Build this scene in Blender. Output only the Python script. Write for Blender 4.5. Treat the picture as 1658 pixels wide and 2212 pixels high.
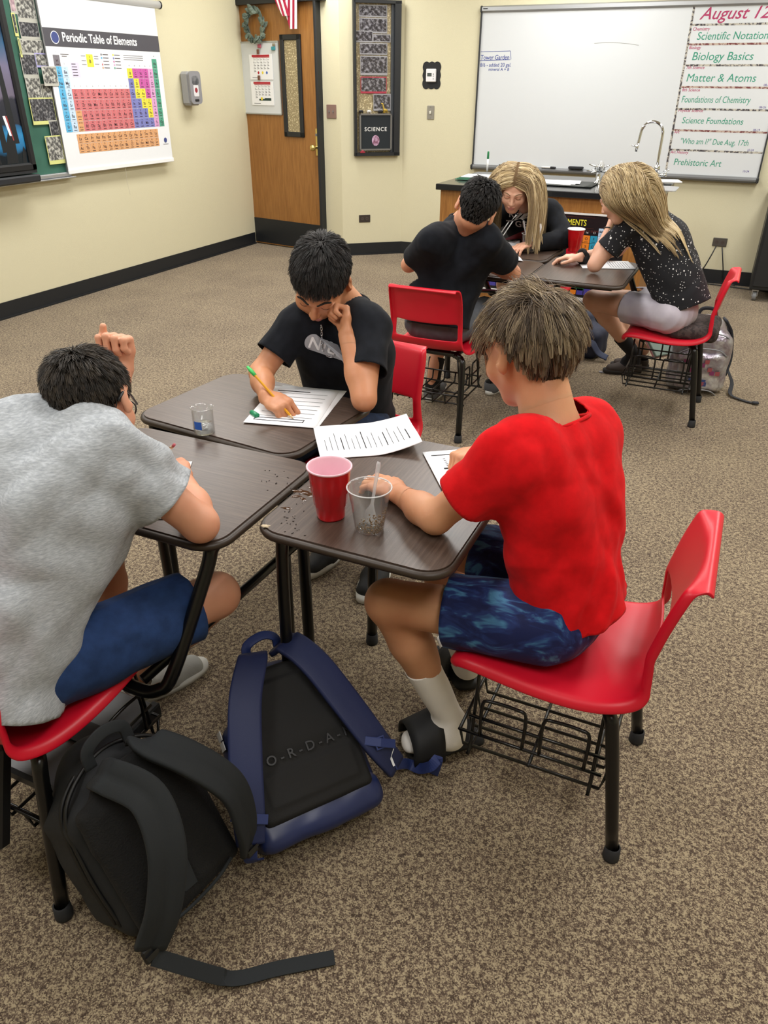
import bpy, math, random
import numpy as np
from mathutils import Matrix, Vector
random.seed(7); RS = np.random.RandomState(7)
SC = bpy.context.scene; COL = SC.collection
for o in list(bpy.data.objects): bpy.data.objects.remove(o)
# ---------------------------------------------------------------- camera
FPX, PITCH, ROLL, YAW, CH = 1613.6, math.radians(29.87), math.radians(-0.423), math.radians(24.37), 1.53
def _rz(v):
    c, s = math.cos(YAW), math.sin(YAW); return np.array([v[0]*c-v[1]*s, v[0]*s+v[1]*c, v[2]])
_F = np.array([0, math.cos(PITCH), -math.sin(PITCH)]); _X = np.array([1, 0, 0.]); _D = np.array([0, -math.sin(PITCH), -math.cos(PITCH)])
CX, CD = _rz(_X*math.cos(ROLL)+_D*math.sin(ROLL)), _rz(-_X*math.sin(ROLL)+_D*math.cos(ROLL)); CF = _rz(_F); CO = np.array([0, 0, CH])
cam = bpy.data.objects.new('camera', bpy.data.cameras.new('camera')); COL.objects.link(cam); SC.camera = cam
cam.data.sensor_fit = 'HORIZONTAL'; cam.data.sensor_width = 36.0; cam.data.lens = 36.0*FPX/1658; cam.data.clip_start = .05
cam.matrix_world = Matrix(((CX[0], -CD[0], -CF[0], 0), (CX[1], -CD[1], -CF[1], 0), (CX[2], -CD[2], -CF[2], CH), (0, 0, 0, 1)))
# measuring helpers: where the sight line of a photograph point meets a plane of the room
def ray(px, py): return CF+CX*(px-829)/FPX+CD*(py-1106)/FPX
def U(px, py, z=0.): d = ray(px, py); return CO+d*(z-CH)/d[2]
def UX(px, py, x): d = ray(px, py); return CO+d*x/d[0]
def UY(px, py, y): d = ray(px, py); return CO+d*y/d[1]
def UD(px, py, dep): return CO+ray(px, py)*dep
# ---------------------------------------------------------------- view, world, lights
SC.view_settings.view_transform = 'Standard'; SC.view_settings.look = 'None'; SC.view_settings.gamma = 1; SC.view_settings.use_curve_mapping = False
SC.view_settings.exposure = -.3
W = bpy.data.worlds.new('world'); SC.world = W; W.use_nodes = True
W.node_tree.nodes['Background'].inputs[0].default_value = (1, .97, .92, 1); W.node_tree.nodes['Background'].inputs[1].default_value = .25
CEIL = 2.75
def area(x, y, sx, sy, e, col=(1, .98, .95)):
    l = bpy.data.lights.new('ceiling_lamp', 'AREA'); l.shape = 'RECTANGLE'; l.size = sx; l.size_y = sy; l.energy = e; l.color = col
    o = bpy.data.objects.new('ceiling_lamp', l); o.location = (x, y, CEIL-.03); COL.objects.link(o); return o
for lx in (-3.7, -1.55, .6):
    for ly in (.1, 2.3, 4.5, 6.4):
        area(lx, ly, .6, 1.2, 42 if ly > 1 else 32)
# ---------------------------------------------------------------- helpers
def lin(c):
    if isinstance(c, str): c = [int(c[i:i+2], 16)/255 for i in (0, 2, 4)]
    return tuple((v/12.92 if v <= .04045 else ((v+.055)/1.055)**2.4) for v in c)+(1,)
MATS = {}
def mat(name, col, rough=.6, metal=0, **k):
    if name in MATS: return MATS[name]
    m = bpy.data.materials.new(name); m.use_nodes = True; nt = m.node_tree; b = nt.nodes['Principled BSDF']; MATS[name] = m
    c1 = lin(col); b.inputs['Base Color'].default_value = c1; b.inputs['Roughness'].default_value = rough; b.inputs['Metallic'].default_value = metal
    for key, nm in (('sss', 'Subsurface Weight'), ('trans', 'Transmission Weight'), ('ior', 'IOR'), ('coat', 'Coat Weight'), ('sheen', 'Sheen Weight'), ('spec', 'Specular IOR Level'), ('alpha', 'Alpha')):
        if key in k: b.inputs[nm].default_value = k[key]
    if 'sss' in k:
        b.inputs['Subsurface Radius'].default_value = (1, .35, .2); b.inputs['Subsurface Scale'].default_value = .008
    if 'emit' in k:
        b.inputs['Emission Color'].default_value = lin(k['emit']); b.inputs['Emission Strength'].default_value = k.get('estr', 1)
    N = nt.nodes.new; L = nt.links.new
    tc = N('ShaderNodeTexCoord'); mp = N('ShaderNodeMapping'); L(tc.outputs['Object'], mp.inputs[0]); mp.inputs['Scale'].default_value = k.get('stretch', (1, 1, 1))
    if 'rot' in k: mp.inputs['Rotation'].default_value = k['rot']
    if 'col2' in k:   # two or three tone noise
        n = N('ShaderNodeTexNoise'); n.inputs['Scale'].default_value = k.get('scale', 20); n.inputs['Detail'].default_value = k.get('detail', 3); n.inputs['Roughness'].default_value = k.get('nrough', .55)
        n.inputs['Distortion'].default_value = k.get('dist', 0)
        L(mp.outputs[0], n.inputs['Vector']); r = N('ShaderNodeValToRGB'); e = r.color_ramp.elements
        lo, hi = k.get('range', (.35, .65)); e[0].position = lo; e[1].position = hi; e[0].color = c1; e[1].color = lin(k['col2'])
        if 'col3' in k: q = e.new((lo+hi)/2); q.color = lin(k['col3'])
        L(n.outputs['Fac'], r.inputs[0]); L(r.outputs[0], b.inputs['Base Color'])
    if 'attr' in k:
        a = N('ShaderNodeAttribute'); a.attribute_name = 'tone'; r = N('ShaderNodeValToRGB'); e = r.color_ramp.elements; cs = k['attr']
        e[0].color = lin(cs[0]); e[1].color = lin(cs[-1])
        for i in range(1, len(cs)-1): q = e.new(i/(len(cs)-1)); q.color = lin(cs[i])
        L(a.outputs['Fac'], r.inputs[0]); L(r.outputs[0], b.inputs['Base Color'])
    if 'bump' in k:
        s, st = k['bump']; n = N('ShaderNodeTexNoise'); n.inputs['Scale'].default_value = s; n.inputs['Detail'].default_value = 3
        L((mp if 'stretchb' in k else tc).outputs[0 if 'stretchb' in k else 'Object'], n.inputs['Vector']); bp = N('ShaderNodeBump'); bp.inputs['Strength'].default_value = k.get('bstr', .4); bp.inputs['Distance'].default_value = st
        L(n.outputs['Fac'], bp.inputs['Height']); L(bp.outputs[0], b.inputs['Normal'])
    return m
def carpet_mat():
    m = bpy.data.materials.new('carpet'); m.use_nodes = True; nt = m.node_tree; b = nt.nodes['Principled BSDF']; N = nt.nodes.new; L = nt.links.new
    b.inputs['Roughness'].default_value = .95; b.inputs['Sheen Weight'].default_value = .15; b.inputs['Specular IOR Level'].default_value = .1
    tc = N('ShaderNodeTexCoord')
    v = N('ShaderNodeTexVoronoi'); v.inputs['Scale'].default_value = 400; L(tc.outputs['Object'], v.inputs['Vector'])
    n2 = N('ShaderNodeTexNoise'); n2.inputs['Scale'].default_value = 85; n2.inputs['Detail'].default_value = 4; L(tc.outputs['Object'], n2.inputs['Vector'])
    n3 = N('ShaderNodeTexNoise'); n3.inputs['Scale'].default_value = 2.2; n3.inputs['Detail'].default_value = 3; L(tc.outputs['Object'], n3.inputs['Vector'])
    sp = N('ShaderNodeSeparateColor'); L(v.outputs['Color'], sp.inputs[0])
    a = N('ShaderNodeMath'); a.operation = 'MULTIPLY_ADD'; L(n2.outputs['Fac'], a.inputs[0]); a.inputs[1].default_value = 1.1; 
    s = N('ShaderNodeMath'); s.operation = 'MULTIPLY'; L(sp.outputs[0], s.inputs[0]); s.inputs[1].default_value = .55; L(s.outputs[0], a.inputs[2])
    a2 = N('ShaderNodeMath'); a2.operation = 'MULTIPLY_ADD'; L(n3.outputs['Fac'], a2.inputs[0]); a2.inputs[1].default_value = .25; L(a.outputs[0], a2.inputs[2])
    r = N('ShaderNodeValToRGB'); e = r.color_ramp.elements; e[0].position = .55; e[0].color = lin('45392f'); e[1].position = 1.3 if False else 1.0; e[1].color = lin('a8997d')
    q = e.new(.72); q.color = lin('615246'); q = e.new(.86); q.color = lin('82735f')
    mu = N('ShaderNodeMath'); mu.operation = 'MULTIPLY'; L(a2.outputs[0], mu.inputs[0]); mu.inputs[1].default_value = .86
    L(mu.outputs[0], r.inputs[0]); L(r.outputs[0], b.inputs['Base Color'])
    bp = N('ShaderNodeBump'); bp.inputs['Strength'].default_value = .7; bp.inputs['Distance'].default_value = .004; L(a.outputs[0], bp.inputs['Height']); L(bp.outputs[0], b.inputs['Normal'])
    return m
def star_mat():
    m = mat('starry_cloth', '14151b', .9); nt = m.node_tree; b = nt.nodes['Principled BSDF']; N = nt.nodes.new; L = nt.links.new
    tc = N('ShaderNodeTexCoord'); last = None
    for sc, th, dens in ((42, .2, .72), (95, .22, .6), (20, .13, .6)):
        v = N('ShaderNodeTexVoronoi'); v.inputs['Scale'].default_value = sc; L(tc.outputs['Object'], v.inputs['Vector'])
        c = N('ShaderNodeMath'); c.operation = 'LESS_THAN'; c.inputs[1].default_value = th; L(v.outputs['Distance'], c.inputs[0])
        sp = N('ShaderNodeSeparateColor'); L(v.outputs['Color'], sp.inputs[0]); g = N('ShaderNodeMath'); g.operation = 'GREATER_THAN'; g.inputs[1].default_value = dens; L(sp.outputs[0], g.inputs[0])
        mlt = N('ShaderNodeMath'); mlt.operation = 'MULTIPLY'; L(c.outputs[0], mlt.inputs[0]); L(g.outputs[0], mlt.inputs[1])
        if last: mx = N('ShaderNodeMath'); mx.operation = 'MAXIMUM'; L(last.outputs[0], mx.inputs[0]); L(mlt.outputs[0], mx.inputs[1]); last = mx
        else: last = mlt
    r = N('ShaderNodeMix'); r.data_type = 'RGBA'; L(last.outputs[0], r.inputs['Factor']); r.inputs['A'].default_value = lin('14151b'); r.inputs['B'].default_value = lin('e8e8ea'); L(r.outputs['Result'], b.inputs['Base Color'])
    return m
def tag(o, label=None, cat=None, group=None, kind=None):
    if label: o['label'] = label
    if cat: o['category'] = cat
    if group: o['group'] = group
    if kind: o['kind'] = kind
    return o
def mk(name, V, Fs, m, parent=None, smooth=False, mis=None, mats=None):
    me = bpy.data.meshes.new(name); me.from_pydata([tuple(map(float, v)) for v in V] if not isinstance(V, np.ndarray) else V.tolist(), [], Fs.tolist() if isinstance(Fs, np.ndarray) else Fs)
    for x in (mats or [m]): me.materials.append(x)
    if mis is not None: me.polygons.foreach_set('material_index', np.asarray(mis, dtype=np.int32))
    if smooth: me.polygons.foreach_set('use_smooth', np.ones(len(me.polygons), dtype=bool))
    me.update(); o = bpy.data.objects.new(name, me); COL.objects.link(o)
    if parent: o.parent = parent
    return o
class MB:
    def __init__(s): s.V = []; s.F = []; s.M = []
    def add(s, V, F, mi=0):
        b = len(s.V); s.V += [tuple(map(float, v)) for v in V]; s.F += [tuple(b+int(i) for i in f) for f in F]; s.M += [mi]*len(F); return s
    def box(s, c, d, mi=0, R=None, bev=0):
        c = np.array(c, float); x, y, z = [v/2 for v in d]
        if bev > 0:
            pts = []; b = min(bev, x*.98, y*.98, z*.98)
            V = []; 
            for sx in (-1, 1):
                for sy in (-1, 1):
                    for sz in (-1, 1):
                        V += [(sx*(x-b), sy*(y-b), sz*z), (sx*(x-b), sy*y, sz*(z-b)), (sx*x, sy*(y-b), sz*(z-b))]
            F = [];  g = lambda i, j, k, t: 3*(i*4+j*2+k)+t
            for k in (0, 1): F.append([g(0, 0, k, 0), g(1, 0, k, 0), g(1, 1, k, 0), g(0, 1, k, 0)][::(1 if k else -1)])
            for j in (0, 1): F.append([g(0, j, 0, 1), g(0, j, 1, 1), g(1, j, 1, 1), g(1, j, 0, 1)][::(1 if j else -1)])
            for i in (0, 1): F.append([g(i, 0, 0, 2), g(i, 1, 0, 2), g(i, 1, 1, 2), g(i, 0, 1, 2)][::(1 if i else -1)])
            for a in (0, 1):
                for c2 in (0, 1):
                    fl = (a+c2) % 2
                    F.append([g(0, a, c2, 0), g(1, a, c2, 0), g(1, a, c2, 1), g(0, a, c2, 1)][::(1 if fl == 0 else -1)])
                    F.append([g(a, 0, c2, 0), g(a, 1, c2, 0), g(a, 1, c2, 2), g(a, 0, c2, 2)][::(-1 if fl == 0 else 1)])
                    F.append([g(a, c2, 0, 1), g(a, c2, 1, 1), g(a, c2, 1, 2), g(a, c2, 0, 2)][::(1 if fl == 0 else -1)])
            for i in (0, 1):
                for j in (0, 1):
                    for k in (0, 1): F.append([g(i, j, k, 0), g(i, j, k, 1), g(i, j, k, 2)][::(1 if (i+j+k) % 2 else -1)])
        else:
            V = [(sx*x, sy*y, sz*z) for sx in (-1, 1) for sy in (-1, 1) for sz in (-1, 1)]
            F = [(0, 1, 3, 2), (4, 6, 7, 5), (0, 4, 5, 1), (2, 3, 7, 6), (0, 2, 6, 4), (1, 5, 7, 3)]
        V = np.array(V)
        if R is not None: V = V @ np.array(R).T
        return s.add(V+c, F, mi)
    def tube(s, pts, r, n=10, mi=0, cap=True, flat=None, closed=False):
        P = np.array(pts, float); m = len(P); rr = r if hasattr(r, '__len__') else [r]*m
        T = np.gradient(P, axis=0) if not closed else (np.roll(P, -1, 0)-np.roll(P, 1, 0)); T /= np.linalg.norm(T, axis=1)[:, None]+1e-9
        a = np.array([0, 0, 1.]) if abs(T[0][2]) < .9 else np.array([1., 0, 0]); u = np.cross(T[0], a); u /= np.linalg.norm(u); V = []
        for i in range(m):
            u = u-T[i]*(u@T[i]); u /= np.linalg.norm(u)+1e-9; w = np.cross(T[i], u)
            for k in range(n):
                t = 2*math.pi*k/n; V.append(P[i]+rr[i]*(math.cos(t)*u+math.sin(t)*w))
        F = [(i*n+k, i*n+(k+1) % n, (i+1)*n+(k+1) % n, (i+1)*n+k) for i in range(m-1) for k in range(n)]
        if closed: F += [((m-1)*n+k, (m-1)*n+(k+1) % n, (k+1) % n, k) for k in range(n)]
        elif cap: F += [tuple(range(n-1, -1, -1)), tuple((m-1)*n+k for k in range(n))]
        return s.add(V, F, mi)
    def ribbon(s, pts, nrm, w, t, mi=0, cen=None):   # thick band along pts; nrm = face normal per point or one; bulged middle
        P = np.array(pts, float); m = len(P); T = np.gradient(P, axis=0); T /= np.linalg.norm(T, axis=1)[:, None]+1e-9
        Nn = np.array(nrm, float); Nn = np.tile(Nn, (m, 1)) if Nn.ndim == 1 else Nn
        ww = w if hasattr(w, '__len__') else [w]*m; V = []
        prof = [(-.5, -.5), (-.5, .35), (-.42, .5), (-.1, .5 if cen is None else .5-cen), (0, .5 if cen is None else .5-2*cen), (.1, .5 if cen is None else .5-cen), (.42, .5), (.5, .35), (.5, -.5)]
        for i in range(m):
            n = Nn[i]-T[i]*(Nn[i]@T[i]); n /= np.linalg.norm(n)+1e-9; b = np.cross(T[i], n)
            for (x, y) in prof: V.append(P[i]+b*x*ww[i]+n*y*t)
        k = len(prof); F = [(i*k+j, i*k+(j+1) % k, (i+1)*k+(j+1) % k, (i+1)*k+j) for i in range(m-1) for j in range(k)]
        F += [tuple(range(k-1, -1, -1)), tuple((m-1)*k+j for j in range(k))]
        return s.add(V, F, mi)
    def prism(s, poly, z0, z1, mi=0, A=None):
        n = len(poly); V = [(x, y, z0) for x, y in poly]+[(x, y, z1) for x, y in poly]
        F = [tuple(range(n-1, -1, -1)), tuple(range(n, 2*n))]+[(i, (i+1) % n, n+(i+1) % n, n+i) for i in range(n)]
        if A is not None: V = [A(v) for v in V]
        return s.add(V, F, mi)
    def lathe(s, prof, c=(0, 0, 0), n=32, mi=0, A=None):
        V = []; F = []
        for r, z in prof:
            for k in range(n): t = 2*math.pi*k/n; V.append((c[0]+r*math.cos(t), c[1]+r*math.sin(t), c[2]+z))
        for i in range(len(prof)-1): F += [(i*n+k, i*n+(k+1) % n, (i+1)*n+(k+1) % n, (i+1)*n+k) for k in range(n)]
        if A is not None: V = [A(v) for v in V]
        return s.add(V, F, mi)
    def rect(s, x0, y0, x1, y1, z, mi=0): return s.add([(x0, y0, z), (x1, y0, z), (x1, y1, z), (x0, y1, z)], [(0, 1, 2, 3)], mi)
    def build(s, name, m, parent=None, smooth=False):
        ms = m if isinstance(m, (list, tuple)) else [m]
        o = mk(name, s.V, s.F, None, parent, smooth, s.M, ms)
        return o
def rrect(x0, y0, x1, y1, r, n=6):
    P = []
    for cx, cy, a in ((x1-r, y1-r, 0), (x0+r, y1-r, 90), (x0+r, y0+r, 180), (x1-r, y0+r, 270)):
        for k in range(n+1): t = math.radians(a+90*k/n); P.append((cx+r*math.cos(t), cy+r*math.sin(t)))
    return P
def empty(name, loc, R=None, rz=0, label=None, cat=None, group=None, kind=None):
    o = bpy.data.objects.new(name, None); COL.objects.link(o); o.empty_display_size = .05
    if R is not None: M = Matrix([list(map(float, r)) for r in np.array(R)]).to_4x4(); M.translation = Vector([float(v) for v in loc]); o.matrix_world = M
    else: o.location = [float(v) for v in loc]; o.rotation_euler = (0, 0, rz)
    return tag(o, label, cat, group, kind)
def copy_tree(o, parent=None):
    c = o.copy(); COL.objects.link(c); c.parent = parent
    for ch in o.children: copy_tree(ch, c)
    return c
RX = np.array([[0, 0, 1], [1, 0, 0], [0, 1, 0]], float)      # flat thing on the left wall: right=+Y up=Z out=+X
RY = np.array([[1, 0, 0], [0, 0, -1], [0, 1, 0]], float)     # on a wall facing the viewer: right=+X up=Z out=-Y
_TX = {}
def text(s, size=1., shear=0, align='LEFT', bold=0, sp=1):
    key = (s, shear, align, bold, sp)
    if key not in _TX:
        c = bpy.data.curves.new('t', 'FONT'); c.body = s; c.size = 1; c.shear = shear; c.align_x = align; c.offset = bold; c.space_character = sp; c.resolution_u = 3
        o = bpy.data.objects.new('t', c); COL.objects.link(o); bpy.context.view_layer.update()
        me = o.to_mesh(); V = np.array([tuple(v.co) for v in me.vertices]) if len(me.vertices) else np.zeros((0, 3)); Fc = [tuple(p.vertices) for p in me.polygons]
        o.to_mesh_clear(); bpy.data.objects.remove(o); bpy.data.curves.remove(c); _TX[key] = (V, Fc)
    V, Fc = _TX[key]; return V*size, Fc
def put(mb, s, x, y, z, size, mi=0, sx=1., rot=0, **k):
    V, Fc = text(s, size, **k)
    if len(V): 
        V = V.copy(); V[:, 0] *= sx; c, q = math.cos(rot), math.sin(rot); V = np.stack([V[:, 0]*c-V[:, 1]*q, V[:, 0]*q+V[:, 1]*c, V[:, 2]], 1); mb.add(V+np.array([x, y, z]), Fc, mi)
def spline(pts, n=8):
    P = np.array(pts, float); P = np.vstack([2*P[0]-P[1], P, 2*P[-1]-P[-2]]); out = []
    for i in range(1, len(P)-2):
        for k in range(n):
            t = k/n; a, b, c, d = P[i-1], P[i], P[i+1], P[i+2]
            out.append(.5*((2*b)+(-a+c)*t+(2*a-5*b+4*c-d)*t*t+(-a+3*b-3*c+d)*t**3))
    out.append(P[-2]); return np.array(out)
def solid(o, t, off=1): md = o.modifiers.new('s', 'SOLIDIFY'); md.thickness = t; md.offset = off; return o
def subd(o, l=1): md = o.modifiers.new('ss', 'SUBSURF'); md.levels = l; md.render_levels = l; return o
# ---------------------------------------------------------------- materials
WALL = mat('wall_paint', 'd4ceb0', .8, bump=(160, .004), bstr=.35)
BLK = mat('black_trim', '1b1e22', .45)
CARPET = carpet_mat()
OAKD = mat('oak_door', 'a8763c', .4, col2='835626', col3='966633', scale=7, stretch=(11, .6, 9), detail=7, nrough=.7, range=(.3, .72))
OAK = mat('oak_veneer', 'a8763c', .38, col2='835626', col3='966633', scale=9, stretch=(9, 9, .7), detail=6, nrough=.65, range=(.3, .72))
DESK = mat('desk_laminate', '3a2d27', .33, col2='5c4c43', col3='4a3c34', scale=6, stretch=(1.3, 30, 1), detail=7, nrough=.7, range=(.3, .7), bump=(300, .0006), bstr=.15)
DEDGE = mat('desk_edge', '33281f', .45)
REDP = mat('red_plastic', 'd0142c', .38, spec=.45, bump=(900, .0005), bstr=.2)
TUBEB = mat('black_enamel', '0b0b0c', .28)
RUB = mat('dark_rubber', '26272a', .8)
WHITE = mat('white_board', 'd2d6d9', .25, spec=.4)
PAPER = mat('paper', 'eef0f4', .75)
INK = mat('ink_grey', '55565c', .8)
ALU = mat('aluminium', 'b9bcc0', .35, .8)
GREYM = mat('grey_metal', '7c7c7c', .45, .3)
CHROME = mat('chrome', 'd8dadc', .08, 1)
def thin_mat(name, tint=.06, rough=.03, ior=1.5):
    m = bpy.data.materials.new(name); m.use_nodes = True; nt = m.node_tree; nt.nodes.clear(); N = nt.nodes.new; L = nt.links.new; o = N('ShaderNodeOutputMaterial'); t = N('ShaderNodeBsdfTransparent'); g = N('ShaderNodeBsdfGlossy'); d = N('ShaderNodeBsdfDiffuse'); lw = N('ShaderNodeLayerWeight'); lw.inputs[0].default_value = .5; pw = N('ShaderNodeMath'); pw.operation = 'POWER'; pw.inputs[1].default_value = 3.5; L(lw.outputs['Facing'], pw.inputs[0]); fr = N('ShaderNodeMath'); fr.operation = 'MULTIPLY_ADD'; fr.inputs[1].default_value = .75; fr.inputs[2].default_value = .05; L(pw.outputs[0], fr.inputs[0]); g.inputs['Roughness'].default_value = rough
    t.inputs[0].default_value = (.96, .97, .97, 1); a = N('ShaderNodeMixShader'); L(fr.outputs[0], a.inputs[0]); L(t.outputs[0], a.inputs[1]); L(g.outputs[0], a.inputs[2]); b = N('ShaderNodeMixShader'); b.inputs[0].default_value = tint; L(a.outputs[0], b.inputs[1]); d.inputs[0].default_value = (.9, .9, .92, 1); L(d.outputs[0], b.inputs[2]); L(b.outputs[0], o.inputs[0]); MATS[name] = m; return m
GLASS = thin_mat('clear_glass', .04)
CPLAST = mat('clear_plastic', 'ffffff', .04, trans=1, ior=1.2)
BRASS = mat('brass', 'd8c27a', .25, .9)
PEBBLE = mat('patterned_glass', 'a3946f', .25, col2='d9caa2', col3='8d8062', scale=75, detail=3, range=(.35, .65), bump=(90, .004), bstr=.6)
# ---------------------------------------------------------------- the room
WX, WY = -4.83, 7.42
def flat(name, pts, m, kind='structure', th=.1, nrm=None):
    pts = [np.array(p, float) for p in pts]; n = np.cross(pts[1]-pts[0], pts[2]-pts[0]); n /= np.linalg.norm(n); k = len(pts)
    V = pts+[p-n*th for p in pts]; F = [tuple(range(k)), tuple(range(2*k-1, k-1, -1))]+[(i, k+i, k+(i+1) % k, (i+1) % k) for i in range(k)]
    o = mk(name, V, F, m); tag(o, kind=kind); return o
DA, DB = np.array([-4.90, 7.255, 0]), np.array([-3.66, 7.03, 0])   # door wall line
flat('floor', [(-5.2, -3.2, 0), (2.6, -3.2, 0), (2.6, 7.8, 0), (-5.2, 7.8, 0)], CARPET)
flat('ceiling', [(-5.2, -3.2, CEIL), (-5.2, 7.8, CEIL), (2.6, 7.8, CEIL), (2.6, -3.2, CEIL)], mat('ceiling_tile', 'e6e4dc', .9))
flat('wall_left', [(WX, 7.3, 0), (WX, 7.3, CEIL), (WX, -3, CEIL), (WX, -3, 0)], WALL)
dd = (DB-DA)/np.linalg.norm(DB-DA)
def vwall(name, a, b): flat(name, [(a[0], a[1], 0), (b[0], b[1], 0), (b[0], b[1], CEIL), (a[0], a[1], CEIL)], WALL)
C2 = (-3.19, WY)
vwall('wall_back', (WX-.05, DA[1]+.009), DB[:2]); vwall('wall_corner', DB[:2], C2); vwall('wall_right', C2, (2.5, WY))
vwall('wall_side', (2.5, WY), (2.5, -3)); vwall('wall_behind', (2.5, -3), (WX, -3))
def baseb(name, a, b, off=.008):
    a = np.array(a, float); b = np.array(b, float); d = b-a; L = np.hypot(*d); d /= L; n = np.array([d[1], -d[0]])
    m = MB(); p = [a, b, b+n*off, a+n*off]; m.add([(q[0], q[1], z) for z in (0, .115) for q in p], [(0, 1, 5, 4), (3, 7, 6, 2), (4, 5, 6, 7), (0, 4, 7, 3), (1, 2, 6, 5)]); 
    p = [a, b, b+n*.022, a+n*.022]; m.add([(q[0], q[1], z) for z in (0, .012) for q in p], [(3, 7, 6, 2), (4, 5, 6, 7), (0, 4, 7, 3)]); tag(m.build(name, BLK), kind='structure')
def dpt(s, z=0, o=0): p = DA+dd*s; n = np.array([dd[1], -dd[0], 0]); return np.array([p[0], p[1], z])+n*o
baseb('baseboard_left', (WX, -3), (WX, 7.2)); baseb('baseboard_corner', DB[:2], C2); baseb('baseboard_right', C2, (2.5, WY)); baseb('baseboard_back', dpt(1.02)[:2], DB[:2])
# door: frame of reference on the door wall (right = dd, up = z, out = towards the room)
nd = np.array([dd[1], -dd[0], 0]); RD = np.array([[dd[0], 0, nd[0]], [dd[1], 0, nd[1]], [0, 1, 0]])
def DW(px, py): d = ray(px, py); s = ((DA-CO)@nd)/(d@nd); q = CO+d*s; return float((q-DA)@dd), float(q[2])
x0, x1 = DW(553, 523)[0]-.01, DW(700, 483)[0]; xf0 = DW(534, 528)[0]; 
DT = 2.16
door = empty('door_1', dpt(0), RD, kind='structure')
m = MB(); m.box(((x0+x1)/2, (DT+.012)/2, .006), (x1-x0, DT-.012, .03), 0); m.build('door_slab', OAKD, door)
m = MB(); 
for a, b in ((x0-.085, x0), (x1, x1+.03)): m.box(((a+b)/2, DT/2+.02, .03), (b-a, DT+.06, .085), 0, bev=.006)
m.box((x0-.07, DT/2, .075), (.03, DT, .012), 0); m.box(((x0+x1)/2, DT+.03, .03), (x1-x0+.2, .06, .085), 0); m.build('door_frame', BLK, door)
m = MB(); m.box(((x0+x1)/2+.005, .145, .023), (x1-x0-.02, .245, .004)); m.build('kick_plate', BLK, door)
wx0, wz1 = DW(611, 75); wx1, wz0 = DW(665, 297); wx0b = DW(616, 150)[0]
m = MB(); t = .045
cxw = (DW(632, 180)[0]+DW(638, 180)[0])/2; ww = .125
for bx, bz, sx, sz in ((cxw-ww+t/2, (wz0+wz1)/2, t, wz1-wz0), (cxw+ww-t/2, (wz0+wz1)/2, t, wz1-wz0), (cxw, wz0+t/2, 2*ww, t), (cxw, wz1-t/2, 2*ww, t)): m.box((bx, bz, .028), (sx, sz, .026), bev=.004)
wf = m.build('window_frame', BLK, door); m = MB(); m.box((cxw, (wz0+wz1)/2, .022), (2*ww-2*t+.01, wz1-wz0-2*t+.01, .008)); m.build('patterned_pane', PEBBLE, wf)
kx, kz = DW(685, 318)
m = MB(); m.box((x1-.03, kz+.045, .025), (.045, .24, .008), bev=.003); hp = m.build('handle_plate', BRASS, door)
m = MB(); m.lathe([(.0, .09), (.016, .088), (.028, .075), (.03, .06), (.022, .045), (.011, .04), (.011, 0), (.02, 0)], n=20, A=lambda v: (v[0]+x1-.038, v[1]+kz-.0, v[2]+.03)); m.build('door_knob', BRASS, hp, True)
m = MB(); m.tube([(x1-.03, kz+.11, .03), (x1-.03, kz+.11, .045)], .012, 12); m.build('lock_cylinder', GREYM, hp)
# small board on the door with calendars, magnets
bx0, bz1 = DW(523, 92); bx1, bz0 = DW(613, 247); bx1 = DW(609, 165)[0]; bx0 = DW(529, 165)[0]
brd = empty('dry_erase_board', dpt((bx0+bx1)/2, bz0, .022), RD, label='small dry erase board hanging on the oak door', cat='whiteboard'); bw, bh = bx1-bx0, bz1-bz0
m = MB(); m.box((0, bh/2, .006), (bw, bh, .01), 0, bev=.003); m.build('board_face', WHITE, brd)
m = MB()
for a in ((0, bh, bw, .012), (0, 0, bw, .012), (-bw/2, bh/2, .008, bh), (bw/2, bh/2, .008, bh)): m.box((a[0], a[1], .008), (a[2], a[3], .016))
m.build('board_rim', ALU, brd)
REDK = mat('print_red', 'b01c2c', .7); YEL = mat('print_yellow', 'e6d23a', .7); DKG = mat('print_dark_green', '1f3a36', .7); BLU = mat('print_blue', '3b62b8', .7)
def calendar(py0, py1, px0, px1, lab, y0c):
    a, zt = DW(px0, py0); b, zb = DW(px1, py1); w = b-a; h = zt-zb
    c = empty('wall_calendar', dpt((a+b)/2, zb, .037), RD, label=lab, cat='calendar', group='calendar pages on the door board')
    m = MB(); m.box((0, h/2, 0), (w, h, .002)); m.build('page', PAPER, c)
    m = MB(); z = .002; gw, gh = w*.72, h*.74; gx, gy = -gw/2+w*.02, h*.2
    m.rect(gx-.01, gy+gh*.94, gx+gw, gy+gh*1.06, z, 0); m.rect(gx, gy+gh*.89, gx+gw, gy+gh*.92, z, 0)
    for i in range(5):
        for j in range(5):
            if j == 4 and i > (0): continue
            put(m, str(1+i+7*j), gx+gw*(i+.15)/5, gy+gh*(.76-.155*j), z, .022, 1)
            m.rect(gx+gw*(i+.5)/5, gy+gh*(.78-.155*j), gx+gw*(i+.85)/5, gy+gh*(.8-.155*j), z, 1)
    if y0c: 
        for i, mi in enumerate((0, 2, 3)): m.lathe([(0, z), (.012, z)], (gx+gw*(.3+.25*i), gy+gh*.1, 0), 12, mi)
    else: m.rect(gx+gw*.25, gy, gx+gw, gy+gh*.1, z, 4); m.rect(gx+gw*.6, gy+gh*.09, gx+gw, gy+gh*.15, z, 4); m.lathe([(0, z+.0005), (.014, z+.0005)], (gx+gw*.42, gy+gh*.11, 0), 12, 2)
    m.rect(-w*.4, h*.07, -w*.1, h*.085, z, 1); m.build('print', [REDK, INK, YEL, BLU, DKG], c)
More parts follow.
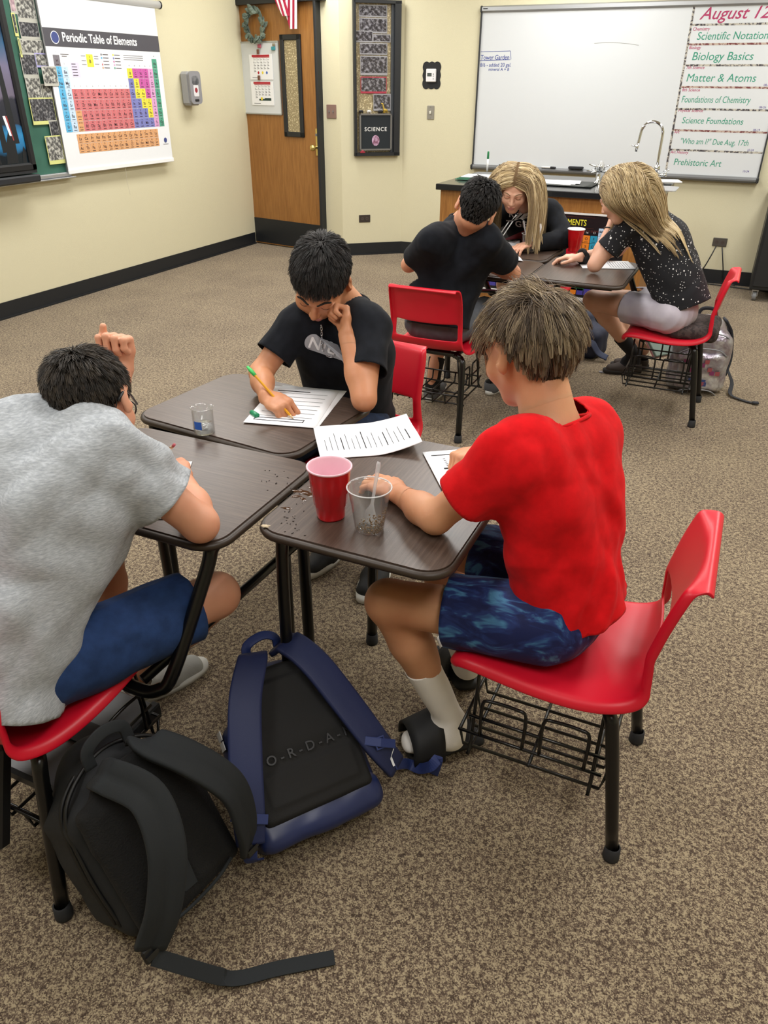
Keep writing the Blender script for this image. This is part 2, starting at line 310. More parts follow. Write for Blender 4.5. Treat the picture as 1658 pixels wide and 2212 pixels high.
calendar(118, 172, 543, 596, 'upper calendar page with red header clipped to the door board', 1)
calendar(176, 228, 547, 598, 'lower calendar page with dark green strip at its foot on the door board', 0)
for px, py, mtl, lab, w, h in ((564, 112, mat('clip_brown', '6b4636', .5), 'brown round clip above the upper calendar page', .03, .04), (566, 168, MATS['clip_brown'], 'brown round clip between the two calendar pages', .03, .04), (597, 105, mat('teal_felt', '3f8d98', .9), 'small teal eraser on corner of the door board', .05, .03), (598, 97, mat('olive_tag', '8a8470', .8), 'small olive magnet above the teal eraser', .035, .022), (567, 100, mat('red_tag', 'b3586a', .7), 'red and white magnet under the wreath', .045, .03)):
    a, z = DW(px, py); o = empty('magnet', dpt(a, z, .047), RD, label=lab, cat='magnet'); m = MB(); m.box((0, 0, 0), (w, h, .012), bev=.004); m.build('magnet_body', mtl, o)
# wreath
a, z = DW(558, 55); wr = empty('leaf_wreath', dpt(a+.01, z+.0, .05), RD, label='green grey leaf wreath hanging on the oak door', cat='wreath')
m = MB(); Rw = .105
m.tube([(Rw*math.cos(t)*.95, Rw*math.sin(t)*1.05, .012*math.sin(5*t)) for t in np.linspace(0, 2*math.pi, 25)[:-1]], .006, 6, closed=True); m.build('twig_ring', mat('twig', '5a5448', .8), wr)
ml = MB()
for k in range(70):
    t = 2*math.pi*k/70+random.uniform(-.06, .06); out = random.choice((-.6, .2, .7, 1.1)); c = np.array([Rw*math.cos(t)*.95, Rw*math.sin(t)*1.05, random.uniform(-.005, .03)])
    d = np.array([-math.sin(t), math.cos(t), 0])*random.choice((1, 1, -1))*.8+np.array([math.cos(t), math.sin(t), 0])*out*.6+np.array([0, 0, random.uniform(-.1, .5)]); d /= np.linalg.norm(d)
    s = np.cross(d, [0, 0, 1]); s /= np.linalg.norm(s); n = np.cross(s, d); L = random.uniform(.055, .082); w = L*.26; V = []
    for i, (f, g) in enumerate(((0, .1), (.2, .7), (.45, 1), (.75, .8), (1, .05))):
        V += [c+d*L*f-s*w*g+n*.003*g, c+d*L*f-n*.004*g, c+d*L*f+s*w*g+n*.003*g]
    ml.add(V, [(3*i+j, 3*i+j+1, 3*i+j+4, 3*i+j+3) for i in range(4) for j in (0, 1)])
o = ml.build('leaves', mat('wreath_leaf', '4c5b52', .7, col2='7c8b80', scale=14), wr, True); solid(o, .0012); tag(o, kind='stuff')
# flag
a, z = DW(640, 64); fl = empty('small_flag', dpt(a-.01, z, .1), RD, label='red and white striped flag hanging above the door window', cat='flag')
m = MB()
top = .30; n = 5
for (fx, sh, zb, dep, mi0) in ((-.10, .03, 0.1, .012, 0), (-.03, .0, .0, 0, 1)):
    for i in range(n):
        xa, xb = fx+i*.026, fx+(i+1)*.026; slope = .35 if mi0 == 0 else -.1; yb = zb+max(0, (.05-(xa-fx)))*1.2*(1 if mi0 == 0 else 2); V = [(xa+slope*-.0, yb, dep), (xb, zb+max(0, .05-(xb-fx))*1.2*(1 if mi0 == 0 else 2), dep+.004*((i % 2)*2-1)), (xb-slope*.22, top, dep), (xa-slope*.22, top, dep)]
        m.add(V, [(0, 1, 2, 3)], (i+mi0) % 2)
o = m.build('striped_cloth', [mat('flag_red', 'a3183a', .8), mat('flag_white', 'e9e9ec', .8)], fl); solid(o, .002)
# narrow side window on the slanted wall
nc = np.array([C2[0]-DB[0], C2[1]-DB[1], 0]); Lc = np.linalg.norm(nc); dc = nc/Lc; no = np.array([dc[1], -dc[0], 0]); RC = np.array([[dc[0], 0, no[0]], [dc[1], 0, no[1]], [0, 1, 0]])
def CW(px, py): d = ray(px, py); s = ((DB-CO)@no)/(d@no); q = CO+d*s; return float((q-DB)@dc), float(q[2])
def cpt(s, z, o=0): p = DB+dc*s+no*o; return np.array([p[0], p[1], z])
sx0 = CW(762, 170)[0]; sx1 = CW(862, 170)[0]; sz0 = CW(812, 336)[1]; sz1 = CW(812, 1)[1]
win = empty('window_1', cpt(0, 0), RC, kind='structure')
m = MB(); 
for a in ((sx0+.012, .024), (sx1-.03, .06)): m.box((a[0], (sz0+sz1)/2, .02), (a[1], sz1-sz0, .06), bev=.004)
m.box(((sx0+sx1)/2, sz0+.015, .02), (sx1-sx0, .03, .06)); m.box(((sx0+sx1)/2, sz1-.01, .02), (sx1-sx0, .025, .06)); m.build('window_frame', BLK, win)
m = MB(); m.box(((sx0+sx1)/2-.02, (sz0+sz1)/2, .004), (sx1-sx0-.06, sz1-sz0-.04, .004)); m.build('patterned_pane', PEBBLE, win)
m = MB(); m.box((sx1-.072, (sz0+sz1)/2, .012), (.03, sz1-sz0-.04, .02)); m.build('window_jamb', mat('jamb_grey', '3c4147', .5), win)
PHOTO = mat('photo_print', '2c2a33', .12, col2='8d8c95', col3='4a4852', scale=38, detail=5, range=(.42, .6), coat=1, bump=(22, .004), bstr=.8)
CAP = mat('caption_strip', '9a9aa0', .3, coat=.6)
def wz(zx, zy): return CW(740+zx/6.318, zy/6.318)
for i, (zx0, zy0, zx1, zy1, bc, lab) in enumerate(((215, 60, 600, 240, None, 'topmost glossy team photo in the narrow window'), (220, 240, 600, 460, None, 'wide glossy team photo second from top of the narrow window'), (155, 415, 405, 580, 'white', 'white edged photo at left, in the third row down of the narrow window'), (405, 465, 645, 580, None, 'small photo beside the white edged one in the narrow window'), (225, 585, 600, 750, None, 'team photo just under the white edged pair of photos'), (232, 760, 600, 1030, None, 'tall glossy photo right above the red edged one'), (235, 1045, 590, 1275, 'red', 'red edged glossy photo in the narrow window'), (410, 1280, 645, 1510, 'grey', 'photo half hidden behind the toy giraffe'))):
    a, zt = wz(zx0, zy0); b, zb = wz(zx1, zy1); o = empty('photograph', cpt((a+b)/2, zb, .010+.0015*i), RC, label=lab, cat='photograph', group='photographs taped inside the narrow window'); w, h = b-a, zt-zb
    m = MB(); m.box((0, h/2, 0), (w, h, .001), 1 if bc != 'red' else 2); m.rect(-w/2+.006, h*.12, w/2-.006, h-.008, .001, 0); m.build('print', [PHOTO, CAP, mat('red_edge', 'a83348', .4)], o)
a, zt = wz(215, 1548); b, zb = wz(650, 2045); w, h = b-a, zt-zb
lb = empty('letter_board', cpt((a+b)/2, zb, .03), RC, label='black felt letter board reading SCIENCE in grey frame', cat='letter board')
m = MB(); m.box((0, h/2, 0), (w-.02, h-.02, .012)); m.build('felt_panel', mat('felt_black', '20262b', .9), lb)
m = MB(); t = .014
for q in ((0, t/2, w, t), (0, h-t/2, w, t), (-w/2+t/2, h/2, t, h), (w/2-t/2, h/2, t, h)): m.box((q[0], q[1], .004), (q[2], q[3], .022))
m.build('frame', mat('weathered_grey', '6c6a66', .7), lb)
m = MB(); put(m, 'SCIENCE', 0, h*.53, .0075, .047, align='CENTER', bold=.015, sp=1.25); m.build('letters', mat('white_letters', 'e8e8e8', .6), lb)
m = MB(); m.lathe([(0, .0085), (.036, .0075), (.037, .006)], n=24, A=lambda v: (v[0], v[1]*1.25+h*.27, v[2])); m.build('round_sticker', mat('nebula', '7a4660', .5, col2='c7a7c4', scale=30, range=(.4, .6)), lb)
# toys on the board
def small(name, lab, cat, pos, R, mtl, fn, grp=None, smooth=True):
    o = empty(name, pos, R, label=lab, cat=cat, group=grp); m = MB(); fn(m); m.build(name+'_body', mtl, o, smooth); return o
a, z = wz(560, 1545)
def gir(m):
    m.tube([(0, .0, 0), (-.012, .05, 0), (-.02, .075, 0), (-.035, .078, 0)], [.012, .007, .006, .004], 8); m.tube([(-.012, .028, 0), (.025, .018, 0)], [.011, .011], 8)
    for x in (-.01, .024): m.tube([(x, .02, 0), (x, -.002, 0)], .004, 6)
small('toy_giraffe', 'small yellow toy giraffe standing on the letter board', 'toy', cpt(a, z+.004, .03), RC, mat('toy_yellow', 'b89a3c', .5), gir)
for i, (zx, c, lab) in enumerate(((240, '15151a', 'small black toy at far left end of the letter board top'), (350, 'd8d8d8', 'white striped toy lying on the letter board top'), (500, '1a1a1e', 'black rounded toy in the middle of the letter board top'))):
    a, z = wz(zx, 1545); small('toy_figure', lab, 'toy', cpt(a, z+.010, .03), RC, mat('toy_%d' % i, c, .5), lambda m: (m.tube([(-.02, 0, 0), (-.01, .008, 0), (.01, .006, 0), (.022, 0, 0)], [.005, .011, .011, .004], 8), m.tube([(-.012, 0, 0), (-.012, -.01, 0)], .004, 6), m.tube([(.012, 0, 0), (.012, -.01, 0)], .004, 6)))
a, z = wz(255, 2065); small('toy_car', 'tiny red and white toy on the narrow window sill', 'toy', cpt(a, z-.005, .045), RC, mat('toy_red', '9c2c3c', .5), lambda m: (m.box((0, 0, 0), (.05, .014, .02), bev=.005), m.box((0, .01, 0), (.025, .012, .016), bev=.004)), smooth=False)
# plates, thermostat, switches
def plate(px, py, w, h, mtl, name, lab, cat, fn, wall='R', sc=1):
    if wall == 'R': p = UY(px, py, WY); pos = (p[0], WY-.004, p[2]); R = RY
    elif wall == 'C': a, z = CW(px, py); pos = cpt(a, z, .004); R = RC
    else: a, z = DW(px, py); pos = dpt(a, z, .004); R = RD
    o = empty(name, pos, R, label=lab, cat=cat); m = MB(); m.box((0, 0, 0), (w, h, .008), bev=.003); m.build('cover_plate', mtl, o); fn(o); return o
SOCK = mat('brown_plate', '6f5a50', .4, .3); DPL = mat('dark_plate', '3a3330', .4)
def f_out(o):
    for x in (-.024, .024):
        m = MB(); m.lathe([(.016, .006), (.016, .004)], (x, 0, 0), 16); m.lathe([(0, .006), (.016, .006)], (x, 0, 0), 16); m.box((x-.005, .002, .007), (.002, .009, .002), 1); m.box((x+.005, .002, .007), (.002, .009, .002), 1); m.build('socket', [mat('socket_brown', '4d423d', .5), BLK], o)
plate(787, 472, .115, .07, DPL, 'wall_outlet', 'dark brown outlet plate low on the slanted wall', 'outlet', f_out, 'C')
wo = plate(1554, 523, .115, .07, mat('steel_plate', '5b5752', .4, .4), 'wall_outlet', 'dark outlet plate with two cords plugged in under the whiteboard', 'outlet', f_out)
def f_key(o):
    for x in (-.024, .024): m = MB(); m.lathe([(0, .012), (.006, .012), (.007, .004)], (x, 0, 0), 12); m.tube([(x, .016, .006), (x, -.02, .006)], .0025, 6); m.build('key_switch', GREYM, o)
plate(716, 241, .115, .115, mat('mauve_plate', '8a6f66', .4, .2), 'switch_plate', 'square brownish double key switch plate beside the door', 'switch', f_key, 'D')
def f_sw(o): m = MB(); m.box((0, 0, .012), (.012, .026, .016), bev=.003); m.build('toggle', mat('toggle_white', 'e8e6da', .4), o); m = MB(); m.tube([(0, .045, .004), (0, .045, .006)], .004, 8); m.tube([(0, -.045, .004), (0, -.045, .006)], .004, 8); m.build('plate_screws', GREYM, o)
plate(930, 243, .07, .115, mat('steel_switch', '9a968c', .4, .4), 'light_switch', 'steel light switch plate under the thermostat', 'switch', f_sw)
p = UY(932, 163, WY); th = empty('thermostat', (p[0], WY, p[2]), RY, label='white thermostat in black scalloped frame on the wall', cat='thermostat')
poly = []; hw, hh = .078, .098
for (ax, ay, bx, by) in ((hw, -hh, hw, hh), (hw, hh, -hw, hh), (-hw, hh, -hw, -hh), (-hw, -hh, hw, -hh)):
    for k in range(16): f = k/16; ox, oy = (by-ay), -(bx-ax); L = math.hypot(ox, oy); b = .010*abs(math.sin(f*math.pi*3))+.002; poly.append((ax+(bx-ax)*f+ox/L*b, ay+(by-ay)*f+oy/L*b))
m = MB(); m.prism(poly, 0, .004); m.build('scalloped_frame', mat('card_black', '15171a', .7), th)
m = MB(); m.box((0, 0, .015), (.096, .105, .024), bev=.006); tb = m.build('thermostat_case', mat('case_white', 'e4e4e6', .4), th)
m = MB(); m.box((-.012, .006, .028), (.042, .026, .002)); m.build('display', mat('lcd', '4c5450', .3), tb); m = MB(); m.box((.027, .01, .028), (.007, .012, .003), bev=.001); m.box((.027, -.005, .028), (.007, .006, .003)); m.box((.027, -.027, .028), (.007, .007, .003)); m.build('buttons', GREYM, tb)
# ---------------------------------------------------------------- left wall: dispenser, chart, chalkboard, clippings, display
def LX(px, py, x=WX): q = UX(px, py, x); return float(q[1]), float(q[2])
yc, zc = 6.275, 1.475
ds = empty('soap_dispenser', (WX, yc, zc), RX, label='grey wall soap dispenser left of the door', cat='soap dispenser')
m = MB(); m.box((0, 0, .05), (.15, .265, .10), bev=.02); m.build('housing', mat('disp_grey', '9b9ca0', .4), ds)
m = MB(); m.prism(rrect(-.08, -.12, .08, .135, .035), .098, .115); fc = m.build('front_cover', mat('disp_front', '8a8b90', .35), ds)
m = MB(); m.prism(rrect(-.045, .03, .045, .10, .02), .112, .118); m.build('sight_window', mat('disp_dark', '4e5156', .15, col2='9a9ca0', scale=12), fc)
m = MB(); m.prism(rrect(-.035, -.06, .035, .03, .01), .114, .1165, 0); m.lathe([(0, .1175), (.02, .117)], (0, -.012, 0), 16, 1); m.prism(rrect(-.028, -.1, .028, -.082, .004), .114, .1175, 2); m.build('sticker', [mat('stk', 'd8d8dc', .5), mat('stk_red', '8e2b36', .5), BLK], fc)
# pull-down periodic table
cy0, cy1 = 4.665, 5.905; ch = empty('pull_down_chart', (WX+.06, cy0, 0), RX, label='white pull-down chart titled Periodic Table of Elements', cat='wall chart')
m = MB(); m.box(((cy1-cy0)/2, (2.05+.915)/2, 0), (cy1-cy0, 2.05-.915, .002)); m.build('chart_sheet', mat('chart_white', 'e9edf2', .5), ch)
m = MB(); m.box(((cy1-cy0)/2, .925, .004), (cy1-cy0+.01, .03, .012), bev=.003); m.build('bottom_bar', mat('bar_white', 'f2f4f6', .4), ch)
m = MB(); m.tube([(-.35, 2.075, -.005), (cy1-cy0+.06, 2.075, -.005)], .028, 16, 0); ro = m.build('roller_case', mat('roller_white', 'd5d7d8', .35, .2), ch, True)
m = MB(); m.tube([(cy1-cy0+.06, 2.075, -.005), (cy1-cy0+.075, 2.075, -.005)], .03, 16); m.box((cy1-cy0+.062, 2.075, -.03), (.02, .04, .05)); m.build('end_cap', BLK, ro)
def cy(y): return y-cy0
pc = {'band': '4b4a52', 'cyan': '5bb3e0', 'ltblue': 'c4dcf2', 'red': 'cf7378', 'yel': 'e6dd45', 'vio': '7a7fc0', 'mag': 'c65aa6', 'pink': 'd8a0cf', 'grn': '4f9f85', 'org': 'dba473', 'gry': '77747c', 'lav': 'd6d3ea', 'ink': '3c2c34', 'wht': 'f4f6fa', 'navy': '3d4a86'}
pk = list(pc); pm = [mat('chart_'+k, v, .6) for k, v in pc.items()]; m = MB(); z0 = .0018
def R4(a, b, c, d, k, z=z0): m.rect(cy(a), b, cy(c), d, z, pk.index(k))
R4(cy0, 1.742, cy1, 1.855, 'band'); put(m, 'Periodic Table of Elements', cy(4.835), 1.778, z0+.001, .079, pk.index('wht'), bold=.02, sx=.93)
m.lathe([(0, z0+.001), (.040, z0+.001)], n=24, mi=pk.index('wht'), A=lambda v: (v[0]+cy(4.767), v[1]+1.798, v[2])); m.lathe([(0, z0+.002), (.035, z0+.002)], n=24, mi=pk.index('navy'), A=lambda v: (v[0]+cy(4.767), v[1]+1.798, v[2]))
EL = "H,,,,,,,,,,,,,,,,,He|Li,Be,,,,,,,,,,,B,C,N,O,F,Ne|Na,Mg,,,,,,,,,,,Al,Si,P,S,Cl,Ar|K,Ca,Sc,Ti,V,Cr,Mn,Fe,Co,Ni,Cu,Zn,Ga,Ge,As,Se,Br,Kr|Rb,Sr,Y,Zr,Nb,Mo,Tc,Ru,Rh,Pd,Ag,Cd,In,Sn,Sb,Te,I,Xe|Cs,Ba,La-Lu,Hf,Ta,W,Re,Os,Ir,Pt,Au,Hg,Tl,Pb,Bi,Po,At,Rn|Fr,Ra,Ac-Lr,Rf,Db,Sg,Bh,Hs,Mt,Ds,Rg,Cn,Nh,Fl,Mc,Lv,Ts,Og".split('|')
LA = ["La,Ce,Pr,Nd,Pm,Sm,Eu,Gd,Tb,Dy,Ho,Er,Tm,Yb,Lu".split(','), "Ac,Th,Pa,U,Np,Pu,Am,Cm,Bk,Cf,Es,Fm,Md,No,Lr".split(',')]
tx0, tx1, tz1, tz0 = 4.716, 5.848, 1.693, 1.193; cw = (tx1-tx0)/18; rh = (tz1-tz0)/7; num = 0
def cell(x, z, k, s, n, w=cw, h=rh):
    R4(x, z-h, x+w*.97, z-h*.03, k, z0+.0004); put(m, s, cy(x+w*.5), z-h*.66, z0+.001, (.030 if len(s) < 3 else .017), pk.index('ink'), align='CENTER', bold=.012)
    put(m, str(n), cy(x+w*.5), z-h*.25, z0+.001, .014, pk.index('ink'), align='CENTER'); R4(x+w*.25, z-h*.88, x+w*.75, z-h*.82, 'ink', z0+.001)
Z = 0
for r, row in enumerate(EL):
    for c, s in enumerate(row.split(',')):
        if not s: continue
        Z += 1
        if '-' in s: n = '57-71' if r == 5 else '89-103'; Z += 14
        else: n = Z
        k = 'cyan' if c == 0 else 'ltblue' if c == 1 else 'red' if c < 12 else 'grn' if c == 17 else 'pink' if c == 16 else 'vio'
        if r == 0 and c == 0: k = 'gry'
        if '-' in s: k = 'org'
        if s in ('B', 'Si', 'Ge', 'As', 'Sb', 'Te', 'Po'): k = 'yel'
        if s in ('C', 'N', 'O', 'P', 'S', 'Se'): k = 'mag'
        cell(tx0+cw*c, tz1-rh*r, k, s, n)
lx0, lx1, lz1, lz0 = 4.810, 5.751, 1.178, 1.045
for r in (0, 1):
    for c, s in enumerate(LA[r]): cell(lx0+(lx1-lx0)/15*c, lz1-(lz1-lz0)/2*r, 'org', s, (57, 89)[r]+c, (lx1-lx0)/15, (lz1-lz0)/2)
for c in range(18): put(m, str(c+1), cy(tx0+cw*(c+.5)), (tz1-rh*(0 if c in (0, 17) else 1 if c == 1 or c > 11 else 3))+.012, z0, .013, pk.index('ink'), align='CENTER')
R4(5.044, 1.621, 5.113, 1.703, 'yel'); put(m, '5', cy(5.078), 1.68, z0+.001, .016, pk.index('ink'), align='CENTER'); put(m, 'B', cy(5.078), 1.648, z0+.001, .03, pk.index('ink'), align='CENTER', bold=.015)
R4(4.875, 1.552, 4.956, 1.647, 'lav'); 
for i in range(5): R4(4.882, 1.635-.018*i, 4.882+(.05 if i else .04), 1.639-.018*i, 'ink', z0+.001)
for i, k in enumerate(('gry', 'cyan', 'wht', 'red', 'org')):
    R4(5.20, 1.70-.022*i, 5.212, 1.712-.022*i, k, z0+.001); R4(5.22, 1.704-.022*i, 5.28, 1.708-.022*i, 'ink', z0+.001); R4(5.33, 1.70-.022*i, 5.342, 1.712-.022*i, ('yel', 'vio', 'mag', 'pink', 'grn')[i], z0+.001); R4(5.35, 1.704-.022*i, 5.41, 1.708-.022*i, 'ink', z0+.001)
for i in range(3): R4(5.45, 1.705-.014*i, 5.68, 1.708-.014*i, 'gry', z0+.001)
for i, (a, b) in enumerate(((4.79, 4.87), (4.80, 4.85))): R4(a, 1.695-.012*i, b, 1.698-.012*i, 'ink', z0+.001)
for a, b in ((4.99, 1.69), (4.99, 1.66), (4.99, 1.635), (5.125, 1.69), (5.125, 1.675), (5.125, 1.64)): R4(a, b, a+.045, b+.003, 'gry', z0+.001)
m.lathe([(0, z0+.001), (.02, z0+.001)], n=16, mi=pk.index('navy'), A=lambda v: (v[0]+cy(5.835), v[1]+1.085, v[2])); R4(5.80, 1.052, 5.87, 1.056, 'gry', z0+.001)
m.build('printed_table', pm, ch)
m = MB(); m.tube([(.62, .915, .004), (.615, .80, .001), (.63, .70, .001)], .0012, 5); m.build('pull_cord', mat('cord', 'c9c3b2', .7), ch)
# chalkboard
gb = empty('chalkboard', (WX, 4.69, .91), RX, label='green chalkboard with aluminium frame behind the display', cat='chalkboard')
m = MB(); m.box((-1.2, .62, .012), (2.4, 1.24, .02)); m.build('green_surface', mat('chalk_green', '2f5f50', .7, col2='3a6b5b', scale=5), gb)
m = MB(); m.box((-.0, .62, .02), (.022, 1.28, .04), bev=.004); m.box((-1.2, 0.0, .03), (2.42, .03, .05), bev=.006); m.box((-1.2, -.02, .03), (2.46, .008, .09), bev=.002); m.build('frame', ALU, gb)
NEWS = mat('newsprint', '4c4c4c', .8, col2='c2c2bb', col3='85857f', scale=42, detail=4, range=(.42, .6)); NEWD = mat('newsprint_dark', '232327', .7, col2='8f8f8f', col3='4b4b50', scale=50, detail=5, range=(.4, .65)); NP = mat('news_paper', 'b9b9b0', .8); YE = mat('yellow_mount', 'd5d98c', .8); PU = mat('violet_mount', 'aaa6d8', .8)
def n8(zx, zy): return LX(zx/5.265, zy/5.265)
for i, (a0, b0, a1, b1, mt, rim, lab) in enumerate((
    (140, -40, 385, 240, NEWS, NP, 'topmost large newspaper clipping on the chalkboard'), (60, -60, 160, 150, mat('pink_photo', '8c6f7c', .6, col2='d1b7bd', scale=30), NP, 'pinkish photo at the top edge of the display'),
    (95, 160, 180, 400, NEWD, YE, 'yellow edged narrow clipping partly behind the display'), (185, 245, 415, 440, NEWD, NP, 'dark newspaper clipping second from top of the column'), (205, 450, 455, 620, NEWS, NP, 'newspaper clipping of a seated row of people'),
    (195, 620, 400, 870, NEWD, NP, 'tall clipping with text above its team photo'), (360, 610, 510, 760, NEWS, PU, 'violet edged clipping of two people'), (400, 765, 585, 965, NEWS, NP, 'clipping that overlaps the edge of the white chart'), (250, 890, 445, 1130, NEWS, NP, 'grey clipping of a crowd left of the hat photo'),
    (435, 965, 560, 1140, NEWS, NP, 'clipping of a figure in a hat'), (300, 1130, 595, 1390, NEWD, YE, 'wide yellow edged team photo clipping'), (515, 1380, 640, 1560, NEWD, NP, 'small portrait clipping near the chart edge'), (475, 1565, 690, 1835, NEWS, YE, 'lowest yellow edged clipping of a standing figure'),
    (150, 440, 210, 640, NEWD, YE, 'sliver of a clipping squeezed between display and newspaper column'))):
    (ya, zt), (yb, zb) = n8(a0, b0), n8(a1, b1); w, h = (yb-ya)*1.14, (zt-zb)*1.13; out = .024+.0012*i if 'overlaps' not in lab else .066
    o = empty('newspaper_clipping', (WX+out, (ya+yb)/2, (zb+zt)/2), RX, label=lab, cat='clipping', group='clippings pinned to the chalkboard')
    m = MB(); m.box((0, 0, 0), (w, h, .0008), 1); m.rect(-w/2+.006, -h*.36, w/2-.006, h/2-.008, .0009, 0); m.build('print', [mt, rim], o)
# display screen on its stand
ya, za = 4.30, .985
tv = empty('interactive_display', (WX+.12, ya, .9), RX, label='large black framed screen showing a lake at dusk', cat='display')
sw, sh = 1.9, 1.12
m = MB(); bz = .055
for q in ((-sw/2, bz/2, sw, bz), (-sw/2, sh+bz*1.5, sw, bz), (-bz/2, sh/2+bz, bz, sh+bz*2), (-sw+bz/2, sh/2+bz, bz, sh+bz*2)): m.box((q[0], q[1]+.07, .0), (q[2], q[3], .06), bev=.012)
m.box((-sw/2, sh/2+.12, -.02), (sw-.02, sh+.08, .03)); m.build('bezel', mat('bezel_black', '15171b', .35), tv)
m = MB(); m.box((-sw/2, .025, -.005), (sw, .05, .10), bev=.01); m.box((-sw/2, .068, -.01), (sw-.02, .02, .07)); m.build('lower_ledge', mat('ledge', '1d2026', .5), tv)
def screen_mat():
    mm = bpy.data.materials.new('lake_picture'); mm.use_nodes = True; nt = mm.node_tree; b = nt.nodes['Principled BSDF']; N = nt.nodes.new; L = nt.links.new; tc = N('ShaderNodeTexCoord')
    sp = N('ShaderNodeSeparateXYZ'); L(tc.outputs['Object'], sp.inputs[0]); n = N('ShaderNodeTexNoise'); n.inputs['Scale'].default_value = 5; n.inputs['Detail'].default_value = 5; L(tc.outputs['Object'], n.inputs['Vector'])
    a = N('ShaderNodeMath'); a.operation = 'MULTIPLY_ADD'; L(n.outputs['Fac'], a.inputs[0]); a.inputs[1].default_value = .16; L(sp.outputs[1], a.inputs[2]); r = N('ShaderNodeValToRGB'); e = r.color_ramp.elements
    for p, c in ((0, '0c1820'), (.27, '14242c'), (.30, '2f86b8'), (.38, '3fa6dd'), (.43, '2a6f9c'), (.44, '23252f'), (.60, '34333f'), (.62, '8d7f90'), (.80, '9d93b0'), (.92, '4a7ea6')):
        q = e.new(p) if p not in (0,) else e[0]; q.color = lin(c)
    e[-1].color = lin('35506b'); L(a.outputs[0], r.inputs[0]); L(r.outputs[0], b.inputs['Emission Color']); b.inputs['Emission Strength'].default_value = .85; b.inputs['Base Color'].default_value = lin('050505'); b.inputs['Roughness'].default_value = .15
    return mm
m = MB(); m.box((-sw/2, sh/2+.125, .004), (sw-2*bz+.004, sh, .01), 0); sc = m.build('screen', screen_mat(), tv)
m = MB(); X = -bz
for (xa, w, z0_, z1_) in ((-.10, .035, .25, 1.1), (-.20, .03, .2, 1.1)): m.add([(X+xa, z0_, .0105), (X+xa+w*1.6, z0_, .0105), (X+xa+w*.3, z1_, .0105), (X+xa-w*.3, z1_, .0105)], [(0, 1, 2, 3)])
for xa, w, h in ((-.12, .13, .12), (-.3, .2, .09), (-.55, .2, .13), (-.02, .06, .06)): m.add([(X+xa-w/2, .13, .0106), (X+xa+w/2-.03, .13, .0106), (X+xa+w*.3, .13+h, .0106), (X+xa, .13+h*1.7, .0106), (X+xa-w*.3, .13+h, .0106)], [(0, 1, 2, 3, 4)])
m.build('tree_silhouettes', mat('silhouette', '11161c', .4), sc)
m = MB(); m.add([(X-.115, .30, .0108), (X-.095, .30, .0108), (X-.12, .42, .0108), (X-.14, .42, .0108)], [(0, 1, 2, 3)], 0); m.add([(X-.093, .27, .0108), (X-.085, .27, .0108), (X-.105, .42, .0108), (X-.118, .42, .0108)], [(0, 1, 2, 3)], 1); m.build('small_boat_sail', [mat('sail', 'dfe3e6', .4, emit='dfe3e6', estr=.7), mat('sail_red', '9b3b3b', .4)], sc)
# ---------------------------------------------------------------- whiteboard
bx0, bx1, bz0, bz1 = -2.457, .012, .863, 2.085
wb = empty('whiteboard', (bx0, WY-.01, bz0), RY, label='wide whiteboard with weekly lessons written at its side', cat='whiteboard'); bw, bh = bx1-bx0, bz1-bz0
m = MB(); m.box((bw/2, bh/2, 0), (bw, bh, .014)); m.build('writing_surface', WHITE, wb)
m = MB(); m.box((bw/2, bh+.002, .014), (bw+.01, .045, .03), bev=.01); m.build('top_rail', ALU, wb)
m = MB(); m.box((bw/2, -.012, .028), (bw+.01, .042, .055), bev=.015); m.build('marker_tray', mat('tray_grey', '77797b', .45, .5), wb)
for x in (-.002, bw+.002): m = MB(); m.box((x, bh/2, .010), (.012, bh, .018)); m.box((x, bh+.002, .014), (.02, .05, .034), bev=.006); m.box((x, -.012, .03), (.022, .05, .06), bev=.012); m.build('side_trim', mat('trim_dark', '2a2c2f', .5), wb)
m = MB(); m.box((.035, bh+.004, .031), (.04, .008, .003), bev=.001); m.build('maker_plate', BLK, wb)
MI = ['a8315f', '2f8f74', '2d3f8e', '8a8a80', '7a5048', '5a4a90']; mm = [mat('marker_'+c, c, .6) for c in MI]; m = MB(); zz = .0075
def WB(px, py): q = UY(px, py, WY-.018); return float(q[0])-bx0, float(q[2])-bz0
def wr(s, px, py, size, mi, shear=.25, sx=1., bold=.004, px2=None):
    x, y = WB(px, py); 
    if px2: V, _ = text(s, size, shear=shear, bold=bold); sx = (WB(px2, py)[0]-x)/max(V[:, 0].max(), .01)
    bold = 0 if s[0] == 'M' else bold; m = MB(); put(m, s, x, y, zz, size, 0, sx=sx, shear=shear, bold=bold); m.build('handwriting', mm[mi], wb)
wr('August 12th, 2024', 1510, 42, .115, 0, .35, px2=1790, bold=.008)
for s, a, b, c, sz in (('Scientific Notation', 1503, 86, 1657, .075), ('Biology Basics', 1492, 130, 1625, .080), ('Matter & Atoms', 1480, 176, 1631, .080), ('Foundations of Chemistry', 1470, 221, 1620, .068), ('Science Foundations', 1471, 266, 1604, .066), ('"Who am I?" Due Aug. 17th', 1467, 310, 1616, .060), ('Prehistoric Art', 1453, 356, 1557, .072)):
    wr(s, a, b, sz, 1, .12, px2=c, bold=.003)
for s, a, b in (('Chemistry', 1495, 66), ('Biology', 1487, 106), ('7th Science', 1481, 149), ('8th Science', 1472, 197), ('Physical Science', 1464, 241), ('Art', 1455, 288), ('Art History', 1447, 331)): wr(s, a, b, .03, 0, .1, bold=.012)
for s, a, b in (('08-26', 1648, 186), ('08-26', 1638, 234), ('08-19', 1625, 283), ('10-24', 1612, 326), ('10-24', 1602, 372)): wr(s, a, b, .022, 5, .1, bold=.01)
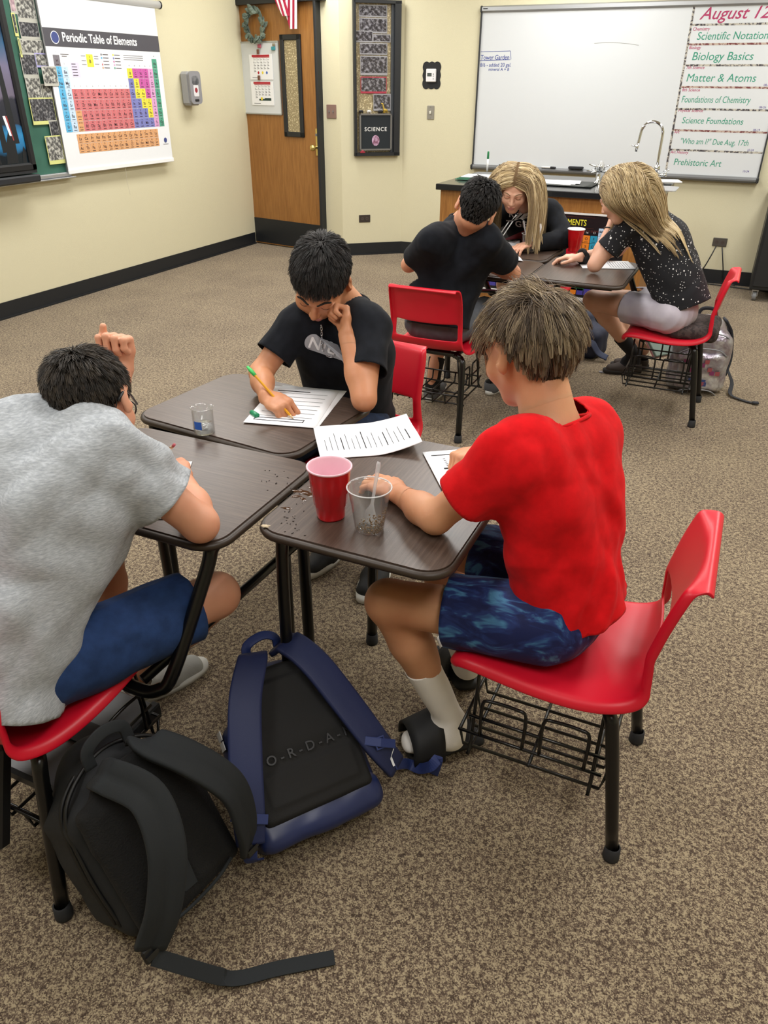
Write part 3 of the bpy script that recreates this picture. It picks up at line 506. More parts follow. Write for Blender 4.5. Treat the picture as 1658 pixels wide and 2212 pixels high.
wr('Tower Garden', 1037, 129, .052, 2, .1, px2=1099, bold=.01); wr('8/6 - added 20 gal.', 1036, 144, .040, 2, .1, px2=1103, bold=.01); wr('mineral A + B', 1054, 153, .034, 2, .1, px2=1099, bold=.01)
m = MB()
for (a, b), (c, d) in (((1038, 112), (1102, 110)), ((1102, 110), (1103, 128)), ((1036, 131), (1102, 129))):
    p, q = WB(a, b), WB(c, d); w = .002; L = math.hypot(q[0]-p[0], q[1]-p[1])+1e-6; nx, ny = -(q[1]-p[1])/L*w, (q[0]-p[0])/L*w; m.add([(p[0]-nx, p[1]-ny, zz), (q[0]-nx, q[1]-ny, zz), (q[0]+nx, q[1]+ny, zz), (p[0]+nx, p[1]+ny, zz)], [(0, 1, 2, 3)], 2)
m.build('drawn_box', mm, wb); m = MB()
pts = [WB(1283+k*9.6, 94-3.2*math.sin(k/10*2.2)+.07*k*k) for k in range(11)]
for p, q in zip(pts, pts[1:]): m.add([(p[0], p[1], zz), (q[0], q[1], zz), (q[0], q[1]+.003, zz), (p[0], p[1]+.003, zz)], [(0, 1, 2, 3)], 3)
m.build('faint_stroke', mm, wb)
tp = MB()
TAPE = [mat('tape_pattern', '3f3a40', .6, col2='b9b4a8', scale=60, range=(.45, .55)), mat('tape_red', '6e3436', .6, col2='b9a79a', scale=60, range=(.45, .55))]
p, q = WB(1499, 14), WB(1438, 366); tp.add([(p[0]-.008, p[1], zz), (q[0]-.008, q[1], zz), (q[0]+.008, q[1], zz), (p[0]+.008, p[1], zz)], [(0, 1, 2, 3)])
for (a, b), r in (((1494, 54), 0), ((1486, 96), 1), ((1480, 141), 0), ((1470, 188), 1), ((1461, 235), 0), ((1453, 281), 1), ((1444, 323), 0)):
    p = WB(a, b); tp.rect(p[0], p[1]-.007, bw-.008, p[1]+.007, zz, r)
tp.build('washi_tape_lines', TAPE, wb)
def marker(pos, d, c, lab, L=.13):
    d = np.array(d, float)/np.linalg.norm(d); p = np.array(pos, float); o = empty('dry_erase_marker', p, label=lab, cat='marker'); m = MB(); m.tube([d*0, d*L*.62], .008, 10); m.build('barrel', mat('marker_white', 'e4e6e6', .4), o, True); m = MB(); m.tube([d*L*.62, d*L*.64, d*L*.95, d*L], [.0075, .0088, .0078, .006], 10); m.build('marker_cap', c, o, True)
q = WB(1150, 366); x = bx0+q[0]
marker((x+.015, WY-.062, .878), (-1, 0, 0), mat('cap_pink', 'b23a6c', .4), 'white marker with pink cap lying in the whiteboard tray')
marker((x-.18, WY-.062, .878), (-1, 0, 0), mat('cap_dark', '1c1f26', .4), 'dark capped marker in the tray behind the person in the hoodie')
marker((x+.09, WY-.06, .878), (1, 0, 0), mat('cap_dark', '1c1f26', .4), 'dark capped marker in tray just right of the pink capped one')
o = empty('board_eraser', (x+.40, WY-.06, .885), label='black felt eraser in the middle of the marker tray', cat='eraser'); m = MB(); m.box((0, 0, 0), (.13, .045, .02), bev=.005); m.build('eraser_body', mat('felt_dark', '24262a', .9), o)
# outlet cords
for k, (pts, lab) in enumerate((([(1546, 532), (1533, 556), (1518, 580), (1500, 602)], 'black cord running left from the outlet plate'), ([(1559, 534), (1560, 556), (1561, 580), (1562, 606)], 'black cord hanging straight down from the outlet plate'))):
    P = [UY(a, b, WY-.02-(.03 if i in (1, 2) else 0)) for i, (a, b) in enumerate(pts)]; P = [np.array(v) for v in P]; P[-1][2] = max(P[-1][2], .01)
    P += [P[-1]+np.array([.1 if k else -.1, -.05, -max(0, P[-1][2]-.01)])]; m = MB(); m.tube(spline(P, 6), .005, 8); o = m.build('power_cord', BLK, None, True); tag(o, lab, 'cord')
m = MB(); P = spline([(-.25, 7.33, .008), (-.05, 7.30, .008), (.15, 7.25, .01), (.35, 7.22, .01)], 6); m.tube(P, .005, 8); tag(m.build('floor_cord', BLK, None, True), 'black cord lying along the baseboard towards the cabinet', 'cord')
# ---------------------------------------------------------------- lab counter
kx0, kx1, ky0, ky1, KH = -2.10, -.55, 5.50, 6.47, .90
ct = empty('lab_counter', ((kx0+kx1)/2, (ky0+ky1)/2, 0), label='oak demonstration bench with black top below the whiteboard', cat='lab bench'); CXm, CYm = (kx0+kx1)/2, (ky0+ky1)/2; wX, wY = kx1-kx0, ky1-ky0
m = MB(); m.box((0, 0, (KH-.04+.11)/2), (wX-.06, wY-.06, KH-.04-.11)); m.build('cabinet_body', OAK, ct)
m = MB(); m.box((0, 0, KH-.02), (wX, wY, .04), bev=.004); m.build('black_worktop', mat('epoxy_top', '1d1f22', .22, coat=.2), ct)
m = MB(); m.box((0, .0, .055), (wX-.04, wY-.045, .11)); m.build('toe_kick', BLK, ct)
m = MB(); m.box((0, -wY/2+.028, .114), (wX-.05, .006, .02)); m.build('kick_rail', ALU, ct)
# elements poster on the bench front
pz = ky0+.03
def PW(px, py): q = UY(px, py, pz); return float(q[0]), float(q[2])
px1 = -.72; px0 = -1.78; ptop = PW(1230, 460)[1]; pbot = .19
po = empty('elements_poster', (px0, pz-.004, pbot), RY, label='black poster headed THE ELEMENTS on the bench front', cat='poster'); pw, ph = px1-px0, ptop-pbot
m = MB(); m.box((pw/2, ph/2, 0), (pw, ph, .003)); m.build('poster_sheet', mat('poster_black', '121318', .35, coat=.2), po)
m = MB(); m.box((pw/2, ph, .004), (pw, .012, .008)); m.box((pw/2, 0, .004), (pw, .02, .008)); m.build('white_rail', mat('rail_white', 'dcdcdc', .5), po)
m = MB(); z0 = .0022; KC = ['e8e23c', 'd21f2d', 'e07f1f', '1f93b8', 'b9d3ee', 'efe2a0', '2c8a4f', '463f9c', '57241f', '15161b', 'e8e8ea', 'b04f8a']; km = [mat('poster_'+c, c, .5) for c in KC]
tX = PW(1196, 468)[0]-px0; tE = PW(1276, 470)[0]-px0
V, _ = text('THE ELEMENTS', .055, bold=.01); sx = (tE-tX)/(V[:, 0].max()); sx *= 1.12; put(m, 'THE ELEMENTS', tX-.055, ph-.075, z0, .055, 0, sx=sx, bold=.01)
put(m, 'LA TABLA PERIODICA DE LOS ELEMENTOS', tX-.02, ph-.115, z0, .02, 8, sx=1.05, bold=.01)
for q in ((tX-.08, ph-.092, tE+.03, ph-.090), (tX-.08, ph-.022, tE+.03, ph-.020)): m.rect(*q, z0, 8)
cs = (PW(1290, 500)[0]-PW(1258, 500)[0])/2; X18 = PW(1295, 480)[0]-px0; ty = ph-.085
cols = {12: 1, 13: 2, 14: 2, 15: 2, 16: 3, 17: 4}
for r in range(7):
    for c in range(18):
        s = EL[r].split(',')[c]
        if not s: continue
        x = X18+(c-17)*cs
        if x < .01 or x+cs > pw: continue
        k = 4 if c == 17 else 3 if c == 16 else 2 if (c > 12 and (r < 4 or c > 14)) else 1 if (c == 12 and r == 1) else 5 if c > 11 else 11 if c > 1 else 1
        if c in (12, 13) and r > 1: k = 5
        y = ty-cs*1.02*r; m.rect(x+.002, y-cs*.97, x+cs*.97, y, z0, k); put(m, s.split('-')[0], x+cs*.5, y-cs*.6, z0+.0005, cs*.5, 9, align='CENTER', bold=.01); m.rect(x+cs*.25, y-cs*.85, x+cs*.75, y-cs*.8, z0+.0005, 9)
for r in (0, 1):
    for c in range(14):
        x = pw*.12+c*cs; y = ty-cs*1.02*7.4-r*cs
        if x+cs > pw-.01 or y-cs < .02: continue
        m.rect(x+.002, y-cs*.94, x+cs*.97, y, z0, 6); put(m, LA[r][c], x+cs*.5, y-cs*.6, z0+.0005, cs*.5, 10, align='CENTER', bold=.01)
for c in range(20): m.rect(.03+c*.05, .03, .075+c*.05, .075, z0, 7 if c != 14 else 2)
for c in (12, 13, 14, 15, 16): put(m, str(c+1), X18+(c-16.5)*cs, ty-cs+.012, z0, .02, 10, align='CENTER')
m.build('poster_print', km, po)
# things on the bench
def sheet(name, lab, cat, cx, cyy, z, w, h, rz, mtl, t=.002, grp=None, lift=None, pr=None, n=8):
    o = empty(name, (cx, cyy, z), rz=rz, label=lab, cat=cat, group=grp); m = MB(); V = []
    for j in range(n+1):
        for i in range(n+1):
            x, y = (i/n-.5)*w, (j/n-.5)*h; V.append((x, y, t*.5+(lift(i/n, j/n) if lift else 0)))
    F = [(j*(n+1)+i, j*(n+1)+i+1, (j+1)*(n+1)+i+1, (j+1)*(n+1)+i) for j in range(n) for i in range(n)]; m.add(V, F); s = m.build('paper_sheet', mtl, o, True); solid(s, t, 1)
    if pr: m = MB(); pr(m, w, h, (lambda x, y: t+.0006+(lift(x/w+.5, y/h+.5) if lift else 0))); m.build('print', [INK, mat('ink_dark', '2a2a30', .8)], o)
    return o
q = U(1035, 388, KH); q2 = U(1200, 399, KH)
GRN = mat('green_folder', '3e7a5e', .6)
for k in range(4): sheet('folder', ['lowest green folder of the stack at bench left', 'second green folder from the bottom of the bench stack', 'green folder just under the loose papers on the bench', 'loose white worksheets on top of the green folders'][k], 'folder' if k < 3 else 'papers', q[0]+.01*k, q[1]-.01+.008*k, KH+.001+.006*k, .30, .22, .05*k-.08, GRN if k < 3 else PAPER, .005)
sheet('tray_mat', 'dark flat tray under white papers at the bench middle', 'tray', q2[0]+.05, q2[1]+.05, KH+.001, .44, .32, 0, mat('dark_mat', '1c2220', .5), .006)
for k in range(3): sheet('worksheet', ['lowest worksheet on the dark bench tray', 'middle worksheet on the dark bench tray', 'topmost worksheet on the dark bench tray'][k], 'paper', q2[0]-.02+.02*k, q2[1]+.05+.008*k, KH+.008+.0025*k, .28, .21, .1*k-.05, PAPER, .002)
q = U(1051, 378, KH); marker((q[0], q[1], KH+.026), (0, 0, 1), mat('cap_green', '1f7a48', .4), 'green capped marker standing upright on the bench', .145)
# gas valves and faucet
q = U(1290, 397, KH); gv = empty('gas_valve', (q[0], q[1], KH), label='chrome gas turret with lever taps on the bench', cat='gas valve')
m = MB(); m.lathe([(.032, 0), (.032, .01), (.016, .02), (.014, .10), (.02, .105), (.02, .125), (0, .13)], n=20); m.build('turret', CHROME, gv, True)
for s, a in ((-1, .3), (1, -.2), (-1, -1.2)):
    d = np.array([s*math.cos(a), math.sin(a), 0]); m = MB(); m.tube([np.array([0, 0, .085])+d*.01, np.array([0, 0, .085])+d*.06, np.array([0, 0, .08])+d*.10], [.008, .007, .004], 8); t = m.build('serrated_nozzle', CHROME, gv, True); m = MB(); m.tube([np.array([0, 0, .095])+d*.035, np.array([0, 0, .115])+d*.035, np.array([0, 0, .125])+d*.085], [.006, .005, .005], 8); m.build('lever', CHROME, t, True)
q = U(1412, 398, KH); fa = empty('gooseneck_faucet', (q[0], q[1], KH), label='tall chrome gooseneck faucet beside the person in the speckled shirt', cat='faucet')
m = MB(); m.lathe([(.034, 0), (.034, .012), (.020, .03), (.018, .09), (.022, .095), (.022, .12), (.012, .13), (0, .13)], n=20); m.build('faucet_base', CHROME, fa, True)
P = [(0, 0, .12), (0, 0, .24), (0, 0, .33)]+[(-.075+.075*math.cos(t), -.005, .33+.075*math.sin(t)) for t in np.linspace(.3, math.pi, 9)]+[(-.155, -.008, .28), (-.16, -.008, .25)]
m = MB(); m.tube(spline(P, 4), .0095, 12); sp = m.build('spout', CHROME, fa, True)
m = MB(); m.tube([(-.16, -.008, .265), (-.162, -.008, .21)], [.013, .008], 12); m.tube([(-.16, -.008, .245), (-.205, -.01, .25)], [.006, .004], 8); m.build('aerator', CHROME, sp, True)
for s in (-1, 1):
    m = MB(); m.tube([(0, 0, .06), (.05*s, -.01*s, .065), (.075*s, -.015*s, .065)], [.01, .012, .012], 10); h = m.build('tap_arm', CHROME, fa, True); m = MB(); m.tube([(.068*s, -.014*s, .06), (.068*s, -.014*s, .095)], .007, 8); m.tube([(.068*s-.022, -.014*s, .092), (.068*s+.022, -.014*s, .098)], .006, 8); m.build('cross_handle', CHROME, h, True)
m = MB(); q2 = U(1408, 404, KH); o = empty('sink_rim', (q2[0]-.02, q2[1]-.08, KH), label='shallow steel sink rim beside the tall faucet', cat='sink'); m.prism(rrect(-.2, -.14, .2, .14, .03), .0, .006); m.build('rim', mat('pale_steel', 'c9ccd0', .2, .6), o)
q = U(1447, 396, KH); sheet('paper_pad', 'white pad on the bench corner by the faucet', 'paper', q[0]-.03, q[1]-.03, KH+.007, .2, .15, .3, PAPER, .01)
q = U(1312, 378, KH); bt = empty('wash_bottle', (q[0], min(q[1], 6.36), KH), label='clear plastic bottle behind the gas turret', cat='bottle'); m = MB(); m.lathe([(0, 0), (.03, 0), (.032, .09), (.014, .12), (.012, .13), (0, .13)], n=20); m.build('bottle_body', mat('milky_plastic', 'e6e8ea', .2, trans=.5), bt, True)
# black cabinet with caster at the right edge
cb = empty('rolling_cabinet', (.13, 6.86, 0), label='black rolling metal cabinet cut off by the frame', cat='cabinet')
CB = mat('cabinet_black', '191b1e', .5); m = MB(); m.box((.46, .3, .43), (.9, .6, .68), bev=.008); m.build('cabinet_case', CB, cb)
m = MB(); m.box((.46, .3, .785), (.94, .64, .03), bev=.006); m.build('cabinet_top', CB, cb)
m = MB(); m.box((.44, -.004, .43), (.82, .012, .62), bev=.003); dr = m.build('cabinet_door', mat('cabinet_door', '202225', .45), cb); m = MB()
for i in range(3): m.box((.2, -.012, .2+.02*i), (.14, .004, .006))
m.build('vent_slot', BLK, dr)
for x, y in ((.06, .04), (.86, .04), (.06, .56)):
    m = MB(); m.box((x, y, .085), (.05, .05, .012)); m.box((x-.02, y, .06), (.006, .03, .05)); m.box((x+.02, y, .06), (.006, .03, .05)); f = m.build('caster_fork', ALU, cb); m = MB(); m.tube([(x-.014, y, .035), (x+.014, y, .035)], .035, 20); m.build('caster_wheel', mat('wheel_grey', '7c7f82', .5), f)
# projector-like black object at the frame edge above the cabinet
q = UY(1652, 372, 7.1); o = empty('camera_arm', (q[0]+.03, 7.1, q[2]), label='black round ended device above the cabinet at frame edge', cat='device'); m = MB(); m.tube([(0, 0, 0), (.05, 0, .01), (.2, 0, .02), (.3, 0, 0)], [.018, .03, .032, .02], 12); m.tube([(.28, 0, 0), (.32, .02, -.09)], .012, 8); m.build('device_body', BLK, o, True)
# ---------------------------------------------------------------- student combo desks
def shell_mesh(parent):
    # profile (y, z, halfwidth) from seat front to the top of the back; local +y is where the sitter faces
    pr = [(.212, .395, .165), (.215, .412, .178), (.20, .427, .187), (.16, .432, .195), (.10, .427, .20), (.03, .420, .203), (-.05, .418, .203), (-.11, .424, .20), (-.15, .437, .195), (-.178, .46, .190), (-.190, .485, .184), (-.192, .492, .182), (-.197, .525, .178), (-.199, .56, .177), (-.200, .567, .177), (-.206, .60, .177), (-.214, .64, .178), (-.224, .68, .178), (-.233, .71, .176), (-.238, .726, .172), (-.242, .735, .166), (-.252, .738, .162), (-.262, .728, .162)]
    P = np.array(pr); n = 16; us = np.array([-1.0, -.985, -.94, -.86, -.74, -.62, -.45, -.25, 0, .25, .45, .62, .74, .86, .94, .985, 1.0]); V = []; m = len(P)
    T = np.gradient(P[:, :2], axis=0); T /= np.linalg.norm(T, axis=1)[:, None]; Nn = np.stack([T[:, 1], -T[:, 0]], 1)   # towards the sitter? flipped below
    for j in range(m):
        y, z, w = P[j]; ny, nz = Nn[j]; s = 1 if nz > 0 or ny > 0 else -1; ny, nz = ny*s, nz*s
        back = j > 8; bow = (.012 if not back else (.030*min(1, (j-8)/5) if j < 20 else .0)); 
        for u in us:
            lip = (-.022 if abs(u) > .99 else -.010 if abs(u) > .98 else 0)*(1 if j < 20 else 0)
            d = bow*(abs(u)**2.2)+lip; V.append((u*w, y+ny*d, z+nz*d))
    k = len(us); F = []
    for j in range(m-1):
        for i in range(k-1):
            if 11 <= j <= 13 and 3 <= i <= 12: continue
            F.append((j*k+i, j*k+i+1, (j+1)*k+i+1, (j+1)*k+i))
    o = mk('seat_shell', V, F, REDP, parent, True); solid(o, .007, 0); subd(o, 2); return o
def combo(x, y, rz, d, label, group='student chair desks', legs=None, tube=True, wide=.26):
    dx0, dx1, dy0, dy1 = d
    t = empty('chair_desk', (x, y, 0), rz=rz, label=label, cat='desk', group=group)
    H0 = .71; shell_mesh(t)
    m = MB(); pl = rrect(dx0, dy0, dx1, dy1, .055, 8); m.prism(pl, H0-.004, H0, 0); q = rrect(dx0-.0, dy0-.0, dx1+.0, dy1+.0, .055, 8); m.prism([(a, b) for a, b in q], H0-.022, H0-.004, 1); tp = m.build('desktop', [DESK, DEDGE], t)
    m = MB(); q2 = rrect(dx0-.003, dy0-.003, dx1+.003, dy1+.003, .058, 8); n = len(q2)
    m.tube([(a, b, H0-.0118) for a, b in q2], .0092, 8, closed=True); m.build('edge_band', DEDGE, tp, True)
    # rear legs and under-seat frame
    m = MB(); m.tube([(-.16, -.13, .40), (-.13, -.10, .405), (.13, -.10, .405), (.16, -.13, .40)], .0135, 10); m.tube([(-.12, -.11, .402), (-.12, .0, .396), (-.11, .12, .398)], .0125, 10); m.tube([(.12, -.11, .402), (.12, .0, .396), (.11, .12, .398)], .0125, 10); m.tube([(-.13, .12, .396), (.15, .12, .394)], .0125, 10); m.build('seat_frame', TUBEB, t, True)
    for s in (-1, 1):
        m = MB(); m.tube(spline([(s*.125, -.105, .402), (s*.165, -.13, .39), (s*.175, -.145, .34), (s*.192, -.195, .03)], 5), .0145, 12); lg = m.build('rear_leg', TUBEB, t, True)
        m = MB(); m.lathe([(.0, .0), (.0185, .0), (.019, .006), (.0175, .036), (.014, .038)], (s*.192, -.197, 0), 18); m.build('rubber_foot', RUB, lg, True)
    # basket
    m = MB(); r = .0042; zb, zt = .165, .33
    for yy in (-.12, .16):
        m.tube(spline([(-.14, yy, .40), (-.165, yy, zb+.02), (-.16, yy, zb), (.16, yy, zb), (.165, yy, zb+.02), (.14, yy, .40)], 3), r, 6)
    for xx in (-.16, -.095, -.03, .03, .095, .16): m.tube([(xx, .19, zb+.045), (xx, .18, zb), (xx, -.14, zb), (xx, -.15, zb+.05)], r, 6)
    for (yy, zz) in ((-.15, zb+.05), (.19, zb+.045), (.02, zb)): m.tube([(-.165, yy, zz), (.165, yy, zz)], r, 6)
    for s in (-1, 1):
        m.tube([(s*.168, -.14, zb+.05), (s*.168, .19, zb+.05)], r, 6); m.tube([(s*.165, -.14, zb+.10), (s*.165, .17, zb+.10)], r, 6)
        for ya in (-.10, .04): m.tube(spline([(s*.168, ya, zb+.05), (s*.166, ya, .31), (s*.166, ya+.02, .325), (s*.166, ya+.08, .325), (s*.166, ya+.10, .31), (s*.168, ya+.10, zb+.05)], 3), r, 6)
    m.build('wire_basket', TUBEB, t, True)
    # connecting tube on the sitter's right, front legs
    fx0, fx1, fy = (legs or (dx0+.05, dx1-.03, dy1-.03))
    xr = dx1-.035; yr = dy0+.05
    m = MB(); m.tube(spline([(.0, .125, .385), (.10, .125, .372), (.19, .125, .362), (min(.235, xr-.02), .135, .37), (min(.262, xr-.01), .16, .41), (xr-.01, yr-.03, .62), (xr-.005, yr-.005, .67), (xr, yr+.05, .68), (xr, dy1-.06, .678)], 5), .0155, 12); m.build('connecting_tube', TUBEB, t, True)
    m = MB(); m.tube([(.20, .13, .39), (fx1, fy, .50)], .0125, 10); m.build('side_brace', TUBEB, t, True)
    for xx, nm in ((fx0, 0), (fx1, 1)):
        m = MB(); m.tube(spline([(xx+(.02 if xx < 0 else -.0), fy-.06, .682), (xx, fy-.02, .675), (xx, fy, .62), (xx, fy+.01, .03)], 4), .0145 if nm == 0 else .0155, 12); lg = m.build('front_leg', TUBEB, t, True)
        m = MB(); m.lathe([(.0, .0), (.0185, .0), (.019, .006), (.0175, .036), (.014, .038)], (xx, fy+.01, 0), 18); m.build('rubber_foot', RUB, lg, True)
    m = MB(); m.box(((fx0+fx1)/2, (dy0+dy1)/2, .676), (fx1-fx0-.02, dy1-dy0-.10, .012)); m.tube([(fx0, fy, .655), (fx1, fy, .655)], .011, 10); m.build('under_frame', TUBEB, t)
    return t
cL = combo(-1.19, .78, 0, (-.215, .345, .245, .665), 'combined desk with red seat under the person in the grey shirt')
cR = combo(-.17, 1.40, math.pi/2, (-.275, .29, .215, .64), 'combined desk with red seat under the person in the red shirt')
cB = combo(-1.10, 2.13, math.pi-.10, (-.24, .295, .235, .655), 'combined desk with red seat under the person in black with a silver chain')
cF = combo(-1.25, 3.405, 0, (-.23, .33, .245, .675), 'combined desk with red seat under the person in plain black t-shirt seen from behind')
cG = combo(-1.12, 4.78, math.pi-.03, (-.20, .36, .225, .655), 'combined desk with red seat under the person in the black hoodie')
cS = combo(-.23, 4.10, math.pi/2, (-.40, .19, .235, .675), 'combined desk with red seat under the person in the speckled shirt')
# ---------------------------------------------------------------- figures: blended distance fields turned into one surface
def _n(v): v = np.array(v, float); return v/(np.linalg.norm(v)+1e-9)
def cap(a, b, ra, rb=None, k=.02, sub=False): return ('c', np.array(a, float), np.array(b, float), ra, ra if rb is None else rb, k, sub)
def ell(c, r, R=None, k=.02, sub=False): return ('e', np.array(c, float), np.array(r, float), np.eye(3) if R is None else np.array(R, float), 0, k, sub)   # R columns = axes
def ecap(a, b, side, ra, rb, k=.03, sub=False): return ('f', np.array(a, float), np.array(b, float), (np.array(side, float), ra), rb, k, sub)  # (side radius, depth radius)
def rbox(c, r, R, rad=.03, k=.02, sub=False): return ('b', np.array(c, float), np.array(r, float), np.array(R, float), rad, k, sub)
def dist(p, X):
    t = p[0]
    if t == 'c':
        a, b, ra, rb = p[1:5]; ab = b-a; L2 = max(ab@ab, 1e-9); h = np.clip(((X-a)@ab)/L2, 0, 1); return np.linalg.norm(X-a-h[..., None]*ab, axis=-1)-(ra+(rb-ra)*h)
    if t == 'e':
        q = (X-p[1])@p[3]; r = p[2]; k0 = np.linalg.norm(q/r, axis=-1); k1 = np.linalg.norm(q/(r*r), axis=-1)+1e-6; return k0*(k0-1)/k1
    if t == 'b': q = np.abs((X-p[1])@p[3])-(p[2]-p[4]); return np.linalg.norm(np.maximum(q, 0), axis=-1)+np.minimum(q.max(-1), 0)-p[4]
    a, b, (sd, ra), rb = p[1:5]; ab = b-a; L2 = max(ab@ab, 1e-9); h = np.clip(((X-a)@ab)/L2, 0, 1); d = X-a-h[..., None]*ab; ax = ab/math.sqrt(L2)
    s = _n(sd-ax*(sd@ax)); w = np.cross(ax, s); rx = ra[0]+(rb[0]-ra[0])*h; ry = ra[1]+(rb[1]-ra[1])*h; rm = np.minimum(rx, ry)
    x, y, z = d@s, d@w, d@ax; k0 = np.sqrt((x/rx)**2+(y/ry)**2+(z/rm)**2); k1 = np.sqrt((x/rx**2)**2+(y/ry**2)**2+(z/rm**2)**2)+1e-6; return k0*(k0-1)/k1
def bound(p):
    if p[0] == 'c': r = max(p[3], p[4]); return np.minimum(p[1], p[2])-r, np.maximum(p[1], p[2])+r
    if p[0] in 'eb': r = np.abs(p[3])@p[2]; return p[1]-r, p[1]+r
    r = max(p[3][1]+tuple(p[4])); return np.minimum(p[1], p[2])-r, np.maximum(p[1], p[2])+r
def field(prims, X):
    F = np.full(X.shape[:-1], 1.)
    for p in prims:
        d = dist(p, X); k = p[5]
        if p[6]: d = -d; h = np.clip(.5-.5*(d-F)/k*-1, 0, 1) if False else np.clip(.5+.5*(d-F)/k, 0, 1); F = F+(d-F)*h+k*h*(1-h)
        else: h = np.clip(.5+.5*(d-F)/k, 0, 1); F = d+(F-d)*h-k*h*(1-h)
    return F
def nets(prims, h, lo=None, hi=None, keep=None):
    B = [bound(p) for p in prims if not p[6]]
    if lo is None: lo = np.min([b[0] for b in B], 0)-3*h-.012; hi = np.max([b[1] for b in B], 0)+3*h+.012
    n = np.ceil((hi-lo)/h).astype(int)+1; G = np.full(n, 1., np.float32); ax = [lo[i]+h*np.arange(n[i]) for i in range(3)]
    for p in prims:
        b0, b1 = bound(p); pad = p[5]+2*h+.004; i0 = np.clip(np.floor((b0-pad-lo)/h).astype(int), 0, n); i1 = np.clip(np.ceil((b1+pad-lo)/h).astype(int)+1, 0, n)
        if np.any(i1 <= i0): continue
        sl = tuple(slice(i0[i], i1[i]) for i in range(3)); X = np.stack(np.meshgrid(*[ax[i][sl[i]] for i in range(3)], indexing='ij'), -1); F = G[sl]; d = dist(p, X).astype(np.float32); k = p[5]
        if p[6]: d = -d; hh = np.clip(.5+.5*(d-F)/k, 0, 1); G[sl] = F+(d-F)*hh+k*hh*(1-hh)
        else: hh = np.clip(.5+.5*(d-F)/k, 0, 1); G[sl] = d+(F-d)*hh-k*hh*(1-hh)
    S = G < 0; c = [slice(None, -1), slice(1, None)]
    cs = sum(S[c[i], c[j], c[k_]].astype(np.int8) for i in (0, 1) for j in (0, 1) for k_ in (0, 1)); act = (cs > 0) & (cs < 8); idx = np.full(act.shape, -1, np.int64); cells = np.argwhere(act); idx[act] = np.arange(len(cells))
    acc = np.zeros((len(cells), 3)); cnt = np.zeros(len(cells)); I, J, K = cells.T
    for axn in range(3):
        o = [i for i in range(3) if i != axn]
        for p_ in (0, 1):
            for q_ in (0, 1):
                off = [0, 0, 0]; off[o[0]] = p_; off[o[1]] = q_; a = G[I+off[0], J+off[1], K+off[2]]; off2 = list(off); off2[axn] = 1; b = G[I+off2[0], J+off2[1], K+off2[2]]
                m_ = (a < 0) != (b < 0); t = np.where(m_, a/(a-b+1e-12), 0); pos = np.tile(np.array(off, float), (len(cells), 1)); pos[:, axn] = t; acc += pos*m_[:, None]; cnt += m_
    V = lo+(cells+acc/np.maximum(cnt, 1)[:, None])*h; Q = []
    for axn in range(3):
        o = [i for i in range(3) if i != axn]; s1 = [slice(1, -1)]*3; s1[axn] = slice(0, -1); s2 = list(s1); s2[axn] = slice(1, None); A, Bm = S[tuple(s1)], S[tuple(s2)]; E = np.argwhere(A != Bm); base = E.copy(); base[:, o[0]] += 1; base[:, o[1]] += 1
        if not len(E): continue
        def ci(d0, d1): e = base.copy(); e[:, o[0]] -= d0; e[:, o[1]] -= d1; return idx[e[:, 0], e[:, 1], e[:, 2]]
        q = np.stack([ci(1, 1), ci(0, 1), ci(0, 0), ci(1, 0)], 1); ins = A[E[:, 0], E[:, 1], E[:, 2]] if False else S[tuple(s1)][tuple(E.T)]
        fl = ins if axn != 1 else ~ins; q[~fl] = q[~fl][:, ::-1]; Q.append(q)
    Q = np.concatenate(Q); Q = Q[(Q >= 0).all(1)]; C_ = V.mean(0); a_, b_, c_, d_ = (V[Q[:, i]]-C_ for i in range(4))
    if (np.einsum('ij,ij->i', a_, np.cross(b_, c_))+np.einsum('ij,ij->i', a_, np.cross(c_, d_))).sum() < 0: Q = Q[:, ::-1]
    if keep is not None: Q = Q[keep(V[Q].mean(1))]; 
    return V, Q
def compact(V, Q):
    u = np.unique(Q); mp = np.full(len(V), -1); mp[u] = np.arange(len(u)); return V[u], mp[Q]
def normals(V, Q):
    N = np.zeros_like(V); a, b, c, d = (V[Q[:, i]] for i in range(4)); f = np.cross(c-a, d-b)
    for i in range(4): np.add.at(N, Q[:, i], f)
    return N/(np.linalg.norm(N, axis=1)[:, None]+1e-12)
def relax(V, Q, it=2, lam=.5):
    for _ in range(it):
        A = np.zeros_like(V); c = np.zeros(len(V))
        for i in range(4): np.add.at(A, Q[:, i], V[Q[:, (i+1) % 4]]+V[Q[:, (i-1) % 4]]); np.add.at(c, Q[:, i], 2)
        V = V+lam*(A/np.maximum(c, 1)[:, None]-V)
    return V
def wav(P, f, seed, warp=1.):
    r = np.random.RandomState(seed); out = 0
    Y = P*f; Y = Y+warp*np.stack([np.sin(Y[:, 1]*.9+r.rand()*6), np.sin(Y[:, 2]*1.1+r.rand()*6), np.sin(Y[:, 0]*.8+r.rand()*6)], 1)
    for k in range(4): d = r.randn(3); d /= np.linalg.norm(d); out = out+np.sin(Y@d*(1+.45*k)+r.rand()*6)/(1+.5*k)
    return out/2.2
def frame(fwd, up):   # columns: right, forward, up
    f = _n(fwd); u = np.array(up, float); u = _n(u-f*(u@f)); r = np.cross(f, u); return np.stack([r, f, u], 1)
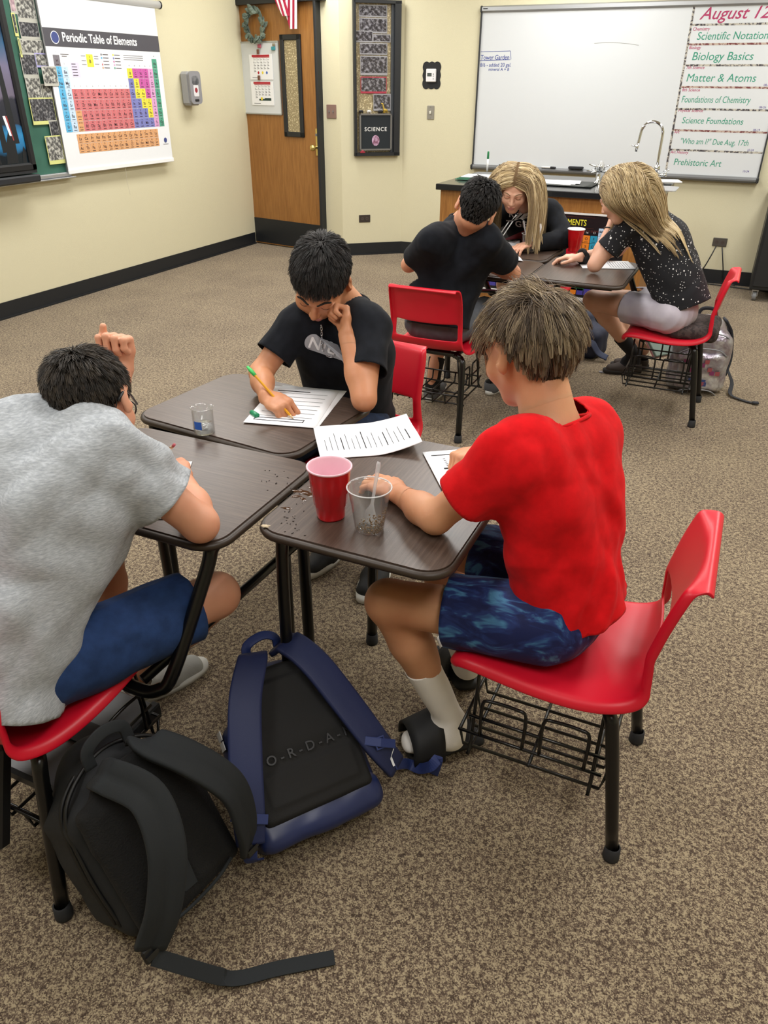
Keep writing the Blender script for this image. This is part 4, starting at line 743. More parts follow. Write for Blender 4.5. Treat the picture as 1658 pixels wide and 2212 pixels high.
def head_prims(c, R, s=1., neck=None, female=False, nr=.05):
    T = lambda p: c+R@(np.array(p, float)*s); r = lambda *a: np.array(a)*s; P = []
    P.append(ell(T((0, -.014, .030)), r(.074, .094, .083), R, .02)); P.append(ell(T((0, .03, -.02)), r(.057, .062, .075), R, .03))
    P.append(cap(T((-.042, .012, -.045)), T((-.016, .058, -.094)), .021*s, .018*s, .03)); P.append(cap(T((.042, .012, -.045)), T((.016, .058, -.094)), .021*s, .018*s, .03))
    P.append(ell(T((0, .066, -.098)), r(.022, .018, .016), R, .02)); P.append(ell(T((0, .052, -.055)), r(.040, .040, .045), R, .02))
    for x in (-1, 1):
        P.append(ell(T((x*.040, .062, -.032)), r(.024, .024, .024), R, .025)); P.append(ell(T((x*.031, .100, -.004)), r(.017, .016, .011), R, .012, True)); P.append(ell(T((x*.031, .079, -.005)), r(.014, .0125, .0115), R, .004))
        P.append(cap(T((x*.014, .091, .013)), T((x*.046, .076, .012)), .008*s, .006*s, .014))
        eR = R@np.array([[.87, -.45*x, 0], [.45*x*1, .87, .1], [0, -.1, 1]]).T if False else R@np.array([[math.cos(.45*x), math.sin(.45*x), 0], [-math.sin(.45*x), math.cos(.45*x), 0], [0, 0, 1]])
        P.append(ell(T((x*.083, -.008, -.005)), r(.0075, .018, .030), eR, .006)); P.append(ell(T((x*.080, -.004, -.030)), r(.006, .009, .012), eR, .008)); P.append(ell(T((x*.090, .000, -.002)), r(.006, .009, .017), eR, .005, True))
    P.append(cap(T((0, .088, .008)), T((0, .110, -.030)), .0065*s, .0100*s, .012)); P += [ell(T((x*.010, .101, -.036)), r(.0075, .008, .006), R, .006) for x in (-1, 1)]
    P.append(ell(T((0, .091, -.062)), r(.021, .010, .0055), R, .005)); P.append(ell(T((0, .089, -.0715)), r(.017, .010, .0065), R, .005)); P.append(cap(T((-.018, .1, -.0665)), T((.018, .1, -.0665)), .0022*s, .0022*s, .004, True))
    if neck is not None: P.append(cap(T((0, -.026, -.046)), neck, (nr-.006)*s, (nr+.006)*s, .028))
    return P
def hand_prims(w, d, n, th, curls, thumb, s=1., spread=0., L=.082):
    """w wrist, d towards knuckles, n the way the palm looks, th = side the thumb is on (+1: d x n), curls per finger (a1,a2,a3) degrees"""
    d = _n(d); n = _n(np.array(n)-d*(np.array(n)@d)); sd = np.cross(d, n)*th; w = np.array(w, float); P = []
    kn = w+d*L*s; P.append(ecap(w+d*.004, w+d*.045*s, sd, (.027*s, .017*s), (.036*s, .0145*s), .012)); P.append(ecap(w+d*.045*s, w+d*(L-.010)*s, sd, (.036*s, .0145*s), (.037*s, .0115*s), .012))
    P.append(cap(w+d*.018*s+sd*.020*s+n*.004*s, w+d*.045*s+sd*.032*s+n*.010*s, .014*s, .0115*s, .014))
    lens = [(.040, .024, .019), (.044, .027, .020), (.041, .026, .019), (.032, .020, .017)]; offs = [.029, .0095, -.0095, -.027]; tips = []
    for i in range(4):
        p = kn+sd*offs[i]*s-d*(.004*abs(i-1))*s; ang = 0; c = curls[i] if isinstance(curls[0], (tuple, list)) else curls; P.append(cap(p-d*.022*s, p, .0092*s, .0098*s, .007)); fr = .0090*s
        dd0 = _n(d+sd*spread*(1.5-i))
        for j in range(3):
            ang += math.radians(c[j]); v = dd0*math.cos(ang)+n*math.sin(ang); q = p+v*lens[i][j]*s; P.append(cap(p, q, fr, fr*.92, .0035)); p = q; fr *= .92
        tips.append(p)
    t0 = w+d*.026*s+sd*.030*s+n*.006*s; o, f1, f2 = thumb    # out (deg away from d), fold towards palm, tip bend
    v = d*math.cos(math.radians(o))+sd*math.sin(math.radians(o)); v = _n(v+n*math.tan(math.radians(f1))); t1 = t0+v*.040*s; v2 = _n(v+(d*.6-sd*.9)*math.sin(math.radians(f2))+n*.2*math.sin(math.radians(f2))); t2 = t1+v2*.026*s
    v3 = _n(v2+(d*.3-sd*.6)*math.sin(math.radians(f2))); t3 = t2+v3*.020*s
    P += [cap(t0, t1, .0125*s, .0105*s, .010), cap(t1, t2, .0102*s, .0095*s, .004), cap(t2, t3, .0095*s, .0080*s, .004)]; return P, tips+[t3]
SKINS = {}
def skin(name, c, c2):
    return mat(name, c, .5, sss=.12, col2=c2, scale=9, detail=3, range=(.3, .7), bump=(260, .0006), bstr=.25)
def surf(name, prims, h, m, parent, regions=(), rel=1, lo=None, hi=None, disp=None, keep=None):
    """continuous surface; regions = (centre, radius, h) re-meshed finer"""
    def outside(C):
        k = np.ones(len(C), bool)
        for c, r, _ in regions: k &= np.linalg.norm(C-c, axis=1) > r*.955
        if keep is not None: k &= keep(C)
        return k
    parts = [nets(prims, h, lo, hi, keep=outside)]
    for i, (c, r, hh) in enumerate(regions):
        c = np.array(c); sel = [p for p in prims if np.all(bound(p)[0]-.03 < c+r) and np.all(bound(p)[1]+.03 > c-r)]
        def kp(C, c=c, r=r, i=i):
            k = np.linalg.norm(C-c, axis=1) <= r*1.02
            for c2, r2, _ in regions[:i]: k &= np.linalg.norm(C-c2, axis=1) > r2*.96
            return k
        parts.append(nets(sel, hh, c-r-2*hh, c+r+2*hh, keep=kp))
    V, Q, b = [], [], 0
    for v, q in parts:
        if not len(q): continue
        v, q = compact(v, q); v = relax(v, q, rel) if rel else v; V.append(v); Q.append(q+b); b += len(v)
    V = np.vstack(V); Q = np.vstack(Q)
    if disp is not None: V = V+normals(V, Q)*disp(V)[:, None]
    return mk(name, V, Q, m, parent, True)
def shirt_surf(name, prims, h, m, parent, cuts, folds=(), famp=.003, seed=1, rel=2, thick=.0025):
    """cuts: list of (point, outward dir, radius) - surface beyond the plane inside the radius is removed (open hems)"""
    def keep(C):
        k = np.ones(len(C), bool)
        for p, d, r in cuts:
            p = np.array(p, float); d = _n(d); q = C-p; a = q@d; rad = np.linalg.norm(q-a[:, None]*d, axis=1); k &= ~((a > 0) & (rad < r))
        return k
    V, Q = nets(prims, h, keep=keep); V, Q = compact(V, Q); V = relax(V, Q, rel)
    E = np.sort(np.concatenate([Q[:, [i, (i+1) % 4]] for i in range(4)]), 1); key = E[:, 0]*len(V)+E[:, 1]; uq, ct = np.unique(key, return_counts=True); bv = np.unique(np.concatenate([uq[ct == 1]//len(V), uq[ct == 1] % len(V)]))
    for p, d, r in cuts:
        if not len(bv): break
        p = np.array(p, float); d = _n(d); q = V[bv]-p; a = q@d; rad = np.linalg.norm(q-a[:, None]*d, axis=1); k = (np.abs(a) < 1.8*h+.004) & (rad < r); V[bv[k]] -= a[k][:, None]*d
    N = normals(V, Q)
    D = 1.3*famp*(.4-np.abs(wav(V*np.array([1, 1, .75]), 13, seed+3, 1.4)))+.7*famp*wav(V, 26, seed, 1.6)+famp*.5*wav(V*np.array([1, 1, .6]), 55, seed+5, 1.2)
    for (a, b, w, amp, fr) in folds:   # drag folds fanning along a->b
        a, b = np.array(a, float), np.array(b, float); ax = _n(b-a); q = V-a; t = np.clip((q@ax)/np.linalg.norm(b-a), 0, 1); r = q-(q@ax)[:, None]*ax; rr = np.linalg.norm(V-(a+t[:, None]*(b-a)), axis=1)
        side = _n(np.cross(ax, [.3, .2, 1])); ph = (r@side)*fr+1.5*np.sin(t*4+seed)+.8*wav(V, 12, seed+9); D = D+amp*np.exp(-(rr/w)**2)*np.maximum(np.sin(ph), -.3)
    V = V+N*D[:, None]; o = mk(name, V, Q, m, parent, True); solid(o, thick, -1); return o
# ---------------------------------------------------------------- hair
def strands(name, parent, mtl, roots, dirs, steps, seglen, push, grav=0., r0=.0009, jitter=.2, clump=0, seed=3, curl=0., flow=None, tones=None, taper=.25, lens=None, stiff=.8, clump_w=.7, side=None):
    r = np.random.RandomState(seed); n = len(roots); P = roots.copy(); d = dirs+jitter*r.randn(n, 3); d /= np.linalg.norm(d, axis=1)[:, None]; L = np.ones(n) if lens is None else lens; pts = [P.copy()]
    wv = r.randn(n, 3)
    for s in range(steps):
        tgt = flow(P, s) if flow is not None else d; d = d*stiff+tgt*(1-stiff)+np.array([0, 0, -grav]); d = d+curl*np.sin(s*1.1+wv*3)*.5; d /= np.linalg.norm(d, axis=1)[:, None]+1e-9
        Pn = P+d*(seglen*L)[:, None]
        if push is not None: Pn = push(Pn, s)
        d = Pn-P; d /= np.linalg.norm(d, axis=1)[:, None]+1e-9; P = Pn; pts.append(P.copy())
    A = np.stack(pts, 1); m = A.shape[1]
    if clump:
        g = r.choice(n, clump, replace=False); A0 = A[:, 0]+(0 if side is None else side[:, None]*.3); G = A0[g]; own = np.empty(n, int)
        for i in range(0, n, 2000): own[i:i+2000] = np.argmin(((A0[i:i+2000, None]-G[None])**2).sum(-1), 1)
        w = (np.linspace(0, 1, m)**1.2*clump_w)[None, :, None]; A = A*(1-w)+(A[g][own]+(A[:, :1]-A[g][own][:, :1])*.12)*w
        tn = r.rand(clump)[own]*.6+r.rand(n)*.4
    else: tn = r.rand(n)
    T = np.gradient(A, axis=1); T /= np.linalg.norm(T, axis=2)[..., None]+1e-9; ref = r.randn(n, 1, 3); u = np.cross(T, ref); u /= np.linalg.norm(u, axis=2)[..., None]+1e-9; w = np.cross(T, u)
    rad = (r0*(1-(1-taper)*np.linspace(0, 1, m)**1.5))[None, :, None]; V = np.stack([A+rad*(math.cos(t)*u+math.sin(t)*w) for t in (0, 2.094, 4.189)], 2).reshape(-1, 3)
    b = (np.arange(n)*m*3)[:, None, None, None]; j = (np.arange(m-1)*3)[None, :, None, None]; k = np.arange(3); q = np.stack([k, (k+1) % 3, (k+1) % 3+3, k+3], 1)[None, None]; Q = (b+j+q).reshape(-1, 4)
    o = mk(name, V, Q, mtl, parent, True); at = o.data.attributes.new('tone', 'FLOAT', 'POINT'); at.data.foreach_set('value', np.repeat(tn, m*3).astype(np.float32)); return o
def scalp_pts(c, R, s, n, ok, seed=5, grow=1.015):
    """random points on the skull above the hairline given by ok(local xyz)"""
    r = np.random.RandomState(seed); out = []
    while sum(len(x) for x in out) < n:
        q = r.randn(n*2, 3); q /= np.linalg.norm(q, axis=1)[:, None]; l = q*np.array([.074, .094, .083])*grow+np.array([0, -.014, .030]); l = l[ok(l)]; out.append(l)
    l = np.concatenate(out)[:n]; g = (l-np.array([0, -.014, .030]))/np.array([.074, .094, .083])**2; g /= np.linalg.norm(g, axis=1)[:, None]; return c+(l*s)@R.T, g@R.T, l
def skull_push(c, R, s, off):
    C0 = c+R@(np.array([0, -.014, .030])*s); rr = np.array([.074, .094, .083])*s
    def f(P, st=0):
        o = off(st) if callable(off) else off; q = (P-C0)@R; rad = rr+o; k = np.linalg.norm(q/rad, axis=1); q = np.where((k < 1)[:, None], q/np.maximum(k, .3)[:, None], q); return C0+q@R.T
    return f
def skull_cap(c, R, s, ok, m, parent, off=.004, name='hair', hl=.008, nb=None, nr=.051):
    P = [ell(c+R@(np.array([0, -.014, .030])*s), np.array([.074, .094, .083])*s+off, R, .02)]
    if nb is not None: P.append(cap(c+R@(np.array([0, -.026, -.046])*s), nb, nr*s+off*.6, nr*s+off, .028))
    def keep(C): return ok(((C-c)@R)/s)
    V, Q = nets(P, hl*.5, keep=keep); V, Q = compact(V, Q); base = m.node_tree.nodes['Color Ramp'].color_ramp.elements[0].color; cm = MATS.get('scalp_'+m.name)
    if cm is None: cm = mat('scalp_'+m.name, '202020', 1, spec=0); cm.node_tree.nodes['Principled BSDF'].inputs['Base Color'].default_value = tuple(base)
    o = mk(name, V, Q, cm, parent, True); skull_cap.last = (V, Q, normals(V, Q)); return o
def cap_roots(c, R, s, n, seed, sel=None):
    V, Q, N = skull_cap.last; r = np.random.RandomState(seed); q = Q[r.randint(0, len(Q), n)]; w = r.dirichlet([1, 1, 1, 1], n); P = (V[q]*w[..., None]).sum(1); G = (N[q]*w[..., None]).sum(1); G /= np.linalg.norm(G, axis=1)[:, None]+1e-9; l = ((P-c)@R)/s
    if sel is not None: k = sel(l); P, G, l = P[k], G[k], l[k]
    return P-G*.001, G, l
# ---------------------------------------------------------------- the six students
A3 = lambda *v: np.array(v, float)
def cloth(name, c, c2=None, rough=.9, **k): return mat(name, c, rough, col2=c2 or c, scale=k.pop('scale', 30), bump=(700, .0008), bstr=.25, sheen=.03, spec=.2, **k)
def figure(label, J, sk, shirt, shorts, hd, hands, r=1., female=False, shirt_h=.006, body_h=.007, sleeve=.62, swid=1., folds=(), longsleeve=False, hem=None, seed=1, hh=.0028, hdh=.003, hemleg=None, bare=True, collar=True, famp=.0035, torso=(.155, .105), torso2=(.15, .11), foot=True, thigh=.068, neckcut=.012, extra=()):
    root = empty('person', (J['pel'][0], J['pel'][1], 0), label=label, cat='person')
    inv = -A3(J['pel'][0], J['pel'][1], 0)
    J = {k: (np.array(v, float)+inv) for k, v in J.items()}
    hc, fwd, up = hd; hc = np.array(hc, float)+inv; R = frame(fwd, up); hs = J.get('hs', np.array([0, 0, 0]))
    side = _n(J['shR']-J['shL']); hside = _n(J['hipR']-J['hipL']); P = []
    chest = J['chest']; waist = J['waist']; pel = J['pel']; nb = J['nb']
    P.append(ecap(pel, waist, hside, (.125, .09), (.115, .08), .05)); P.append(ecap(waist, chest, side, (.115, .08), (.125, .085), .05)); P.append(ecap(chest, nb-(nb-chest)*.25, side, (.125, .08), (.08, .06), .05))
    P += head_prims(hc, R, hs_ := HS.get(label[:13], 1.), nb, female, .057 if not female else .046)
    regs = [(hc, .135*hs_, hdh)]; tips = {'nb': nb}
    for s in 'LR':
        sh, el, wr = J['sh'+s], J['el'+s], J['wr'+s]; P.append(cap(chest+(nb-chest)*.5, sh, .05, .042, .03)); P.append(cap(sh, el, .041*r, .0335*r, .015)); P.append(cap(el, el+(wr-el)*.4, .0345*r, .0345*r, .015)); P.append(ecap(el+(wr-el)*.35, wr, hands[s][1] if s in hands else side, (.034*r, .033*r), (.0245*r, .0195*r), .015))
        if s in hands:
            d, n, curls, thumb = hands[s][:4]; hp, tp = hand_prims(wr, d, n, 1 if s == 'R' else -1, curls, thumb, .93*r, **(hands[s][4] if len(hands[s]) > 4 else {})); P += hp; tips[s] = [t-inv for t in tp]
            regs.append((wr+_n(d)*.075, .112, hh))
        if ('kn'+s) in J:
            hp_, kn, an = J['hip'+s], J['kn'+s], J['an'+s]; P.append(cap(hp_, kn, thigh, .052, .03)); P.append(cap(kn, kn+(an-kn)*.3, .050, .047, .02)); P.append(cap(kn+(an-kn)*.3, an, .046, .031, .02)); 
            bk = _n(np.cross(an-kn, hside)); bk = bk if (bk@(hp_-kn)) > 0 else -bk; P.append(ell(kn+(an-kn)*.36+bk*.014, (.040, .040, .085), frame(bk, kn-an), .03))
    lo = hi = None
    body = surf('body', P, body_h, sk, root, regs, rel=1)
    # shirt
    Q = []; t1, t2 = torso, torso2; hemp = J['hem'] if 'hem' in J else pel+A3(0, 0, -.02)
    Q.append(ecap(hemp-(waist-hemp)*.35, waist, hside, (t2[0]+.008, t2[1]+.012), t1, .05)); Q.append(ecap(waist, chest, side, t1, (t1[0]+.005, t1[1]+.003), .05)); Q.append(ecap(chest, nb-(nb-chest)*.3, side, (t1[0]+.0, t1[1]), (.105, .075), .05))
    cuts = [(hemp, hemp-waist, .34)]; nd_ = _n(.45*_n((hc+R@(A3(0, -.03, -.045)))-nb)+.55*_n(nb-chest)); Q.append(cap(nb-nd_*.03, nb+nd_*.05, .064*hs_, .060*hs_, .03)); cuts.append((nb+nd_*neckcut, nd_, .078))
    for s in 'LR':
        sh, el, wr = J['sh'+s], J['el'+s], J['wr'+s]; Q.append(cap(nb-(nb-chest)*.18, sh-(sh-nb)*.12, .050, .048*swid, .05)); Q.append(cap(chest+(nb-chest)*.3, sh-(sh-nb)*.25, .06, .050, .06)); sg = -1 if s == 'L' else 1; Q.append(cap(sh*.72+chest*.28, waist*.5+chest*.5+side*sg*t1[0]*.42, .058, t1[1]*.75, .07))
        if longsleeve: Q.append(cap(sh, el, .056*swid, .052*swid, .02)); Q.append(cap(el, wr, .052*swid, .037, .015)); cuts.append((wr-(wr-el)*.08, wr-el, .05))
        else:
            he = sh+(el-sh)*sleeve; Q.append(cap(sh, sh+(el-sh)*min(1, sleeve+.2), .048*swid, .062*swid, .04)); cuts.append((he, el-sh, .1))
    Q += list(extra)
    fd = [(a if not isinstance(a[0], str) else a) for a in folds]; fl = []
    for f in folds: fl.append((J[f[0]] if isinstance(f[0], str) else np.array(f[0])+inv, J[f[1]] if isinstance(f[1], str) else np.array(f[1])+inv)+tuple(f[2:]))
    so = shirt_surf('shirt', Q, shirt_h, shirt, root, cuts, fl, famp, seed)
    if collar:
        c0 = nb+nd_*neckcut; a = _n(np.cross(nd_, [0.1, .2, 1])); b = np.cross(nd_, a); rr = .063*hs_
        m = MB(); 
        pts = []
        for t in np.linspace(0, 2*math.pi, 37)[:-1]:
            dr = a*math.cos(t)+b*math.sin(t); lo_, hi_ = .045, .088; X = c0[None]+dr[None]*np.linspace(lo_, hi_, 60)[:, None]; F = field([q for q in Q], X); k = np.argmax(F > 0); pts.append(X[k]-dr*.0015)
        m.tube(pts, .0042, 8, closed=True, flat=None); cb = m.build('collar', shirt if not isinstance(collar, bpy.types.Material) else collar, root, True)
    # shorts / trousers
    if shorts is not None:
        S = [ecap(pel+A3(0, 0, -.005), pel+(waist-pel)*.5, hside, (.140, .100), (.125, .085), .04)]; sc_ = []
        for s in 'LR':
            if ('kn'+s) not in J: continue
            hp_, kn, an = J['hip'+s], J['kn'+s], J['an'+s]
            if hemleg == 'long': S.append(cap(hp_, kn, .084, .062, .04)); S.append(cap(kn, an, .062, .050, .02)); sc_.append((kn+(an-kn)*.93, an-kn, .09))
            else: f = hemleg or .72; S.append(ecap(hp_, hp_+(kn-hp_)*(f+.1), hside, (.088, .088), (.083, .080), .04)); sc_.append((hp_+(kn-hp_)*f, kn-hp_, .13))
        shirt_surf('trousers' if hemleg == 'long' else 'shorts', S, .007, shorts, root, sc_, [(J['hipL'], J['knL'], .09, .004, 160), (J['hipR'], J['knR'], .09, .004, 160)] if 'knL' in J and 'knR' in J else [], .0035, seed+20)
    from mathutils.bvhtree import BVHTree
    bv = BVHTree.FromPolygons([tuple(v.co) for v in so.data.vertices], [tuple(p.vertices) for p in so.data.polygons]); return root, inv, hc, R, tips, (P, Q, bv)
HS = {'person in a r': .95, 'person in a h': .90}
def shoe(parent, heel, toe, ankle, up_m, sole_m, inv, w=.043, name='shoe', lace=None, hgt=.058):
    h, t, a = (np.array(v, float)+inv for v in (heel, toe, ankle)); d = _n(t-h); L = np.linalg.norm(t-h); sd = _n(np.cross(d, [0, 0, 1])); P = [ecap(h+d*.035+A3(0, 0, hgt*.55), h+d*L*.55+A3(0, 0, hgt*.55), sd, (w*.82, hgt*.55), (w, hgt*.55), .02), ecap(h+d*L*.5+A3(0, 0, hgt*.5), t-d*.04+A3(0, 0, .027), sd, (w, hgt*.52), (w*.8, .025), .02), cap(h+d*.055+A3(0, 0, .045), (h+d*.06)*.5+a*.5, .038, .040, .025)]
    o = shirt_surf(name, P, .005, up_m, parent, [((h+d*.06)*.42+a*.58+A3(0, 0, .0), a-(h+d*.06)+A3(0, 0, .01), .07)], (), .0008, 3)
    S = []; m = MB(); n = 28; poly = []
    for k in range(n):
        tt = 2*math.pi*k/n; x = math.cos(tt); y = math.sin(tt); lx = L/2+x*L/2*1.03; wy = w*(1.04-.18*(x < 0)*abs(x))*(abs(y)**.8)*(1 if y > 0 else -1); poly.append(h+d*lx+sd*wy)
    V = [p*A3(1, 1, 0)+A3(0, 0, .003) for p in poly]+[p*A3(1, 1, 0)+A3(0, 0, .024) for p in poly]; m.add(V, [tuple(range(n-1, -1, -1)), tuple(range(n, 2*n))]+[(i, (i+1) % n, n+(i+1) % n, n+i) for i in range(n)]); m.build('sole', sole_m, o, True)
    if lace is not None:
        m = MB()
        for i in range(4): f = .38+.09*i; c = h+d*L*f+A3(0, 0, hgt*1.08-.012*i*i*.25); m.tube([c-sd*.02, c+A3(0, 0, .004), c+sd*.02], .003, 6)
        m.build('laces', lace, o, True)
    return o
FIST = ((75, 95, 55),)*4
GRIP = ((48, 50, 25), (55, 55, 30), (65, 60, 35), (70, 65, 40))
RELAX = ((18, 24, 14), (22, 26, 16), (26, 28, 18), (30, 30, 20))
# --- person in red -------------------------------------------------------------
SKR = skin('skin_tan', 'd29a74', 'c98a66'); SKB = skin('skin_warm', 'c98e68', 'bd7f5b'); SKL = skin('skin_rosy', 'd9a081', 'd08f70'); SKG = skin('skin_fair', 'e0b198', 'd7a186')
J = dict(pel=(-.19, 1.40, .525), waist=(-.20, 1.40, .63), chest=(-.24, 1.41, .80), nb=(-.275, 1.42, .925), shL=(-.315, 1.285, .90), shR=(-.21, 1.52, .885), elL=U(940, 1118, .748), elR=(-.37, 1.65, .752), wrL=U(862, 1068, .738), wrR=U(1040, 972, .752),
         hipL=(-.21, 1.315, .515), hipR=(-.21, 1.485, .515), knL=U(838, 1300, .485), knR=(-.565, 1.555, .50), anL=U(975, 1560, .085), anR=(-.455, 1.585, .09), hem=(-.165, 1.40, .525))
REDC = cloth('red_cotton', 'dc1018', 'c90d14'); BLUC = cloth('camo_athletic', '1f2a55', '3d6a92', .6, stretch=(2, 2, 9), col3='27406f', range=(.42, .66), dist=1.5)
BLUC2 = cloth('camo', '1c2450', '4a7fa6', .6, col3='26386e', stretch=(1, 4, 2), range=(.45, .68), dist=1., scale=11)
hR = (A3(-.345, 1.462, 1.066), A3(-.84, .55, -.40), A3(-.15, .1, 1))
pR, iR, hcR, RR, tR, prR = figure('person in a red t-shirt and blue patterned shorts writing at the nearest desk', J, SKR, REDC, BLUC2, hR,
    {'L': (_n(U(790, 1028, .738)-U(862, 1068, .738)), A3(0, 0, -1), ((10, 30, 20), (14, 34, 22), (20, 36, 24), (28, 38, 26)), (35, 10, 10), {}), 'R': (_n(U(998, 985, .752)-U(1040, 972, .752)), A3(-.1, -.55, -.8), GRIP, (20, 35, 20), {})},
    folds=[('waist', 'shL', .13, .009, 60), ('shL', 'elL', .07, .006, 110), ('hem', 'chest', .18, .010, 50), ((-.13, 1.3, .56), (-.2, 1.45, .66), .09, .008, 90)], seed=4, famp=.0065, torso=(.138, .092), torso2=(.142, .105), thigh=.064, hemleg=.60, swid=1.02)
# --- person in grey ------------------------------------------------------------
J = dict(pel=(-1.17, .70, .54), waist=(-1.165, .76, .66), chest=(-1.13, .875, .82), nb=U(176, 902, .930), shR=U(245, 985, .915), shL=U(20, 945, .935), elR=U(432, 1132, .752), elL=(-1.29, 1.21, .75), wrR=U(392, 1030, .755), wrL=U(266, 800, .915),
         hipR=(-1.08, .74, .52), hipL=(-1.26, .74, .52), knR=U(468, 1285, .485), knL=(-1.32, 1.17, .49), anR=(-1.27, 1.14, .10), anL=(-1.40, 1.22, .10), hem=(-1.17, .66, .50))
GRYC = cloth('heather_grey', '989da3', 'b8bdc3', .95, stretch=(3, 3, 16), col3='a7acb1', range=(.32, .68)); NAVC = cloth('navy_cotton', '22375f', '294271', .85)
pL, iL, hcL, RL, tL, prL = figure('person in a heather grey t-shirt bent over his desk with a raised fist', J, SKL, GRYC, NAVC, (U(199, 872, .965), A3(-.26, .78, -.50), A3(-.42, .35, .9)),
    {'R': (_n(U(345, 985, .75)-U(392, 1030, .755)), A3(-.3, .3, -.9), GRIP, (20, 35, 20), {}), 'L': (A3(-.10, .12, 1), A3(.30, -.93, .1), ((80, 98, 50), (82, 98, 50), (84, 98, 50), (86, 98, 50)), (0, 12, 12), {})},
    r=1.08, folds=[('waist', 'shR', .16, .011, 55), ('shR', 'elR', .08, .005, 100), ('hem', 'chest', .22, .012, 45), ('shR', 'chest', .08, .006, 80)], seed=9, torso=(.165, .12), torso2=(.175, .15), thigh=.075, hemleg=.80, swid=1.14, sleeve=.60, famp=.008)
# --- person in black with the silver chain --------------------------------------
J = dict(pel=(-1.10, 2.15, .53), waist=(-1.10, 2.12, .64), chest=(-1.08, 2.07, .80), nb=(-1.065, 2.055, .925), shR=U(634, 706, .885), shL=U(800, 708, .905), elR=U(563, 806, .765), elL=U(786, 862, .75), wrR=U(574, 858, .748), wrL=U(748, 722, .90),
         hipR=(-1.19, 2.08, .51), hipL=(-1.01, 2.08, .51), knR=(-1.22, 1.80, .50), knL=(-.98, 1.80, .50), anR=(-1.13, 2.05, .10), anL=(-.91, 2.02, .10), hem=(-1.10, 2.18, .52))
BLKC = cloth('black_cotton', '101319', '171a21'); JEAN = cloth('dark_denim', '1d2638', '26324a')
pB, iB, hcB, RB, tB, prB = figure('person in a black t-shirt with a silver chain resting his cheek on his fist', J, SKB, BLKC, JEAN, (U(693, 602, 1.035), A3(.10, -.66, -.66), A3(.25, -.5, .8)),
    {'R': (_n(U(618, 880, .740)-U(574, 858, .748)), A3(.35, .1, -.9), GRIP, (20, 35, 20), {}), 'L': (_n(U(745, 662, .965)-U(748, 722, .90)), A3(-.75, -.2, .35), FIST, (10, 20, 10), {})},
    folds=[('waist', 'shL', .12, .005, 60), ('shR', 'elR', .07, .004, 110)], seed=13, hemleg='long', torso=(.14, .10), torso2=(.14, .115), famp=.003, hdh=.0032)
# --- far person seen from behind --------------------------------------------------
J = dict(pel=(-1.25, 3.39, .535), waist=(-1.24, 3.39, .66), chest=(-1.20, 3.43, .83), nb=U(1003, 480, .965), shL=U(925, 524, .92), shR=U(1062, 524, .925), elL=U(882, 572, .78), elR=U(1108, 590, .752), wrL=(-1.36, 3.74, .752), wrR=U(1060, 578, .752),
         hipL=(-1.34, 3.40, .52), hipR=(-1.16, 3.40, .52), knL=(-1.37, 3.80, .50), knR=(-1.12, 3.80, .50), anL=(-1.36, 3.62, .12), anR=(-1.12, 3.92, .12), hem=(-1.24, 3.35, .52))
GSH = cloth('grey_athletic', '6c7078', '4c5058', .7, scale=6)
pF, iF, hcF, RF, tF, prF = figure('person in a plain black t-shirt seen from behind at the far desks', J, SKL, BLKC, GSH, (U(1028, 450, 1.06), A3(-.30, .86, -.28), A3(.30, .3, .9)),
    {'L': (A3(.6, .6, 0), A3(0, 0, -1), RELAX, (35, 10, 10), {}), 'R': (A3(-.8, .4, 0), A3(0, 0, -1), GRIP, (20, 30, 20), {})},
    folds=[('waist', 'shR', .14, .006, 50)], seed=17, hemleg=.85, body_h=.009, shirt_h=.008, hh=.004, hdh=.004, torso=(.155, .11), torso2=(.15, .13), swid=1.05)
# --- person in the hoodie ------------------------------------------------------
J = dict(pel=(-1.12, 4.84, .53), waist=(-1.13, 4.80, .66), chest=(-1.16, 4.68, .82), nb=(-1.17, 4.56, .925), shR=(-1.31, 4.60, .875), shL=(-1.02, 4.60, .875), elR=(-1.42, 4.47, .765), elL=(-.93, 4.50, .765), wrR=(-1.24, 4.30, .752), wrL=(-1.07, 4.31, .752),
         hipR=(-1.21, 4.78, .52), hipL=(-1.03, 4.78, .52), knR=(-1.22, 4.42, .50), knL=(-1.0, 4.42, .50), anR=(-1.2, 4.5, .10), anL=(-1.0, 4.5, .10), hem=(-1.12, 4.90, .52))
HOOD = cloth('black_fleece', '131519', '191c22')
pG, iG, hcG, RG, tG, prG = figure('person in a black hoodie with white lettering seated facing the far desks', J, SKG, HOOD, GSH, (U(1112, 404, 1.04), A3(.12, -.80, -.46), A3(.12, -.3, .9)),
    {'L': (A3(-.4, -.8, 0), A3(0, 0, -1), RELAX, (35, 10, 10), {}), 'R': (A3(.4, -.8, 0), A3(0, 0, -1), RELAX, (30, 20, 10), {})},
    folds=[('waist', 'shL', .14, .006, 50)], seed=21, hemleg=.8, body_h=.009, shirt_h=.008, hh=.004, hdh=.0033, longsleeve=True, torso=(.15, .115), torso2=(.16, .13), swid=1.1, female=True, sleeve=1)
